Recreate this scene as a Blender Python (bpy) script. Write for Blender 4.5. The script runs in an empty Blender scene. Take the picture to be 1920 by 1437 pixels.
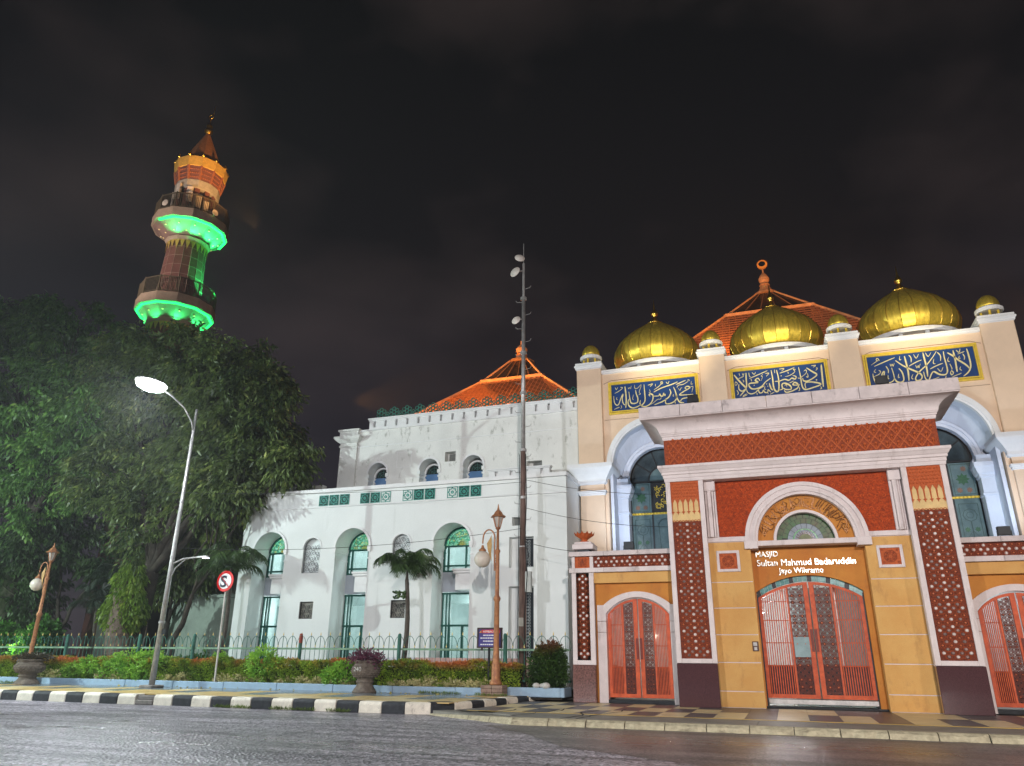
import bpy, math, random
import numpy as np
from math import sin, cos, pi, radians, sqrt, atan2
from mathutils import Vector, Matrix
random.seed(7); rng = np.random.default_rng(7)
S = bpy.context.scene; COL = S.collection
# ---------------------------------------------------------------- camera
cam_d = bpy.data.cameras.new('camera'); cam = bpy.data.objects.new('camera', cam_d); COL.objects.link(cam)
YAW, PITCH, ROLL = radians(19.5), radians(20.35), radians(0.5)
F_ = Vector((-sin(YAW)*cos(PITCH), cos(YAW)*cos(PITCH), sin(PITCH)))
R_ = Vector((cos(YAW), sin(YAW), 0)); U_ = R_.cross(F_)
R2 = R_*cos(ROLL)+U_*sin(ROLL); U2 = -R_*sin(ROLL)+U_*cos(ROLL)
cam.matrix_world = Matrix(((R2.x, U2.x, -F_.x, 0), (R2.y, U2.y, -F_.y, 0), (R2.z, U2.z, -F_.z, 1.5), (0, 0, 0, 1)))
cam_d.sensor_width = 36; cam_d.lens = 1385/1920*36; cam_d.clip_start = .1; cam_d.clip_end = 3000
S.camera = cam
# ---------------------------------------------------------------- night sky
W = bpy.data.worlds.new('World'); S.world = W; W.use_nodes = True
nt = W.node_tree; nt.nodes.clear()
def wn(t, **k):
    n = nt.nodes.new(t)
    for a, b in k.items(): setattr(n, a, b)
    return n
tc = wn('ShaderNodeTexCoord'); sp = wn('ShaderNodeSeparateXYZ'); nt.links.new(tc.outputs['Generated'], sp.inputs[0])
ramp = wn('ShaderNodeValToRGB'); nt.links.new(sp.outputs['Z'], ramp.inputs[0])
e = ramp.color_ramp.elements
e[0].position = 0.0; e[0].color = (.032, .029, .038, 1); e[1].position = .75; e[1].color = (.0018, .0020, .0022, 1)
m_ = e.new(.28); m_.color = (.016, .0135, .0185, 1); m2_ = e.new(.48); m2_.color = (.0055, .0048, .0062, 1)
mp = wn('ShaderNodeMapping'); mp.inputs['Scale'].default_value = (1.3, 1.3, 2.6); nt.links.new(tc.outputs['Generated'], mp.inputs[0])
no = wn('ShaderNodeTexNoise'); no.inputs['Scale'].default_value = 2.1; no.inputs['Detail'].default_value = 5; nt.links.new(mp.outputs[0], no.inputs['Vector'])
cr = wn('ShaderNodeValToRGB'); cr.color_ramp.elements[0].position = .48; cr.color_ramp.elements[1].position = .74
cr.color_ramp.elements[0].color = (0, 0, 0, 1); cr.color_ramp.elements[1].color = (.021, .0145, .0135, 1)
nt.links.new(no.outputs['Fac'], cr.inputs[0])
ad = wn('ShaderNodeMix', data_type='RGBA', blend_type='ADD'); ad.inputs[0].default_value = 1
nt.links.new(ramp.outputs[0], ad.inputs[6]); nt.links.new(cr.outputs[0], ad.inputs[7])
bg = wn('ShaderNodeBackground'); bg.inputs[1].default_value = 1; nt.links.new(ad.outputs[2], bg.inputs[0])
wo = wn('ShaderNodeOutputWorld'); nt.links.new(bg.outputs[0], wo.inputs[0])
S.view_settings.view_transform = 'Standard'; S.view_settings.look = 'None'; S.view_settings.exposure = 0; S.view_settings.gamma = 1
try: S.cycles.use_light_tree = True; S.cycles.max_bounces = 6; S.cycles.transparent_max_bounces = 12; S.cycles.sample_clamp_indirect = 4
except Exception: pass
# ---------------------------------------------------------------- lamps (power in W, colour)
def light(name, kind, loc, power, col, size=.2, aim=None, spot=None, blend=.5, parent=None):
    d = bpy.data.lights.new(name, kind); d.energy = power; d.color = col
    if kind == 'AREA': d.size = size
    else: d.shadow_soft_size = size
    if kind == 'SPOT': d.spot_size = radians(spot); d.spot_blend = blend
    o = bpy.data.objects.new(name, d); COL.objects.link(o); o.location = loc
    if aim is not None:
        v = Vector(aim)-Vector(loc); o.rotation_euler = v.to_track_quat('-Z', 'Y').to_euler()
    if parent:
        o.parent = parent; o.location = Vector(loc)-parent.location
    return o
WARMW = (1, .90, .84); COOL = (.86, .95, 1); NEUT = (1, .97, .95); GREEN = (.03, 1, .22); ORANGE = (1, .42, .08); BLUEW = (.62, .78, 1)
# street lamps of the road (the one in the picture and its neighbours along the same kerbs)
light('street_lamp_light', 'POINT', (-22.8, 21.2, 11.22), 350, COOL, .22)
light('street_lamp_light', 'SPOT', (-22.8, 21.2, 11.2), 4600, COOL, .25, (-22.8, 13.5, 0), 158, .7)   # thrown forward over the road
LAMPS_OFF = [((-40, 11, 9.6), 18500, (.80, .97, .93)), ((-14, -7, 9.0), 14500, (.92, .94, 1)), ((7, -15, 11.0), 38000, (1, .91, .87)), ((22, 4, 9.5), 6500, (1, .9, .8))]
for i_, (l_, p_, c_) in enumerate(LAMPS_OFF):
    light('street_lamp_light', 'SPOT', l_, p_, c_, .1 if i_ == 0 else .25, [(-24, 30, 4), (-13, 20, 4), (2.2, 25, 6), (22, 20, 3)][i_], [140, 150, 62, 150][i_], [.5, .6, .85, .6][i_])
# flood lamps standing behind the gate's cornice and on the balcony decks
for x_ in (-2.55, 5.62):
    light('flood_light', 'SPOT', (x_, 24.9, 9.75), 2300, (1, .85, .55), .12, (x_+(-1.8 if x_ < 0 else .8), 33, 17.2), 46, .9)
light('flood_light', 'SPOT', (.9, 24.9, 9.75), 2100, (1, .85, .55), .12, (1, 33, 17.2), 46, .9)
for x_ in (-5.6, 7.4):
    light('flood_light', 'SPOT', (x_, 28.4, 5.35), 420, BLUEW, .12, (x_+(1.0 if x_ < 0 else -1.0), 31.5, 9.5), 125, .8)
light('roof_flood_light', 'SPOT', (-20.5, 32.2, 14.2), 9000, ORANGE, .2, (-14, 37.5, 15.6), 70, .7)
light('roof_flood_light', 'SPOT', (-13.4, 33, 13.3), 3500, ORANGE, .2, (-13.5, 40, 17.5), 70, .7)
light('roof_flood_light', 'SPOT', (14, 36, 16), 8000, ORANGE, .2, (2.5, 44, 20), 80, .7)
light('roof_flood_light', 'SPOT', (-2, 36, 17), 3400, ORANGE, .2, (1, 46, 23), 60, .7)
light('minaret_flood_light', 'SPOT', (-36, 41, 33), 14000, (1,.50,.16), .3, (-47, 45, 47.2), 42, .7)
light('minaret_flood_light', 'SPOT', (-54, 26, 26), 16000, (1, .80, .66), .3, (-47, 45, 38), 52, .7)
# ---------------------------------------------------------------- materials
MATS = {}
def mat(name, col, rough=.7, metal=0, var=.12, vscale=3, bump=.1, bscale=40, col2=None, emit=None, estr=0, stain=None, spec=.3, coat=0, mapscale=None, fac2=(.35, .65)):
    if name in MATS: return MATS[name]
    m = bpy.data.materials.new(name); m.use_nodes = True; t = m.node_tree; b = t.nodes['Principled BSDF']
    b.inputs['Roughness'].default_value = rough; b.inputs['Metallic'].default_value = metal
    b.inputs['Specular IOR Level'].default_value = spec; b.inputs['Coat Weight'].default_value = coat
    tcn = t.nodes.new('ShaderNodeTexCoord'); geo = t.nodes.new('ShaderNodeNewGeometry')
    src = geo.outputs['Position']
    if mapscale:
        mm = t.nodes.new('ShaderNodeMapping'); mm.inputs['Scale'].default_value = mapscale; t.links.new(src, mm.inputs[0]); src = mm.outputs[0]
    n = t.nodes.new('ShaderNodeTexNoise'); n.inputs['Scale'].default_value = vscale; n.inputs['Detail'].default_value = 6; n.inputs['Roughness'].default_value = .65
    t.links.new(src, n.inputs['Vector'])
    r = t.nodes.new('ShaderNodeValToRGB'); t.links.new(n.outputs['Fac'], r.inputs[0])
    c2 = col2 if col2 else tuple(c*(1-var*2) for c in col)
    r.color_ramp.elements[0].position = fac2[0]; r.color_ramp.elements[1].position = fac2[1]
    r.color_ramp.elements[0].color = (*c2, 1); r.color_ramp.elements[1].color = (*(min(1, c*(1+(0 if col2 else var*.5))) for c in col), 1)
    out = r.outputs[0]
    if stain:      # (colour, amount, threshold, scale vector)
        mp2 = t.nodes.new('ShaderNodeMapping'); mp2.inputs['Scale'].default_value = stain[3]; t.links.new(geo.outputs['Position'], mp2.inputs[0])
        n2 = t.nodes.new('ShaderNodeTexNoise'); n2.inputs['Scale'].default_value = 1; n2.inputs['Detail'].default_value = 8; n2.inputs['Roughness'].default_value = .7
        t.links.new(mp2.outputs[0], n2.inputs['Vector'])
        r2 = t.nodes.new('ShaderNodeValToRGB'); r2.color_ramp.elements[0].position = stain[2]; r2.color_ramp.elements[1].position = stain[2]+.16
        r2.color_ramp.elements[0].color = (0, 0, 0, 1); r2.color_ramp.elements[1].color = (stain[1],)*3+(1,)
        t.links.new(n2.outputs['Fac'], r2.inputs[0])
        mx = t.nodes.new('ShaderNodeMix'); mx.data_type = 'RGBA'; t.links.new(r2.outputs[0], mx.inputs[0]); t.links.new(out, mx.inputs[6]); mx.inputs[7].default_value = (*stain[0], 1)
        out = mx.outputs[2]
    t.links.new(out, b.inputs['Base Color'])
    if bump:
        n3 = t.nodes.new('ShaderNodeTexNoise'); n3.inputs['Scale'].default_value = bscale; n3.inputs['Detail'].default_value = 4; t.links.new(geo.outputs['Position'], n3.inputs['Vector'])
        bp = t.nodes.new('ShaderNodeBump'); bp.inputs['Strength'].default_value = bump; bp.inputs['Distance'].default_value = .02
        t.links.new(n3.outputs['Fac'], bp.inputs['Height']); t.links.new(bp.outputs[0], b.inputs['Normal'])
    if emit:
        b.inputs['Emission Color'].default_value = (*emit, 1); b.inputs['Emission Strength'].default_value = estr
    MATS[name] = m; return m
def leafmat(name, c1, c2, c3=None, trans=.35, vscale=.8, rough=.45, tip=None):
    if name in MATS: return MATS[name]
    m = bpy.data.materials.new(name); m.use_nodes = True; t = m.node_tree; b = t.nodes['Principled BSDF']
    b.inputs['Roughness'].default_value = rough
    geo = t.nodes.new('ShaderNodeNewGeometry'); n = t.nodes.new('ShaderNodeTexNoise'); n.inputs['Scale'].default_value = vscale; n.inputs['Detail'].default_value = 3
    t.links.new(geo.outputs['Position'], n.inputs['Vector'])
    wnz = t.nodes.new('ShaderNodeTexWhiteNoise'); wnz.noise_dimensions = '1D'; t.links.new(geo.outputs['Random Per Island'], wnz.inputs['W'])
    a = t.nodes.new('ShaderNodeMath'); a.operation = 'MULTIPLY_ADD'; a.inputs[1].default_value = .45; t.links.new(wnz.outputs['Value'], a.inputs[0])
    s_ = t.nodes.new('ShaderNodeMath'); s_.operation = 'MULTIPLY_ADD'; s_.inputs[1].default_value = 1.2; s_.inputs[2].default_value = -.33; t.links.new(n.outputs['Fac'], s_.inputs[0])
    t.links.new(s_.outputs[0], a.inputs[2])
    r = t.nodes.new('ShaderNodeValToRGB'); t.links.new(a.outputs[0], r.inputs[0])
    r.color_ramp.elements[0].position = .15; r.color_ramp.elements[0].color = (*c1, 1); r.color_ramp.elements[1].position = .75; r.color_ramp.elements[1].color = (*c2, 1)
    if c3: q = r.color_ramp.elements.new(.93); q.color = (*c3, 1)
    out = r.outputs[0]
    if tip:    # (colour, z0, z1): young red leaves growing at the top of the shrub
        sx = t.nodes.new('ShaderNodeSeparateXYZ'); t.links.new(geo.outputs['Position'], sx.inputs[0])
        mr = t.nodes.new('ShaderNodeMapRange'); mr.inputs[1].default_value = tip[1]; mr.inputs[2].default_value = tip[2]; t.links.new(sx.outputs['Z'], mr.inputs[0])
        mu = t.nodes.new('ShaderNodeMath'); mu.operation = 'MULTIPLY'; t.links.new(mr.outputs[0], mu.inputs[0])
        n4 = t.nodes.new('ShaderNodeTexNoise'); n4.inputs['Scale'].default_value = 1.1; t.links.new(geo.outputs['Position'], n4.inputs['Vector'])
        m4 = t.nodes.new('ShaderNodeMapRange'); m4.inputs[1].default_value = .42; m4.inputs[2].default_value = .6; t.links.new(n4.outputs['Fac'], m4.inputs[0]); t.links.new(m4.outputs[0], mu.inputs[1])
        mx = t.nodes.new('ShaderNodeMix'); mx.data_type = 'RGBA'; t.links.new(mu.outputs[0], mx.inputs[0]); t.links.new(out, mx.inputs[6]); mx.inputs[7].default_value = (*tip[0], 1); out = mx.outputs[2]
    t.links.new(out, b.inputs['Base Color'])
    tr = t.nodes.new('ShaderNodeBsdfTranslucent'); t.links.new(out, tr.inputs[0])
    ms = t.nodes.new('ShaderNodeMixShader'); ms.inputs[0].default_value = trans
    t.links.new(b.outputs[0], ms.inputs[1]); t.links.new(tr.outputs[0], ms.inputs[2]); t.links.new(ms.outputs[0], t.nodes['Material Output'].inputs[0])
    MATS[name] = m; return m
def glass(name, tint, gloss=.12, frost=0.0, frostcol=(.5, .6, .6), pattern=None):
    if name in MATS: return MATS[name]
    m = bpy.data.materials.new(name); m.use_nodes = True; t = m.node_tree; t.nodes.remove(t.nodes['Principled BSDF'])
    tr = t.nodes.new('ShaderNodeBsdfTransparent'); tr.inputs[0].default_value = (*tint, 1)
    gl = t.nodes.new('ShaderNodeBsdfGlossy'); gl.inputs['Roughness'].default_value = .05
    df = t.nodes.new('ShaderNodeBsdfTranslucent'); df.inputs[0].default_value = (*frostcol, 1)
    dd = t.nodes.new('ShaderNodeBsdfDiffuse'); dd.inputs[0].default_value = (*frostcol, 1)
    if pattern:
        geo = t.nodes.new('ShaderNodeNewGeometry'); v = t.nodes.new('ShaderNodeTexVoronoi'); v.inputs['Scale'].default_value = pattern[0]
        t.links.new(geo.outputs['Position'], v.inputs['Vector']); r = t.nodes.new('ShaderNodeValToRGB'); r.color_ramp.interpolation = 'CONSTANT'
        sx = t.nodes.new('ShaderNodeSeparateColor'); t.links.new(v.outputs['Color'], sx.inputs[0]); t.links.new(sx.outputs[0], r.inputs[0])
        cs = pattern[1]
        r.color_ramp.elements[0].color = (*cs[0], 1); r.color_ramp.elements[1].color = (*cs[1], 1); r.color_ramp.elements[1].position = 1/len(cs)
        for i, c in enumerate(cs[2:]): q = r.color_ramp.elements.new((i+2)/len(cs)); q.color = (*c, 1)
        for n in (tr, df, dd): t.links.new(r.outputs[0], n.inputs[0])
    m1 = t.nodes.new('ShaderNodeMixShader'); m1.inputs[0].default_value = .5; t.links.new(df.outputs[0], m1.inputs[1]); t.links.new(dd.outputs[0], m1.inputs[2])
    m2 = t.nodes.new('ShaderNodeMixShader'); m2.inputs[0].default_value = frost; t.links.new(tr.outputs[0], m2.inputs[1]); t.links.new(m1.outputs[0], m2.inputs[2])
    m3 = t.nodes.new('ShaderNodeMixShader'); m3.inputs[0].default_value = gloss; t.links.new(m2.outputs[0], m3.inputs[1]); t.links.new(gl.outputs[0], m3.inputs[2])
    t.links.new(m3.outputs[0], t.nodes['Material Output'].inputs[0]); MATS[name] = m; return m
WHITE = mat('cool_white_plaster', (.74, .77, .76), .75, 0, .03, .6, .12, 30, stain=((.36, .38, .35), .42, .60, (3.2, 3.2, .16)))
WHITE_OLD = mat('weathered_white_plaster', (.74, .75, .72), .8, 0, .05, .8, .15, 30, stain=((.17, .18, .14), .85, .575, (3.4, 3.4, 1.5)))
WTRIM = mat('white_trim_paint', (.76, .77, .77), .6, 0, .03, 2, .06, 40)
GTRIM = mat('pinkish_white_gate_paint', (.70, .62, .61), .7, 0, .06, 2, .12, 30, stain=((.30, .23, .21), .55, .555, (3.2, 3.2, .8)))
GDIRTY = mat('mould_stained_gate_paint', (.62, .54, .53), .7, 0, .08, 3, .1, 40, stain=((.12, .09, .09), .9, .56, (2.4, 2.4, 1.6)))
BEIGE = mat('beige_facade_paint', (.78, .59, .42), .75, 0, .05, .7, .08, 30, stain=((.46, .34, .26), .4, .66, (1.5, 1.5, .3)))
OCHRE = mat('ochre_wall_paint', (.65, .39, .13), .7, 0, .08, .9, .1, 25, col2=(.56, .28, .075), fac2=(.25, .7), stain=((.30, .13, .05), .42, .545, (2.4, 2.4, 1.1)))
OCHRE2 = mat('deep_ochre_wall_paint', (.56, .235, .035), .65, 0, .1, .8, .08, 25, col2=(.46, .15, .02), stain=((.24,.09,.03), .45, .56, (2.2,2.2,1.4)))
GRANITE = mat('polished_maroon_granite', (.10, .045, .05), .12, 0, .3, 60, .02, 80, coat=.4)
TERRA = mat('terracotta_relief', (.36, .065, .016), .7, 0, .2, 16, .5, 60, col2=(.17, .03, .01))
TERRA_D = mat('dark_terracotta_ground', (.25, .05, .02), .7, 0, .3, 22, .8, 55, col2=(.09, .018, .010))
TERRA_L = mat('bright_terracotta', (.50, .10, .022), .65, 0, .15, 20, .3, 60)
REDREL = mat('scrolled_red_relief', (.50, .065, .008), .8, 0, .25, 20, 1.0, 26, col2=(.20, .028, .008))
CREAM = mat('cream_stucco', (.70, .50, .22), .6, 0, .08, 5, .1, 40)
CERW = mat('white_ceramic', (.72, .62, .58), .3, 0, .15, 8, .05, 40)
CERG = mat('grey_ceramic', (.30, .19, .17), .35, 0, .3, 8, .05, 40)
CERO = mat('orange_ceramic', (.68, .17, .045), .35, 0, .2, 9, .05, 40)
ORANGEM = mat('orange_enamelled_steel', (.64, .11, .032), .5, 0, .1, 6, .12, 60, col2=(.44, .065, .02))
LATT = mat('maroon_lattice_metal', (.17, .035, .02), .45, 0, .2, 12, .1, 60)
TEAL = mat('teal_green_metal', (.008, .085, .065), .4, 0, .15, 5, .05, 60)
TEALTILE = mat('teal_glazed_tile', (.16, .36, .36), .2, 0, .3, 6, .05, 30, col2=(.07, .20, .19))
DARKM = mat('dark_metal', (.02, .022, .025), .4, .4, .2, 5, .05, 60)
STEEL = mat('galvanised_steel', (.46, .45, .44), .42, .55, .15, 6, .05, 60)
GOLD = mat('brushed_gold_sheet', (.78, .58, .08), .40, .75, .18, 5, .1, 26, mapscale=(2, 2, .25))
GOLD2 = mat('gold_leaf', (.85, .55, .10), .3, 1, .1, 4, .03, 30)
GOLDP = mat('gold_painted_frame', (.80, .56, .06), .4, .1, .1, 6, .1, 30)
CALLI = mat('pale_gold_lettering', (.86, .74, .36), .4, .1, .06, 6, .03, 30)
BLUEP = mat('royal_blue_panel', (.010, .050, .185), .4, 0, .1, 4, .04, 30)
BRONZE = mat('bronze_relief', (.42, .19, .06), .35, .35, .25, 14, .3, 50, col2=(.20, .08, .03))
ROOFT = mat('red_clay_roof_tiles', (.66, .25, .10), .7, 0, .25, 9, .25, 30, col2=(.42, .13, .06))
def bump_waves(m, sc, dist, vec):
    t = m.node_tree; b = t.nodes['Principled BSDF']; old = b.inputs['Normal'].links[0].from_node
    geo = t.nodes.new('ShaderNodeNewGeometry'); w = t.nodes.new('ShaderNodeTexWave'); w.bands_direction = vec; w.inputs['Scale'].default_value = sc; w.wave_profile = 'SAW'
    t.links.new(geo.outputs['Position'], w.inputs['Vector']); bp = t.nodes.new('ShaderNodeBump'); bp.inputs['Strength'].default_value = .8; bp.inputs['Distance'].default_value = dist
    t.links.new(w.outputs['Fac'], bp.inputs['Height']); t.links.new(old.outputs[0], bp.inputs['Normal']); t.links.new(bp.outputs[0], b.inputs['Normal'])
# ---------------------------------------------------------------- mesh helpers
class MB:
    def __init__(s): s.v = []; s.f = []
    def add(s, vs, fs):
        n = len(s.v); s.v += [tuple(v) for v in vs]; s.f += [tuple(i+n for i in f) for f in fs]; return s
    def box(s, x0, x1, y0, y1, z0, z1):
        return s.add([(x0,y0,z0),(x1,y0,z0),(x1,y1,z0),(x0,y1,z0),(x0,y0,z1),(x1,y0,z1),(x1,y1,z1),(x0,y1,z1)],
                     [(0,3,2,1),(4,5,6,7),(0,1,5,4),(1,2,6,5),(2,3,7,6),(3,0,4,7)])
    def bar(s, a, b, w, d=None):
        a, b = Vector(a), Vector(b); t = (b-a).normalized(); up = Vector((0,0,1)) if abs(t.z) < .95 else Vector((0,1,0))
        u = t.cross(up).normalized()*w/2; v = t.cross(u).normalized()*(d or w)/2
        return s.add([a-u-v,a+u-v,a+u+v,a-u+v,b-u-v,b+u-v,b+u+v,b-u+v],[(0,3,2,1),(4,5,6,7),(0,1,5,4),(1,2,6,5),(2,3,7,6),(3,0,4,7)])
    def tube(s, pts, rad, n=8, cap=True):
        pts = [Vector(p) for p in pts]; k = len(pts); rs = rad if isinstance(rad, (list, tuple)) else [rad]*k
        t0 = (pts[1]-pts[0]).normalized(); ref = Vector((0,0,1)) if abs(t0.z) < .9 else Vector((1,0,0)); u = t0.cross(ref).normalized(); vs = []
        for i, p in enumerate(pts):
            t = (pts[min(i+1,k-1)]-pts[max(i-1,0)]).normalized(); u = (u-t*u.dot(t)).normalized(); w = t.cross(u)
            vs += [p+(u*cos(2*pi*j/n)+w*sin(2*pi*j/n))*rs[i] for j in range(n)]
        fs = [(i*n+j, i*n+(j+1)%n, (i+1)*n+(j+1)%n, (i+1)*n+j) for i in range(k-1) for j in range(n)]
        if cap: fs += [tuple(range(n-1,-1,-1)), tuple((k-1)*n+j for j in range(n))]
        return s.add(vs, fs)
    def lathe(s, prof, c=(0,0,0), n=24, a0=0, rib=None):
        vs = []
        for r, z in prof:
            for j in range(n):
                a = a0+2*pi*j/n; rr = r*(rib(a) if rib else 1); vs.append((c[0]+rr*cos(a), c[1]+rr*sin(a), c[2]+z))
        k = len(prof); fs = [(i*n+j, i*n+(j+1)%n, (i+1)*n+(j+1)%n, (i+1)*n+j) for i in range(k-1) for j in range(n)]
        fs += [tuple(range(n-1,-1,-1)), tuple((k-1)*n+j for j in range(n))]
        return s.add(vs, fs)
    def prism(s, poly, y0, y1):      # polygon in XZ (list of (x,z)), extruded along Y
        n = len(poly); vs = [(x,y0,z) for x,z in poly]+[(x,y1,z) for x,z in poly]
        return s.add(vs, [tuple(range(n)), tuple(range(2*n-1,n-1,-1))]+[(i,(i+1)%n+0,(i+1)%n+n,i+n)[::-1] for i in range(n)])
    def slab(s, poly, z0, z1):       # polygon in XY
        n = len(poly); vs = [(x,y,z0) for x,y in poly]+[(x,y,z1) for x,y in poly]
        return s.add(vs, [tuple(range(n-1,-1,-1)), tuple(range(n,2*n))]+[(i,(i+1)%n,(i+1)%n+n,i+n) for i in range(n)])
    def ring(s, cx, cz, r0, r1, y0, y1, a0=0, a1=pi, n=32):   # arch band in XZ extruded in Y
        full = abs(a1-a0-2*pi) < 1e-6; m = n if full else n+1; vs = []
        for i in range(m):
            a = a0+(a1-a0)*i/n; c_, s_ = cos(a), sin(a)
            vs += [(cx+r0*c_,y0,cz+r0*s_),(cx+r1*c_,y0,cz+r1*s_),(cx+r1*c_,y1,cz+r1*s_),(cx+r0*c_,y1,cz+r0*s_)]
        fs = []
        for i in range(n):
            a, b = 4*i, 4*((i+1)%m)
            for k in range(4): fs.append((a+k, b+k, b+(k+1)%4, a+(k+1)%4))
        if not full: fs += [(0,1,2,3),(4*n+3,4*n+2,4*n+1,4*n)]
        return s.add(vs, fs)
    def fan(s, cx, cz, r, y, a0=0, a1=pi, n=24, y1=None):
        poly = [(cx+r*cos(a0+(a1-a0)*i/n), cz+r*sin(a0+(a1-a0)*i/n)) for i in range(n+1)]
        if y1 is not None: return s.prism(poly, y, y1)
        return s.add([(x,y,z) for x,z in poly], [tuple(range(n+1))])
    def mould(s, x0, x1, yf, yb, prof, cap=True):   # mitred profile round front + two sides; prof = [(out, z)] bottom to top
        vs = []
        for o, z in prof: vs += [(x0-o,yb,z),(x0-o,yf-o,z),(x1+o,yf-o,z),(x1+o,yb,z)]
        fs = []
        for i in range(len(prof)-1):
            a, b = 4*i, 4*i+4
            for k in range(4): fs.append((a+k, a+(k+1)%4, b+(k+1)%4, b+k))
        if cap: n = 4*(len(prof)-1); fs += [(3,2,1,0),(n,n+1,n+2,n+3)]
        return s.add(vs, fs)
    def mesh(s, name):
        me = bpy.data.meshes.new(name); me.from_pydata(s.v, [], s.f); me.update(); return me
    def build(s, name, m, parent=None, smooth=False, bevel=0, **tags):
        me = s.mesh(name)
        if isinstance(m, (list, tuple)):
            for q in m: me.materials.append(q)
        else: me.materials.append(m)
        if smooth: me.polygons.foreach_set('use_smooth', [True]*len(me.polygons))
        return put(name, me, parent, bevel=bevel, **tags)
WLOC = {}
def put(name, me, parent=None, loc=None, rot=None, scale=None, bevel=0, **tags):
    o = bpy.data.objects.new(name, me); COL.objects.link(o)
    if loc is not None: o.location = loc
    if rot is not None: o.rotation_euler = rot
    if scale is not None: o.scale = scale
    if bevel: b = o.modifiers.new('bevel', 'BEVEL'); b.width = bevel; b.segments = 1; b.limit_method = 'ANGLE'
    for k, v in tags.items(): o[k] = v
    if parent is not None:
        o.parent = parent; o.matrix_parent_inverse = Matrix.Translation(-Vector(WLOC.get(parent.name, (0,0,0))))
    WLOC[o.name] = tuple(loc) if loc is not None else (0,0,0)
    return o
def thing(name, label, cat, loc=(0,0,0), group=None):
    o = bpy.data.objects.new(name, None); COL.objects.link(o); o.location = loc; o.empty_display_size = .3; WLOC[o.name] = tuple(loc)
    o['label'] = label; o['category'] = cat
    if group: o['group'] = group
    return o
def tag(o, label=None, cat=None, group=None, kind=None):
    if label: o['label'] = label
    if cat: o['category'] = cat
    if group: o['group'] = group
    if kind: o['kind'] = kind
    return o
def dup(root, loc, label=None):
    r = root.copy(); COL.objects.link(r); r.location = loc
    if label: r['label'] = label
    for ch in list(root.children):
        c = ch.copy(); COL.objects.link(c); c.parent = r; c.matrix_parent_inverse = ch.matrix_parent_inverse.copy()
        for g in ch.children:
            d = g.copy(); COL.objects.link(d); d.parent = c; d.matrix_parent_inverse = g.matrix_parent_inverse.copy()
    return r
def sph(mb, c, r, n=8, k=5, sz=1):
    return mb.lathe([(max(.001, r*sin(pi*i/k)), -r*sz*cos(pi*i/k)) for i in range(k+1)], c, n)
def fastmesh(name, V, F, m, smooth=False):
    me = bpy.data.meshes.new(name); V = np.asarray(V, np.float32); F = np.asarray(F, np.int32); k = F.shape[1]
    me.vertices.add(len(V)); me.vertices.foreach_set('co', V.ravel()); me.loops.add(F.size); me.loops.foreach_set('vertex_index', F.ravel())
    me.polygons.add(len(F)); me.polygons.foreach_set('loop_start', np.arange(0, F.size, k, dtype=np.int32)); me.polygons.foreach_set('loop_total', np.full(len(F), k, np.int32))
    me.update(calc_edges=True); me.materials.append(m); return me
def norm(a): return a/np.maximum(1e-9, np.linalg.norm(a, axis=1, keepdims=True))
def leaves(P, D, Lr, Wr, jit=.5):
    """leaf quads at points P pointing along D (both Nx3)"""
    n = len(P); D = norm(D+rng.normal(0, jit, (n,3))); U = norm(np.cross(D, rng.normal(0,1,(n,3)))); N = np.cross(D, U)
    L = rng.uniform(*Lr, (n,1)); w = L*Wr*rng.uniform(.8,1.2,(n,1))
    V = np.stack([P, P+D*L*.5+U*w-N*L*.06, P+D*L-N*L*.15, P+D*L*.5-U*w-N*L*.06], 1).reshape(-1,3)
    return V, np.arange(4*n).reshape(-1,4)
def crown_mesh(name, lobes, n, m, per=11, Lr=(.22,.42), Wr=.17, spread=.42, inner=.72, down=.9, clump=0):
    """leaf sprays spread through ellipsoid lobes (cx,cy,cz,rx,ry,rz); clump > 0 gathers them in that many bunches of their own"""
    L = np.array(lobes, float); w = (L[:,3]*L[:,5])**.9; w /= w.sum()
    if clump:
        k = rng.choice(len(L), clump, p=w); d = norm(rng.normal(0,1,(clump,3))); r = rng.uniform(.62, 1.08, (clump,1))
        cc = L[k,:3]+d*r*L[k,3:6]; cr = rng.uniform(.45, 1.05, (clump,1))
        q = rng.choice(clump, n, p=(cr[:,0]**2)/(cr[:,0]**2).sum()); d2 = norm(rng.normal(0,1,(n,3))+d[q]*.8+np.array([0,0,.35]))
        C = cc[q]+d2*cr[q]*np.array([1,1,.62])*rng.uniform(.6,1.05,(n,1)); d = norm(d2+d[q]*.4)
    else:
        k = rng.choice(len(L), n, p=w)
        d = norm(rng.normal(0,1,(n,3))); r = rng.uniform(inner, 1.06, (n,1))*(1+.10*np.sin(d[:,:1]*7+k[:,None])*np.cos(d[:,2:]*6))
        C = L[k,:3]+d*r*L[k,3:6]+rng.normal(0,.07,(n,3))*L[k,3:4]
    ax = norm(d*np.array([1,1,.5])+np.array([0,0,-.15]))
    P = np.repeat(C, per, 0); A = np.repeat(ax, per, 0); t = rng.uniform(-1,1,(n*per,1))
    P = P+A*t*spread+rng.normal(0, .09, P.shape)*spread*2; P[:,2] -= (t[:,0]*spread)**2*.5
    D = A*.7+np.array([0,0,-down])+rng.normal(0,.35,P.shape)
    V, F = leaves(P, D, Lr, Wr, .15); return fastmesh(name, V, F, m), C
def limb(mb, a, b, r0, r1, wob=.4, n=8, seg=6):
    a, b = Vector(a), Vector(b); pts = []
    for i in range(seg+1):
        t = i/seg; p = a.lerp(b, t)+Vector((random.uniform(-1,1), random.uniform(-1,1), random.uniform(-.4,.4)))*wob*sin(pi*t)
        pts.append(p)
    mb.tube(pts, [r0+(r1-r0)*i/seg for i in range(seg+1)], n); return pts
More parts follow.
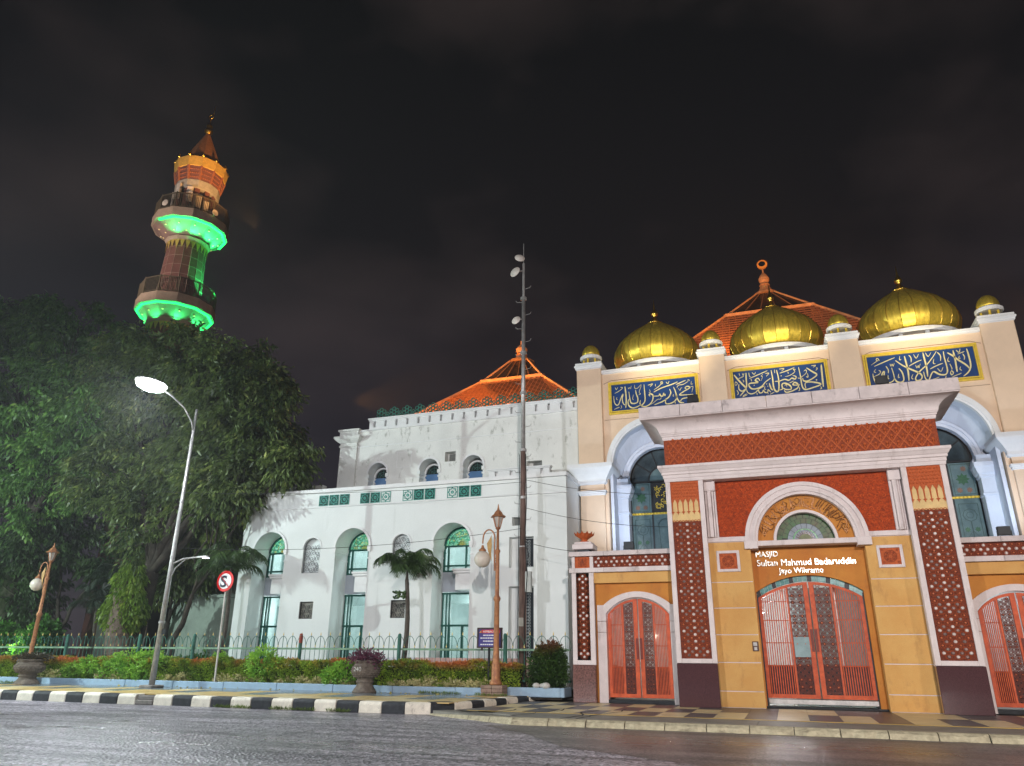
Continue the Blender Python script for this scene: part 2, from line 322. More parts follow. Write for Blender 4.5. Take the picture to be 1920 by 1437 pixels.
def catenary(a, b, sag, n=16):
    a, b = Vector(a), Vector(b); return [a.lerp(b, i/n)-Vector((0,0,sag*4*(i/n)*(1-i/n))) for i in range(n+1)]
def text_mesh(txt, size, ext, align='LEFT', bev=0):
    c = bpy.data.curves.new('lettering', 'FONT'); c.body = txt; c.size = size; c.extrude = ext; c.align_x = align; c.bevel_depth = bev; c.resolution_u = 3
    o = bpy.data.objects.new('lettering', c); COL.objects.link(o); dg = bpy.context.evaluated_depsgraph_get(); dg.update()
    me = bpy.data.meshes.new_from_object(o.evaluated_get(dg)); bpy.data.objects.remove(o); bpy.data.curves.remove(c); me.name = 'lettering'; return me
def arcpts(cx, half, zs, za, n=20):     # shallow (segmental) arch points left to right
    h = za-zs; R = (half*half+h*h)/(2*h); c = za-R; a = math.asin(min(1, half/R))
    return [(cx+R*sin(-a+2*a*i/n), c+R*cos(-a+2*a*i/n)) for i in range(n+1)]
def segz(x, cx, half, zs, za):
    h = za-zs; R = (half*half+h*h)/(2*h); return za-R+sqrt(max(0, R*R-(x-cx)**2))
def wall_with_arches(mb, x0, x1, z0, z1, yf, yb, openings, n=20):
    """wall slab with round/segmental openings reaching down to zb: (cx, half, zb, zspring, zapex)"""
    ops = sorted(openings); x = x0
    for cx, h, zb, zs, za in ops:
        mb.box(x, cx-h, yf, yb, z0, z1)
        if zb > z0: mb.box(cx-h, cx+h, yf, yb, z0, zb)
        if za-zs >= h-.001: pts = [(cx-h*cos(pi*i/n), zs+h*sin(pi*i/n)) for i in range(n+1)]
        elif za-zs < .01: pts = [(cx-h, za), (cx+h, za)]
        else: pts = arcpts(cx, h, zs, za, n)
        for (xa, za_), (xb, zb_) in zip(pts[:-1], pts[1:]):
            mb.add([(xa,yf,za_),(xb,yf,zb_),(xb,yf,z1),(xa,yf,z1),(xa,yb,za_),(xb,yb,zb_),(xb,yb,z1),(xa,yb,z1)],
                   [(0,1,2,3),(7,6,5,4),(0,4,5,1),(3,2,6,7)])
        x = cx+h
    mb.box(x, x1, yf, yb, z0, z1); return mb
# mesh winding is not relied on: no backface tests anywhere
CALLIGRAPHY={1:[([-604,1234,-602,1206,-592,1191,-582,1197,-574,1217,-566,1235,-562,1239,-566,1221,-565,1202,-558,1190,-550,1191],5),([-552,1274,-550,1245,-549,1210,-553,1175],7),([-536,1248,-533,1217,-529,1196,-516,1191,-501,1196,-498,1214,-504,1235,-506,1252],6),([-536,1215,-542,1200,-537,1181,-521,1171,-499,1176,-488,1183],6),([-468,1274,-467,1236,-467,1201,-476,1186,-486,1179,-490,1190,-487,1203],6),([-444,1217,-449,1224,-442,1228,-432,1220,-434,1200,-445,1183,-465,1172,-482,1176,-490,1185],6),([-432,1216,-408,1215,-403,1224,-398,1213,-389,1213,-386,1225,-381,1212,-378,1221],5),([-428,1234,-395,1249,-352,1260,-323,1270],5),([-426,1245,-403,1259,-392,1271],3),([-392,1271,-395,1277,-388,1277,-387,1271,-392,1268,-395,1272],3),([-359,1241,-355,1223,-364,1206,-380,1194,-399,1185,-428,1176],6),([-342,1248,-335,1226,-332,1196,-349,1179,-368,1174,-380,1179,-377,1201],6),([-261,1207,-292,1207,-319,1210,-299,1224,-280,1233,-273,1238,-283,1245,-294,1239,-286,1231],5),([-261,1206,-284,1195,-308,1191,-317,1181],5),([-335,1214,-329,1193,-319,1176,-302,1173],6),([-331,1258,-289,1273],4),([-328,1244,-320,1254,-299,1256,-279,1267],3),([-279,1267,-279,1274,-273,1272,-276,1267],2),([-596,1275,-591,1264,-584,1274],3),([-372,1275,-365,1266,-359,1277],3),([-539,1269,-536,1262,-531,1267,-528,1262,-524,1274],2),([-322,1240,-316,1230,-311,1239,-305,1241],2),([-573,1189,-571,1179,-576,1175],2),([-590,1228,-592,1219,-587,1216],2),([-604,1173,-580,1181],3),([-599,1247,-577,1257,-563,1269,-572,1273],3),([-516,1232,-521,1214,-517,1208],2),([-481,1276,-482,1265,-491,1241,-485,1233,-493,1229],2),([-445,1249,-443,1235,-449,1235],2),([-451,1269,-431,1273,-442,1261],3),([-509,1277,-508,1260,-495,1262,-483,1275],2),([-418,1271,-419,1263,-416,1260],2),([-265,1266,-267,1252,-259,1255],2),([-271,1241,-260,1241,-267,1216],2),([-344,1215,-347,1208,-342,1206],2),([-340,1185,-338,1174,-343,1177],2),([-285,1189,-281,1177],3),([-396,1207,-402,1199,-414,1199,-429,1188,-445,1179],2)],2:[([-88,1274,-72,1248,-53,1221,-45,1211],7),([-39,1277,-41,1249,-42,1220,-51,1201,-73,1177],7),([-72,1230,-74,1209,-62,1198,-48,1208],5),([-45,1211,-41,1191,-27,1182,-9,1187,1,1196,6,1183,17,1184,22,1193,27,1183,38,1182,40,1194,50,1181],5),([13,1235,6,1248,-6,1240,4,1229,-31,1228,-28,1209,-12,1202,15,1209,34,1228,55,1242],6),([-28,1251,8,1263,46,1277],4),([61,1277,63,1241,63,1201,70,1183,81,1187,86,1234,82,1275],7),([70,1226,89,1226,109,1231,125,1225,137,1233,149,1227,154,1238,142,1244],5),([81,1187,96,1190,96,1209,109,1214,127,1201,129,1186,110,1186,99,1194],6),([106,1203,113,1209,114,1197],3),([102,1184,109,1174,130,1177,154,1188,158,1202,147,1213,138,1206,145,1201,164,1201],6),([168,1277,171,1236,172,1195,182,1178,207,1182,244,1194,213,1207,186,1206,185,1182],6),([198,1271,218,1252,233,1238,223,1227,197,1214,181,1216,178,1228],6),([255,1278,253,1238,251,1182],8),([93,1260,124,1268,152,1278],4),([112,1242,134,1247,152,1260,147,1271,157,1269],3),([93,1278,112,1278,101,1268],3),([217,1278,234,1277,223,1270],3),([231,1255,239,1263,234,1266],3),([186,1258,195,1262,195,1250,183,1239],3),([199,1247,199,1230,193,1233],3),([227,1215,232,1214],6),([97,1249,98,1246],5),([-13,1219,-11,1217],5),([36,1219,39,1218],4),([40,1209,42,1208],4),([37,1176,40,1175],4),([-88,1232,-85,1242,-78,1234,-85,1226,-88,1232],3),([-83,1205,-78,1192,-83,1183],3),([-55,1248,-51,1240,-55,1238],3),([-67,1279,-65,1266],3),([-54,1277,-51,1267,-47,1276],3),([-72,1255,-49,1263],3),([-28,1277,-27,1261,-23,1259],3),([-15,1276,-7,1267,-1,1276],3),([-22,1249,-20,1237],3),([36,1265,51,1265,39,1253],3),([18,1235,24,1253,19,1256,27,1263],2),([1,1198,28,1212],4),([30,1209,27,1198,33,1195],3),([48,1221,52,1199,58,1189],6),([45,1172,63,1180],3),([-63,1172,-42,1181],3),([-62,1176,-46,1185],3),([-5,1184,-4,1175],3),([126,1213,143,1220],3),([160,1232,166,1229,183,1239],3),([161,1192,161,1178,156,1176],3),([241,1185,244,1176,237,1174],3),([125,1263,126,1253],3),([74,1278,74,1262],3)],3:[([438,1216,438,1199,444,1176,455,1168,465,1185,471,1212,480,1220,473,1189,480,1175,496,1173,511,1188,508,1233],6),([511,1190,518,1173,531,1169,543,1178,542,1209,533,1227],6),([437,1253,455,1264,468,1272,461,1279,459,1271,470,1269],3),([447,1246,484,1260,525,1274],4),([451,1234,444,1224,450,1220],3),([440,1203,459,1211,467,1221,461,1228],3),([489,1242,495,1226,493,1212],4),([505,1250,507,1240,512,1248,515,1239,520,1251],3),([491,1204,489,1189,493,1190],3),([544,1278,541,1263,547,1264],3),([526,1262,547,1239,572,1220,601,1199,608,1185,601,1172,587,1170,585,1182,602,1205,630,1229,655,1257,673,1281],6),([560,1276,562,1243,563,1207,560,1172],7),([576,1278,582,1266,580,1247],4),([593,1279,600,1262,611,1279],3),([569,1232,595,1245,617,1253],4),([593,1234,596,1222,602,1231,603,1221,610,1237],3),([529,1205,525,1190,531,1191],3),([578,1197,571,1183,576,1177],3),([626,1282,628,1249,629,1213,627,1181],7),([635,1281,642,1264,654,1279],3),([616,1203,618,1175,628,1167,642,1192,652,1199,668,1186,688,1183,698,1201,696,1254,697,1278],6),([639,1211,663,1222,687,1230],4),([666,1211,675,1197,685,1214],3),([640,1167,666,1175],3),([660,1252,655,1234,662,1231],3),([676,1277,684,1262,681,1240],4),([710,1271,726,1256,741,1237,764,1213,772,1198],6),([730,1278,731,1247,730,1214,729,1189],7),([777,1279,779,1246,778,1208,767,1185,747,1169],7),([741,1278,749,1267,755,1282],3),([743,1261,768,1269],3),([760,1260,764,1248,761,1235],4),([748,1253,744,1244,750,1243],3),([711,1252,705,1239,711,1233],3),([710,1225,714,1208,713,1200],3),([711,1197,706,1187,710,1179,716,1188,711,1197],4),([708,1170,742,1182],3),([744,1209,740,1199,746,1193],3),([690,1178,685,1166,690,1167],3)]}
# ---------------------------------------------------------------- the terracotta entrance gate
XC = .885
def ring_grid(mb, nodes, r0, r1, y0, y1, n=8):
    for x, z in nodes: mb.ring(x, z, r0, r1, y0, y1, 0, 2*pi, n)
def disc(mb, x, z, r, y0, y1, n=8):
    p = [(x+r*cos(2*pi*i/n+.2), z+r*sin(2*pi*i/n+.2)) for i in range(n)]
    q = [(x+r*.6*cos(2*pi*i/n+.2), z+r*.6*sin(2*pi*i/n+.2)) for i in range(n)]
    vs = [(a,y1,b) for a,b in p]+[(a,y0,b) for a,b in q]
    mb.add(vs, [(i,(i+1)%n,(i+1)%n+n,i+n) for i in range(n)]+[tuple(range(n,2*n))])
def rosette_panel(par, x0, x1, z0, z1, y, vertical=True):
    """star-lattice terracotta panel: ground, ring lattice, ceramic discs"""
    MB().box(x0, x1, y, y+.06, z0, z1).build('terracotta_panel', TERRA_D, par)
    lat, w, g, o = MB(), MB(), MB(), MB()
    if vertical:
        dx = (x1-x0)/8.2; rows = int((z1-z0)/.193); dz = (z1-z0)/rows; xm = (x0+x1)/2
        if x1-x0 < .6: dx = (x1-x0)/4; cols = range(-1, 2)
        else: cols = range(-3, 4)
        for c in cols:
            for r in range(rows+(0 if c%2 == 0 else 1)):
                x = xm+c*dx; z = z0+dz*(r+.5 if c%2 == 0 else r)
                if z < z0+.05 or z > z1-.05: continue
                lat.ring(x, z, .062, .078, y-.02, y, 0, 2*pi, 10)
                for q in range(6):
                    a = pi/6+q*pi/3; lat.add([(x+.078*cos(a),y-.016,z+.078*sin(a)),(x+.118*cos(a+.14),y-.016,z+.118*sin(a+.14)),(x+.118*cos(a-.14),y-.016,z+.118*sin(a-.14))],[(0,1,2)])
                if c%2 == 0 and abs(c) < 4:
                    if cols[0] == -1: disc(w, x, z, .048, y-.035, y) if r%2 == 0 or r%3 == 0 else disc(w, x, z, .045, y-.035, y)
                    elif c == 0: disc(w, x, z, .05, y-.035, y)
                    else: disc(g, x, z, .05, y-.035, y)
                elif r%3 == 1: disc(w if abs(c) == 3 or cols[0] == -1 else g, x, z, .05, y-.035, y)
                else: disc(o, x, z, .03, y-.05, y, 6)
    else:
        n = max(4, int((x1-x0)/.175)); dx = (x1-x0)/n; zm = (z0+z1)/2
        for i in range(n):
            for k in (-1, 0, 1):
                x = x0+dx*(i+.5+(.5 if k else 0)); z = zm+k*(z1-z0)*.31
                if x > x1-.05: continue
                lat.ring(x, z, .055, .07, y-.02, y, 0, 2*pi, 10)
                if k == 0: disc(w, x, z, .05, y-.035, y)
                elif i%3 == 0: disc(w, x, z, .048, y-.035, y)
                else: disc(o, x, z, .026, y-.05, y, 6)
    lat.build('lattice_relief', TERRA, par, kind='stuff')
    w.build('ceramic_discs', CERW, par, kind='stuff', label='white ceramic discs set in the lattice')
    if g.v: g.build('ceramic_discs', CERG, par, kind='stuff', label='grey brown ceramic discs set in the lattice')
    if o.v: o.build('ceramic_discs', CERO, par, kind='stuff', label='small orange ceramic discs set in the lattice')
def frame(mb, x0, x1, z0, z1, w, y0, y1):
    mb.box(x0, x0+w, y0, y1, z0, z1); mb.box(x1-w, x1, y0, y1, z0, z1); mb.box(x0+w, x1-w, y0, y1, z0, z0+w); mb.box(x0+w, x1-w, y0, y1, z1-w, z1); return mb
gate = thing('entrance_gate', 'terracotta and white monumental entrance gate with MASJID lettering above its orange double door', 'gate', (XC, 25.2, .15))
# core walls (ochre sides with recessed joints)
zj = [.15, .60, 1.40, 2.19, 2.97, 3.74, 4.97]
for sx0, sx1 in ((-2.02, -.76), (2.53, 3.79)):
    for a, b in zip(zj[:-1], zj[1:]):
        MB().box(sx0, sx1, 24.6, 26.4, a+.012, b-.012).build('wall_panel', OCHRE, gate, bevel=.006)
    MB().box(sx0+.01, sx1-.01, 24.612, 26.39, .15, 4.98).build('wall_joint', GTRIM, gate)
# red relief field with the arch cut out (built as strips around the arch)
AX, AZ, AR = .90, 4.96, 1.78
def spandrel(x0, x1, z0, z1, cx, cz, r, y0, y1, n=40):
    mb = MB(); xs = [x0]+[cx+r*cos(pi-pi*i/n) for i in range(n+1)]+[x1]
    for a, b in zip(xs[:-1], xs[1:]):
        za = cz+sqrt(max(0, r*r-(a-cx)**2)) if abs(a-cx) <= r else z0; zb = cz+sqrt(max(0, r*r-(b-cx)**2)) if abs(b-cx) <= r else z0
        if abs(a-cx) >= r-1e-6 and abs(b-cx) >= r-1e-6: za = zb = z0
        mb.add([(a,y0,max(z0,za)),(b,y0,max(z0,zb)),(b,y0,z1),(a,y0,z1),(a,y1,max(z0,za)),(b,y1,max(z0,zb)),(b,y1,z1),(a,y1,z1)],[(0,1,2,3),(7,6,5,4),(0,4,5,1),(3,2,6,7),(0,3,7,4),(1,5,6,2)])
    return mb
spandrel(-1.66, 3.43, 5.12, 6.92, AX, AZ, 1.6, 24.62, 25.9).build('scrolled_relief_panel', REDREL, gate)
# raised scroll work over the relief field
sc = MB()
for i in range(26):
    for j in range(9):
        x = -1.55+i*.196+(j%2)*.098; z = 5.22+j*.196
        if (x-AX)**2+(z-AZ)**2 < 1.9**2 or x > 3.35 or z > 6.85: continue
        a0 = random.choice([0, pi/2, pi, 1.5*pi])
        sc.ring(x, z, .042, .062, 24.597, 24.63, a0, a0+1.5*pi, 8)
        sc.ring(x+.02*cos(a0), z+.02*sin(a0), .0, .022, 24.59, 24.63, 0, 2*pi, 6)
sc.build('scroll_relief', mat('red_scrolls', (.56, .085, .012), .7, 0, .2, 14, .4, 40), gate, kind='stuff')
# white band under the relief and the arch sill
for q0, q1 in ((-2.02, -.80), (2.58, 3.80)): MB().box(q0, q1, 24.56, 24.66, 4.975, 5.125).build('string_band', GTRIM, gate, bevel=.008)
m = MB()
for r0, r1, y in ((1.66, 1.78, 24.52), (1.555, 1.662, 24.56), (1.49, 1.557, 24.50), (1.40, 1.492, 24.55)): m.ring(AX, AZ, r0, r1, y, 25.0, 0, pi, 44)
m.build('arch_moulding', GTRIM, gate)
b = MB(); b.box(-.86, 2.66, 24.50, 25.0, 4.80, 4.955); b.box(-.92, -.52, 24.46, 24.98, 4.72, 4.965); b.box(2.32, 2.72, 24.46, 24.98, 4.72, 4.965); b.build('arch_sill', GTRIM, gate, bevel=.01)
tymp = MB(); tymp.ring(AX, AZ, .93, 1.41, 24.80, 25.0, 0, pi, 40); t_ = tymp.build('calligraphy_band', OCHRE2, gate)
cal = MB()      # flowing raised script round the band
rs = random.Random(5)
for i in range(46):
    a = pi*(.11+.78*i/45)
    def P(r, da): return (AX+r*cos(a+da), 24.785, AZ+r*sin(a+da))
    k = rs.choice([0,0,1,2,3,4,5]); w = rs.uniform(.014,.022); b0 = rs.uniform(.98,1.12)
    if k == 0: cal.tube([P(b0,.02),P(b0+.1,.01),P(min(1.38,b0+.3),-.02)], [w,w*1.2,w*.6], 5)
    if k == 1: cal.tube([P(b0+.05,-.07),P(b0-.02,-.02),P(b0+.02,.05),P(b0+.16,.08)], w, 5)
    if k == 2: cal.tube([P(b0+.18,.07),P(b0+.24,.0),P(b0+.16,-.06),P(b0+.05,.0),P(b0,.09),P(b0+.03,.15)], w, 5)
    if k == 3: cal.tube([P(1.36,.06),P(1.30,.0),P(1.22,.04),P(1.05,-.06),P(1.0,-.1)], w, 5)
    if k == 4: cal.tube([P(1.28,-.1),P(1.34,0),P(1.3,.1)], w*.8, 5); sph(cal, P(1.2,.02), .022, 5, 4)
    if k == 5: cal.tube([P(1.02,-.09),P(.99,0),P(1.02,.09),P(1.12,.12)], w, 5); cal.tube([P(1.1,-.02),P(1.36,-.05)], w, 5)
for sx in (-1, 1):
    x = AX+sx*1.19; z = 5.12
    for q in (-.09, -.03, .03, .09): cal.tube([(x+q*1.4,24.785,z+.28),(x+q*1.2,24.785,z+.18),(x+q*.3,24.785,z+.08),(x,24.785,z)], .013, 5)
    cal.ring(x, z+.1, .035, .055, 24.77, 24.8, 0, 2*pi, 8)
cal.build('raised_script', BRONZE, t_)
r_ = MB(); r_.ring(AX, AZ, .85, .935, 24.70, 25.0, 0, pi, 36); r_.build('fanlight_rim', GTRIM, gate)
MB().fan(AX, AZ, .851, 24.98, y1=25.0).build('fanlight_backing', mat('black_lead', (.012,.012,.012), .5, 0, .1), gate)
# leaded fan light: rings of separate panes
fg = mat('dark_green_glass', (.03, .13, .035), .4, 0, .4, 3, .05, 9, col2=(.09, .075, .03)); fb = mat('grey_blue_glass', (.23, .28, .33), .4, 0, .15, 3, .03, 9); fl = mat('olive_glass', (.12, .14, .05), .4, 0, .3, 4, .03, 9)
f2 = mat('bright_green_lead', (.05, .30, .09), .2, 0, .1, 4)
def sector(r0, r1, a0, a1, y, m, name, n=4):
    mb = MB(); vs = [(AX+r0*cos(a0+(a1-a0)*i/n), y, AZ+.02+r0*sin(a0+(a1-a0)*i/n)) for i in range(n+1)]+[(AX+r1*cos(a0+(a1-a0)*i/n), y, AZ+.02+r1*sin(a0+(a1-a0)*i/n)) for i in range(n+1)]
    mb.add(vs, [(i, i+1, n+2+i, n+1+i) for i in range(n)]); return mb.build(name, m, gate)
for i in range(12): sector(.69, .83, pi*i/12+.012, pi*(i+1)/12-.012, 24.972, fg, 'fanlight_pane')
for i in range(12): sector(.53, .68, pi*(i-.5 if i else 0)/12+.012, pi*(i+.5)/12-.012, 24.968, fg, 'fanlight_pane')
for i in range(9): sector(.37, .52, pi*i/9+.012, pi*(i+1)/9-.012, 24.966, fb, 'fanlight_pane')
sector(.33, .365, 0, pi, 24.966, f2, 'fanlight_ring', 24)
sector(.21, .325, 0, pi, 24.967, fb, 'fanlight_pane', 24)
pet = MB()
for i in range(11):
    a = pi*(i+.5)/11; pet.add([(AX+.18*cos(a-.12),24.955,AZ+.02+.18*sin(a-.12)),(AX+.18*cos(a+.12),24.955,AZ+.02+.18*sin(a+.12)),(AX+.25*cos(a+.1),24.955,AZ+.02+.25*sin(a+.1)),(AX+.31*cos(a),24.955,AZ+.02+.31*sin(a)),(AX+.25*cos(a-.1),24.955,AZ+.02+.25*sin(a-.1))],[(0,1,2,3,4)])
pet.build('sunflower_petals', mat('dark_maroon_glass', (.05,.012,.02), .2), gate)
MB().fan(AX, AZ+.02, .195, 24.952).build('fanlight_pane', fl, gate)
# fluted side trims
for x0 in (-2.0, 3.43):
    tb = MB(); w = .34
    tb.box(x0, x0+.07, 24.5, 24.7, 5.12, 6.92); tb.box(x0+.08, x0+.2, 24.44, 24.7, 5.12, 6.92); tb.box(x0+.21, x0+.27, 24.5, 24.7, 5.12, 6.92); tb.box(x0+.28, x0+w, 24.54, 24.7, 5.12, 6.92)
    tb.box(x0-.002, x0+w+.002, 24.42, 24.7, 6.6, 6.93); tb.build('fluted_trim', GTRIM, gate, bevel=.01)
# square carved panels
for x0 in (-1.80, 2.81):
    pf = frame(MB(), x0, x0+.70, 4.05, 4.70, .085, 24.55, 24.62).build('square_frame', GTRIM, gate, bevel=.01)
    MB().box(x0+.085, x0+.615, 24.585, 24.62, 4.135, 4.615).build('square_panel', TERRA_L, pf)
    sq = MB(); cx, cz = x0+.35, 4.375
    for r in (.07, .12, .17): sq.ring(cx, cz, r-.012, r+.008, 24.572, 24.59, 0, 2*pi, 16)
    for i in range(8):
        a = i*pi/4; sq.ring(cx+.12*cos(a), cz+.12*sin(a), .02, .035, 24.57, 24.59, 0, 2*pi, 6)
    for sx in (-1,1):
        for sz in (-1,1): sq.ring(cx+sx*.2, cz+sz*.18, .02, .035, 24.572, 24.59, 0, 2*pi, 6)
    sq.build('carved_rosette', TERRA, pf)
# pilasters
for x0 in (-3.2, 3.77):
    x1 = x0+1.2
    MB().box(x0, x1, 24.17, 26.4, .15, 1.36).build('granite_plinth', GRANITE, gate, bevel=.012)
    MB().box(x0+.02, x1-.02, 24.27, 26.39, 1.36, 6.93).build('pilaster_core', GTRIM, gate)
    pb = MB(); pb.box(x0, x0+.15, 24.2, 24.3, 1.37, 6.92); pb.box(x1-.15, x1, 24.2, 24.3, 1.37, 6.92); pb.box(x0+.15, x1-.15, 24.2, 24.3, 1.37, 1.50); pb.build('pilaster_frame', GTRIM, gate, bevel=.008)
    rosette_panel(gate, x0+.15, x1-.15, 1.50, 5.62, 24.262)
    # pointed cream niches under a scaled red head
    cx0, cx1 = x0+.15, x1-.15; MB().box(cx0, cx1, 24.262, 24.3, 5.62, 6.92).build('cream_band', CREAM, gate)
    st = MB(); MB().box(cx0, cx1, 24.235, 24.262, 6.36, 6.92).build('red_head_panel', TERRA_L, gate)
    for i in range(6):
        x = cx0+.03+i*(cx1-cx0-.06)/5
        st.prism([(x-.012,5.92),(x+.012,5.92),(x+.02,6.22),(x+.085,6.36),(x-.085,6.36),(x-.02,6.22)], 24.238, 24.262)
        st.prism([(x-.06,5.93),(x-.02,5.9),(x,5.84),(x+.02,5.9),(x+.06,5.93),(x+.02,5.95),(x-.02,5.95)], 24.24, 24.262)
    for i in range(10):
        for j in range(5):
            x = cx0+.05+i*.086+(j%2)*.043; z = 6.42+j*.105
            if x < cx1-.03: sph(st, (x, 24.232, z), .028, 6, 4)
    for i in range(9):
        x = cx0+.05+i*.097; st.ring(x, 5.62, .03, .048, 24.24, 24.262, 0, pi, 6)
    st.build('pointed_relief', TERRA_L, gate, kind='stuff')
# entablature
e_ = MB(); e_.mould(-3.2, 4.97, 24.2, 26.4, [(.02,6.92),(.03,7.03),(.05,7.035),(.05,7.13),(.09,7.15),(.09,7.22),(.12,7.25),(.17,7.33),(.20,7.36),(.20,7.44),(.04,7.47),(.0,7.47)]); e_.build('lower_cornice', GTRIM, gate)
MB().box(-3.17, 4.94, 24.24, 26.38, 7.46, 8.34).build('frieze_ground', TERRA, gate)
fr = MB(); fd = MB(); seen_ = set()
W_ = 8.11; nx = 26; dxx = W_/nx; dz = .205
for i in range(nx+1):
    for j in range(5):
        x = -3.17+dxx*(i+(.5 if j%2 else 0)); z = 7.47+dz*j+.02
        if x > 4.92 or x < -3.15: continue
        sph(fr, (x, 24.21, z+.02), .042, 7, 5, 1.15); fr.lathe([(.004,-.12),(.03,-.09),(.02,-.04),(.004,0)], (x, 24.225, z-.01), 6)
        for s_ in (-1, 1): fd.ring(x+s_*.085, z-.02, .028, .042, 24.222, 24.25, 0, 2*pi, 7)
        for s_ in (-1, 1):
            for t_2 in (-1, 1):
                a = (x+s_*dxx/2, 24.225, z+.03); b2 = (x, 24.225, z+.03+t_2*dz)
                kk = (round((a[0]+b2[0])*20), round((a[2]+b2[2])*20))
                if -3.15 < a[0] < 4.93 and 7.48 < b2[2] < 8.34 and kk not in seen_: seen_.add(kk); fd.bar(a, b2, .024+.0001*len(seen_)%.003, .03+.00003*len(seen_))
fr.build('teardrop_relief', TERRA_L, gate, kind='stuff'); fd.build('diamond_relief', TERRA_L, gate, kind='stuff')
c_ = MB(); prof = [(.02,8.34),(.04,8.40),(.04,8.44),(.07,8.47),(.07,8.50),(.10,8.53),(.10,8.565)]
for i in range(13):
    a = pi/2*i/12; prof.append((.12+.50*(1-cos(a)), 8.57+.36*sin(a)))
prof += [(.66,8.94),(.66,8.965)]
c_.mould(-3.17, 4.94, 24.24, 26.7, prof); c_.build('cavetto_cornice', GTRIM, gate)
# fascia of separate coping slabs
n = 7; xs = [-3.85+i*(9.47/n) for i in range(n+1)]
for a, b2 in zip(xs[:-1], xs[1:]):
    MB().box(a+.006, b2-.006, 23.56, 26.7, 8.968, 9.36).build('coping_slab', GDIRTY, gate, bevel=.008)
# the recessed door bay
wb = MB(); wall_with_arches(wb, -.76, 2.53, .15, 4.82, 25.0, 25.3, [(.80, 1.53, .15, 3.45, 3.93)]); wb.build('door_bay_wall', OCHRE2, gate)
for q0 in (-.78, 2.525): MB().box(q0, q0+.025, 24.61, 25.0, .15, 4.8).build('bay_reveal', OCHRE, gate)
am = MB(); P = arcpts(.80, 1.53, 3.45, 3.93, 24); Q = arcpts(.80, 1.49, 3.29, 3.76, 24)
for i in range(24):   # glazed tiles round the door head
    (xa,za),(xb,zb) = P[i],P[i+1]; (xc,zc),(xd,zd) = Q[i],Q[i+1]
    MB().add([(xc,25.12,zc),(xd-.006,25.12,zd),(xb-.006,25.12,zb),(xa,25.12,za),(xc,25.2,zc),(xd-.006,25.2,zd),(xb-.006,25.2,zb),(xa,25.2,za)],[(0,1,2,3),(4,7,6,5),(0,4,5,1),(3,2,6,7),(0,3,7,4),(1,5,6,2)]).build('glazed_tile', TEALTILE if i%4 else DARKM, gate)
b = MB(); b.box(-.76, 2.53, 24.9, 25.5, .15, .20); b.build('door_threshold', DARKM, gate)
MB().box(-.68, 2.30, 25.08, 25.4, .26, .40).build('door_step', STEEL, gate, bevel=.01)
b = MB(); b.box(-.73,-.69,25.1,25.5,.2,3.4); b.box(2.29,2.33,25.1,25.5,.2,3.4); b.build('door_post', DARKM, gate)
# lettering
LET = mat('polished_steel_letters', (.74, .72, .66), .28, .85, .35, 14, .1, 20)
for txt, sz, x, z in (('MASJID', .28, -.64, 4.515), ('Sultan Mahmud Badaruddin', .30, -.62, 4.235), ('Jayo Wikramo', .26, .02, 4.0)):
    me = text_mesh(txt, sz, .02, bev=.004); me.materials.append(LET)
    xsz = max(v.co.x for v in me.vertices); want = {'MASJID': .68, 'Sultan Mahmud Badaruddin': 2.86, 'Jayo Wikramo': 1.28}[txt]
    f = want/xsz
    for v in me.vertices: v.co = Vector((v.co.x*f, -v.co.z, v.co.y*(.92 if txt != 'MASJID' else .85)))
    o = put('lettering', me, gate, loc=(x, 24.975, z)); o['label'] = 'polished letters reading '+txt
# intercom
ic = MB().box(-.98, -.80, 24.56, 24.6, 1.72, 2.0).build('intercom_box', mat('brown_plastic', (.10,.045,.03), .4), gate, bevel=.01)
MB().box(-.95, -.84, 24.553, 24.56, 1.87, 1.97).build('notice_plate', mat('grey_plate', (.5,.48,.46), .4), ic); MB().box(-.93, -.85, 24.553, 24.56, 1.75, 1.84).build('keypad', mat('grey_plate', (.5,.48,.46), .4), ic)
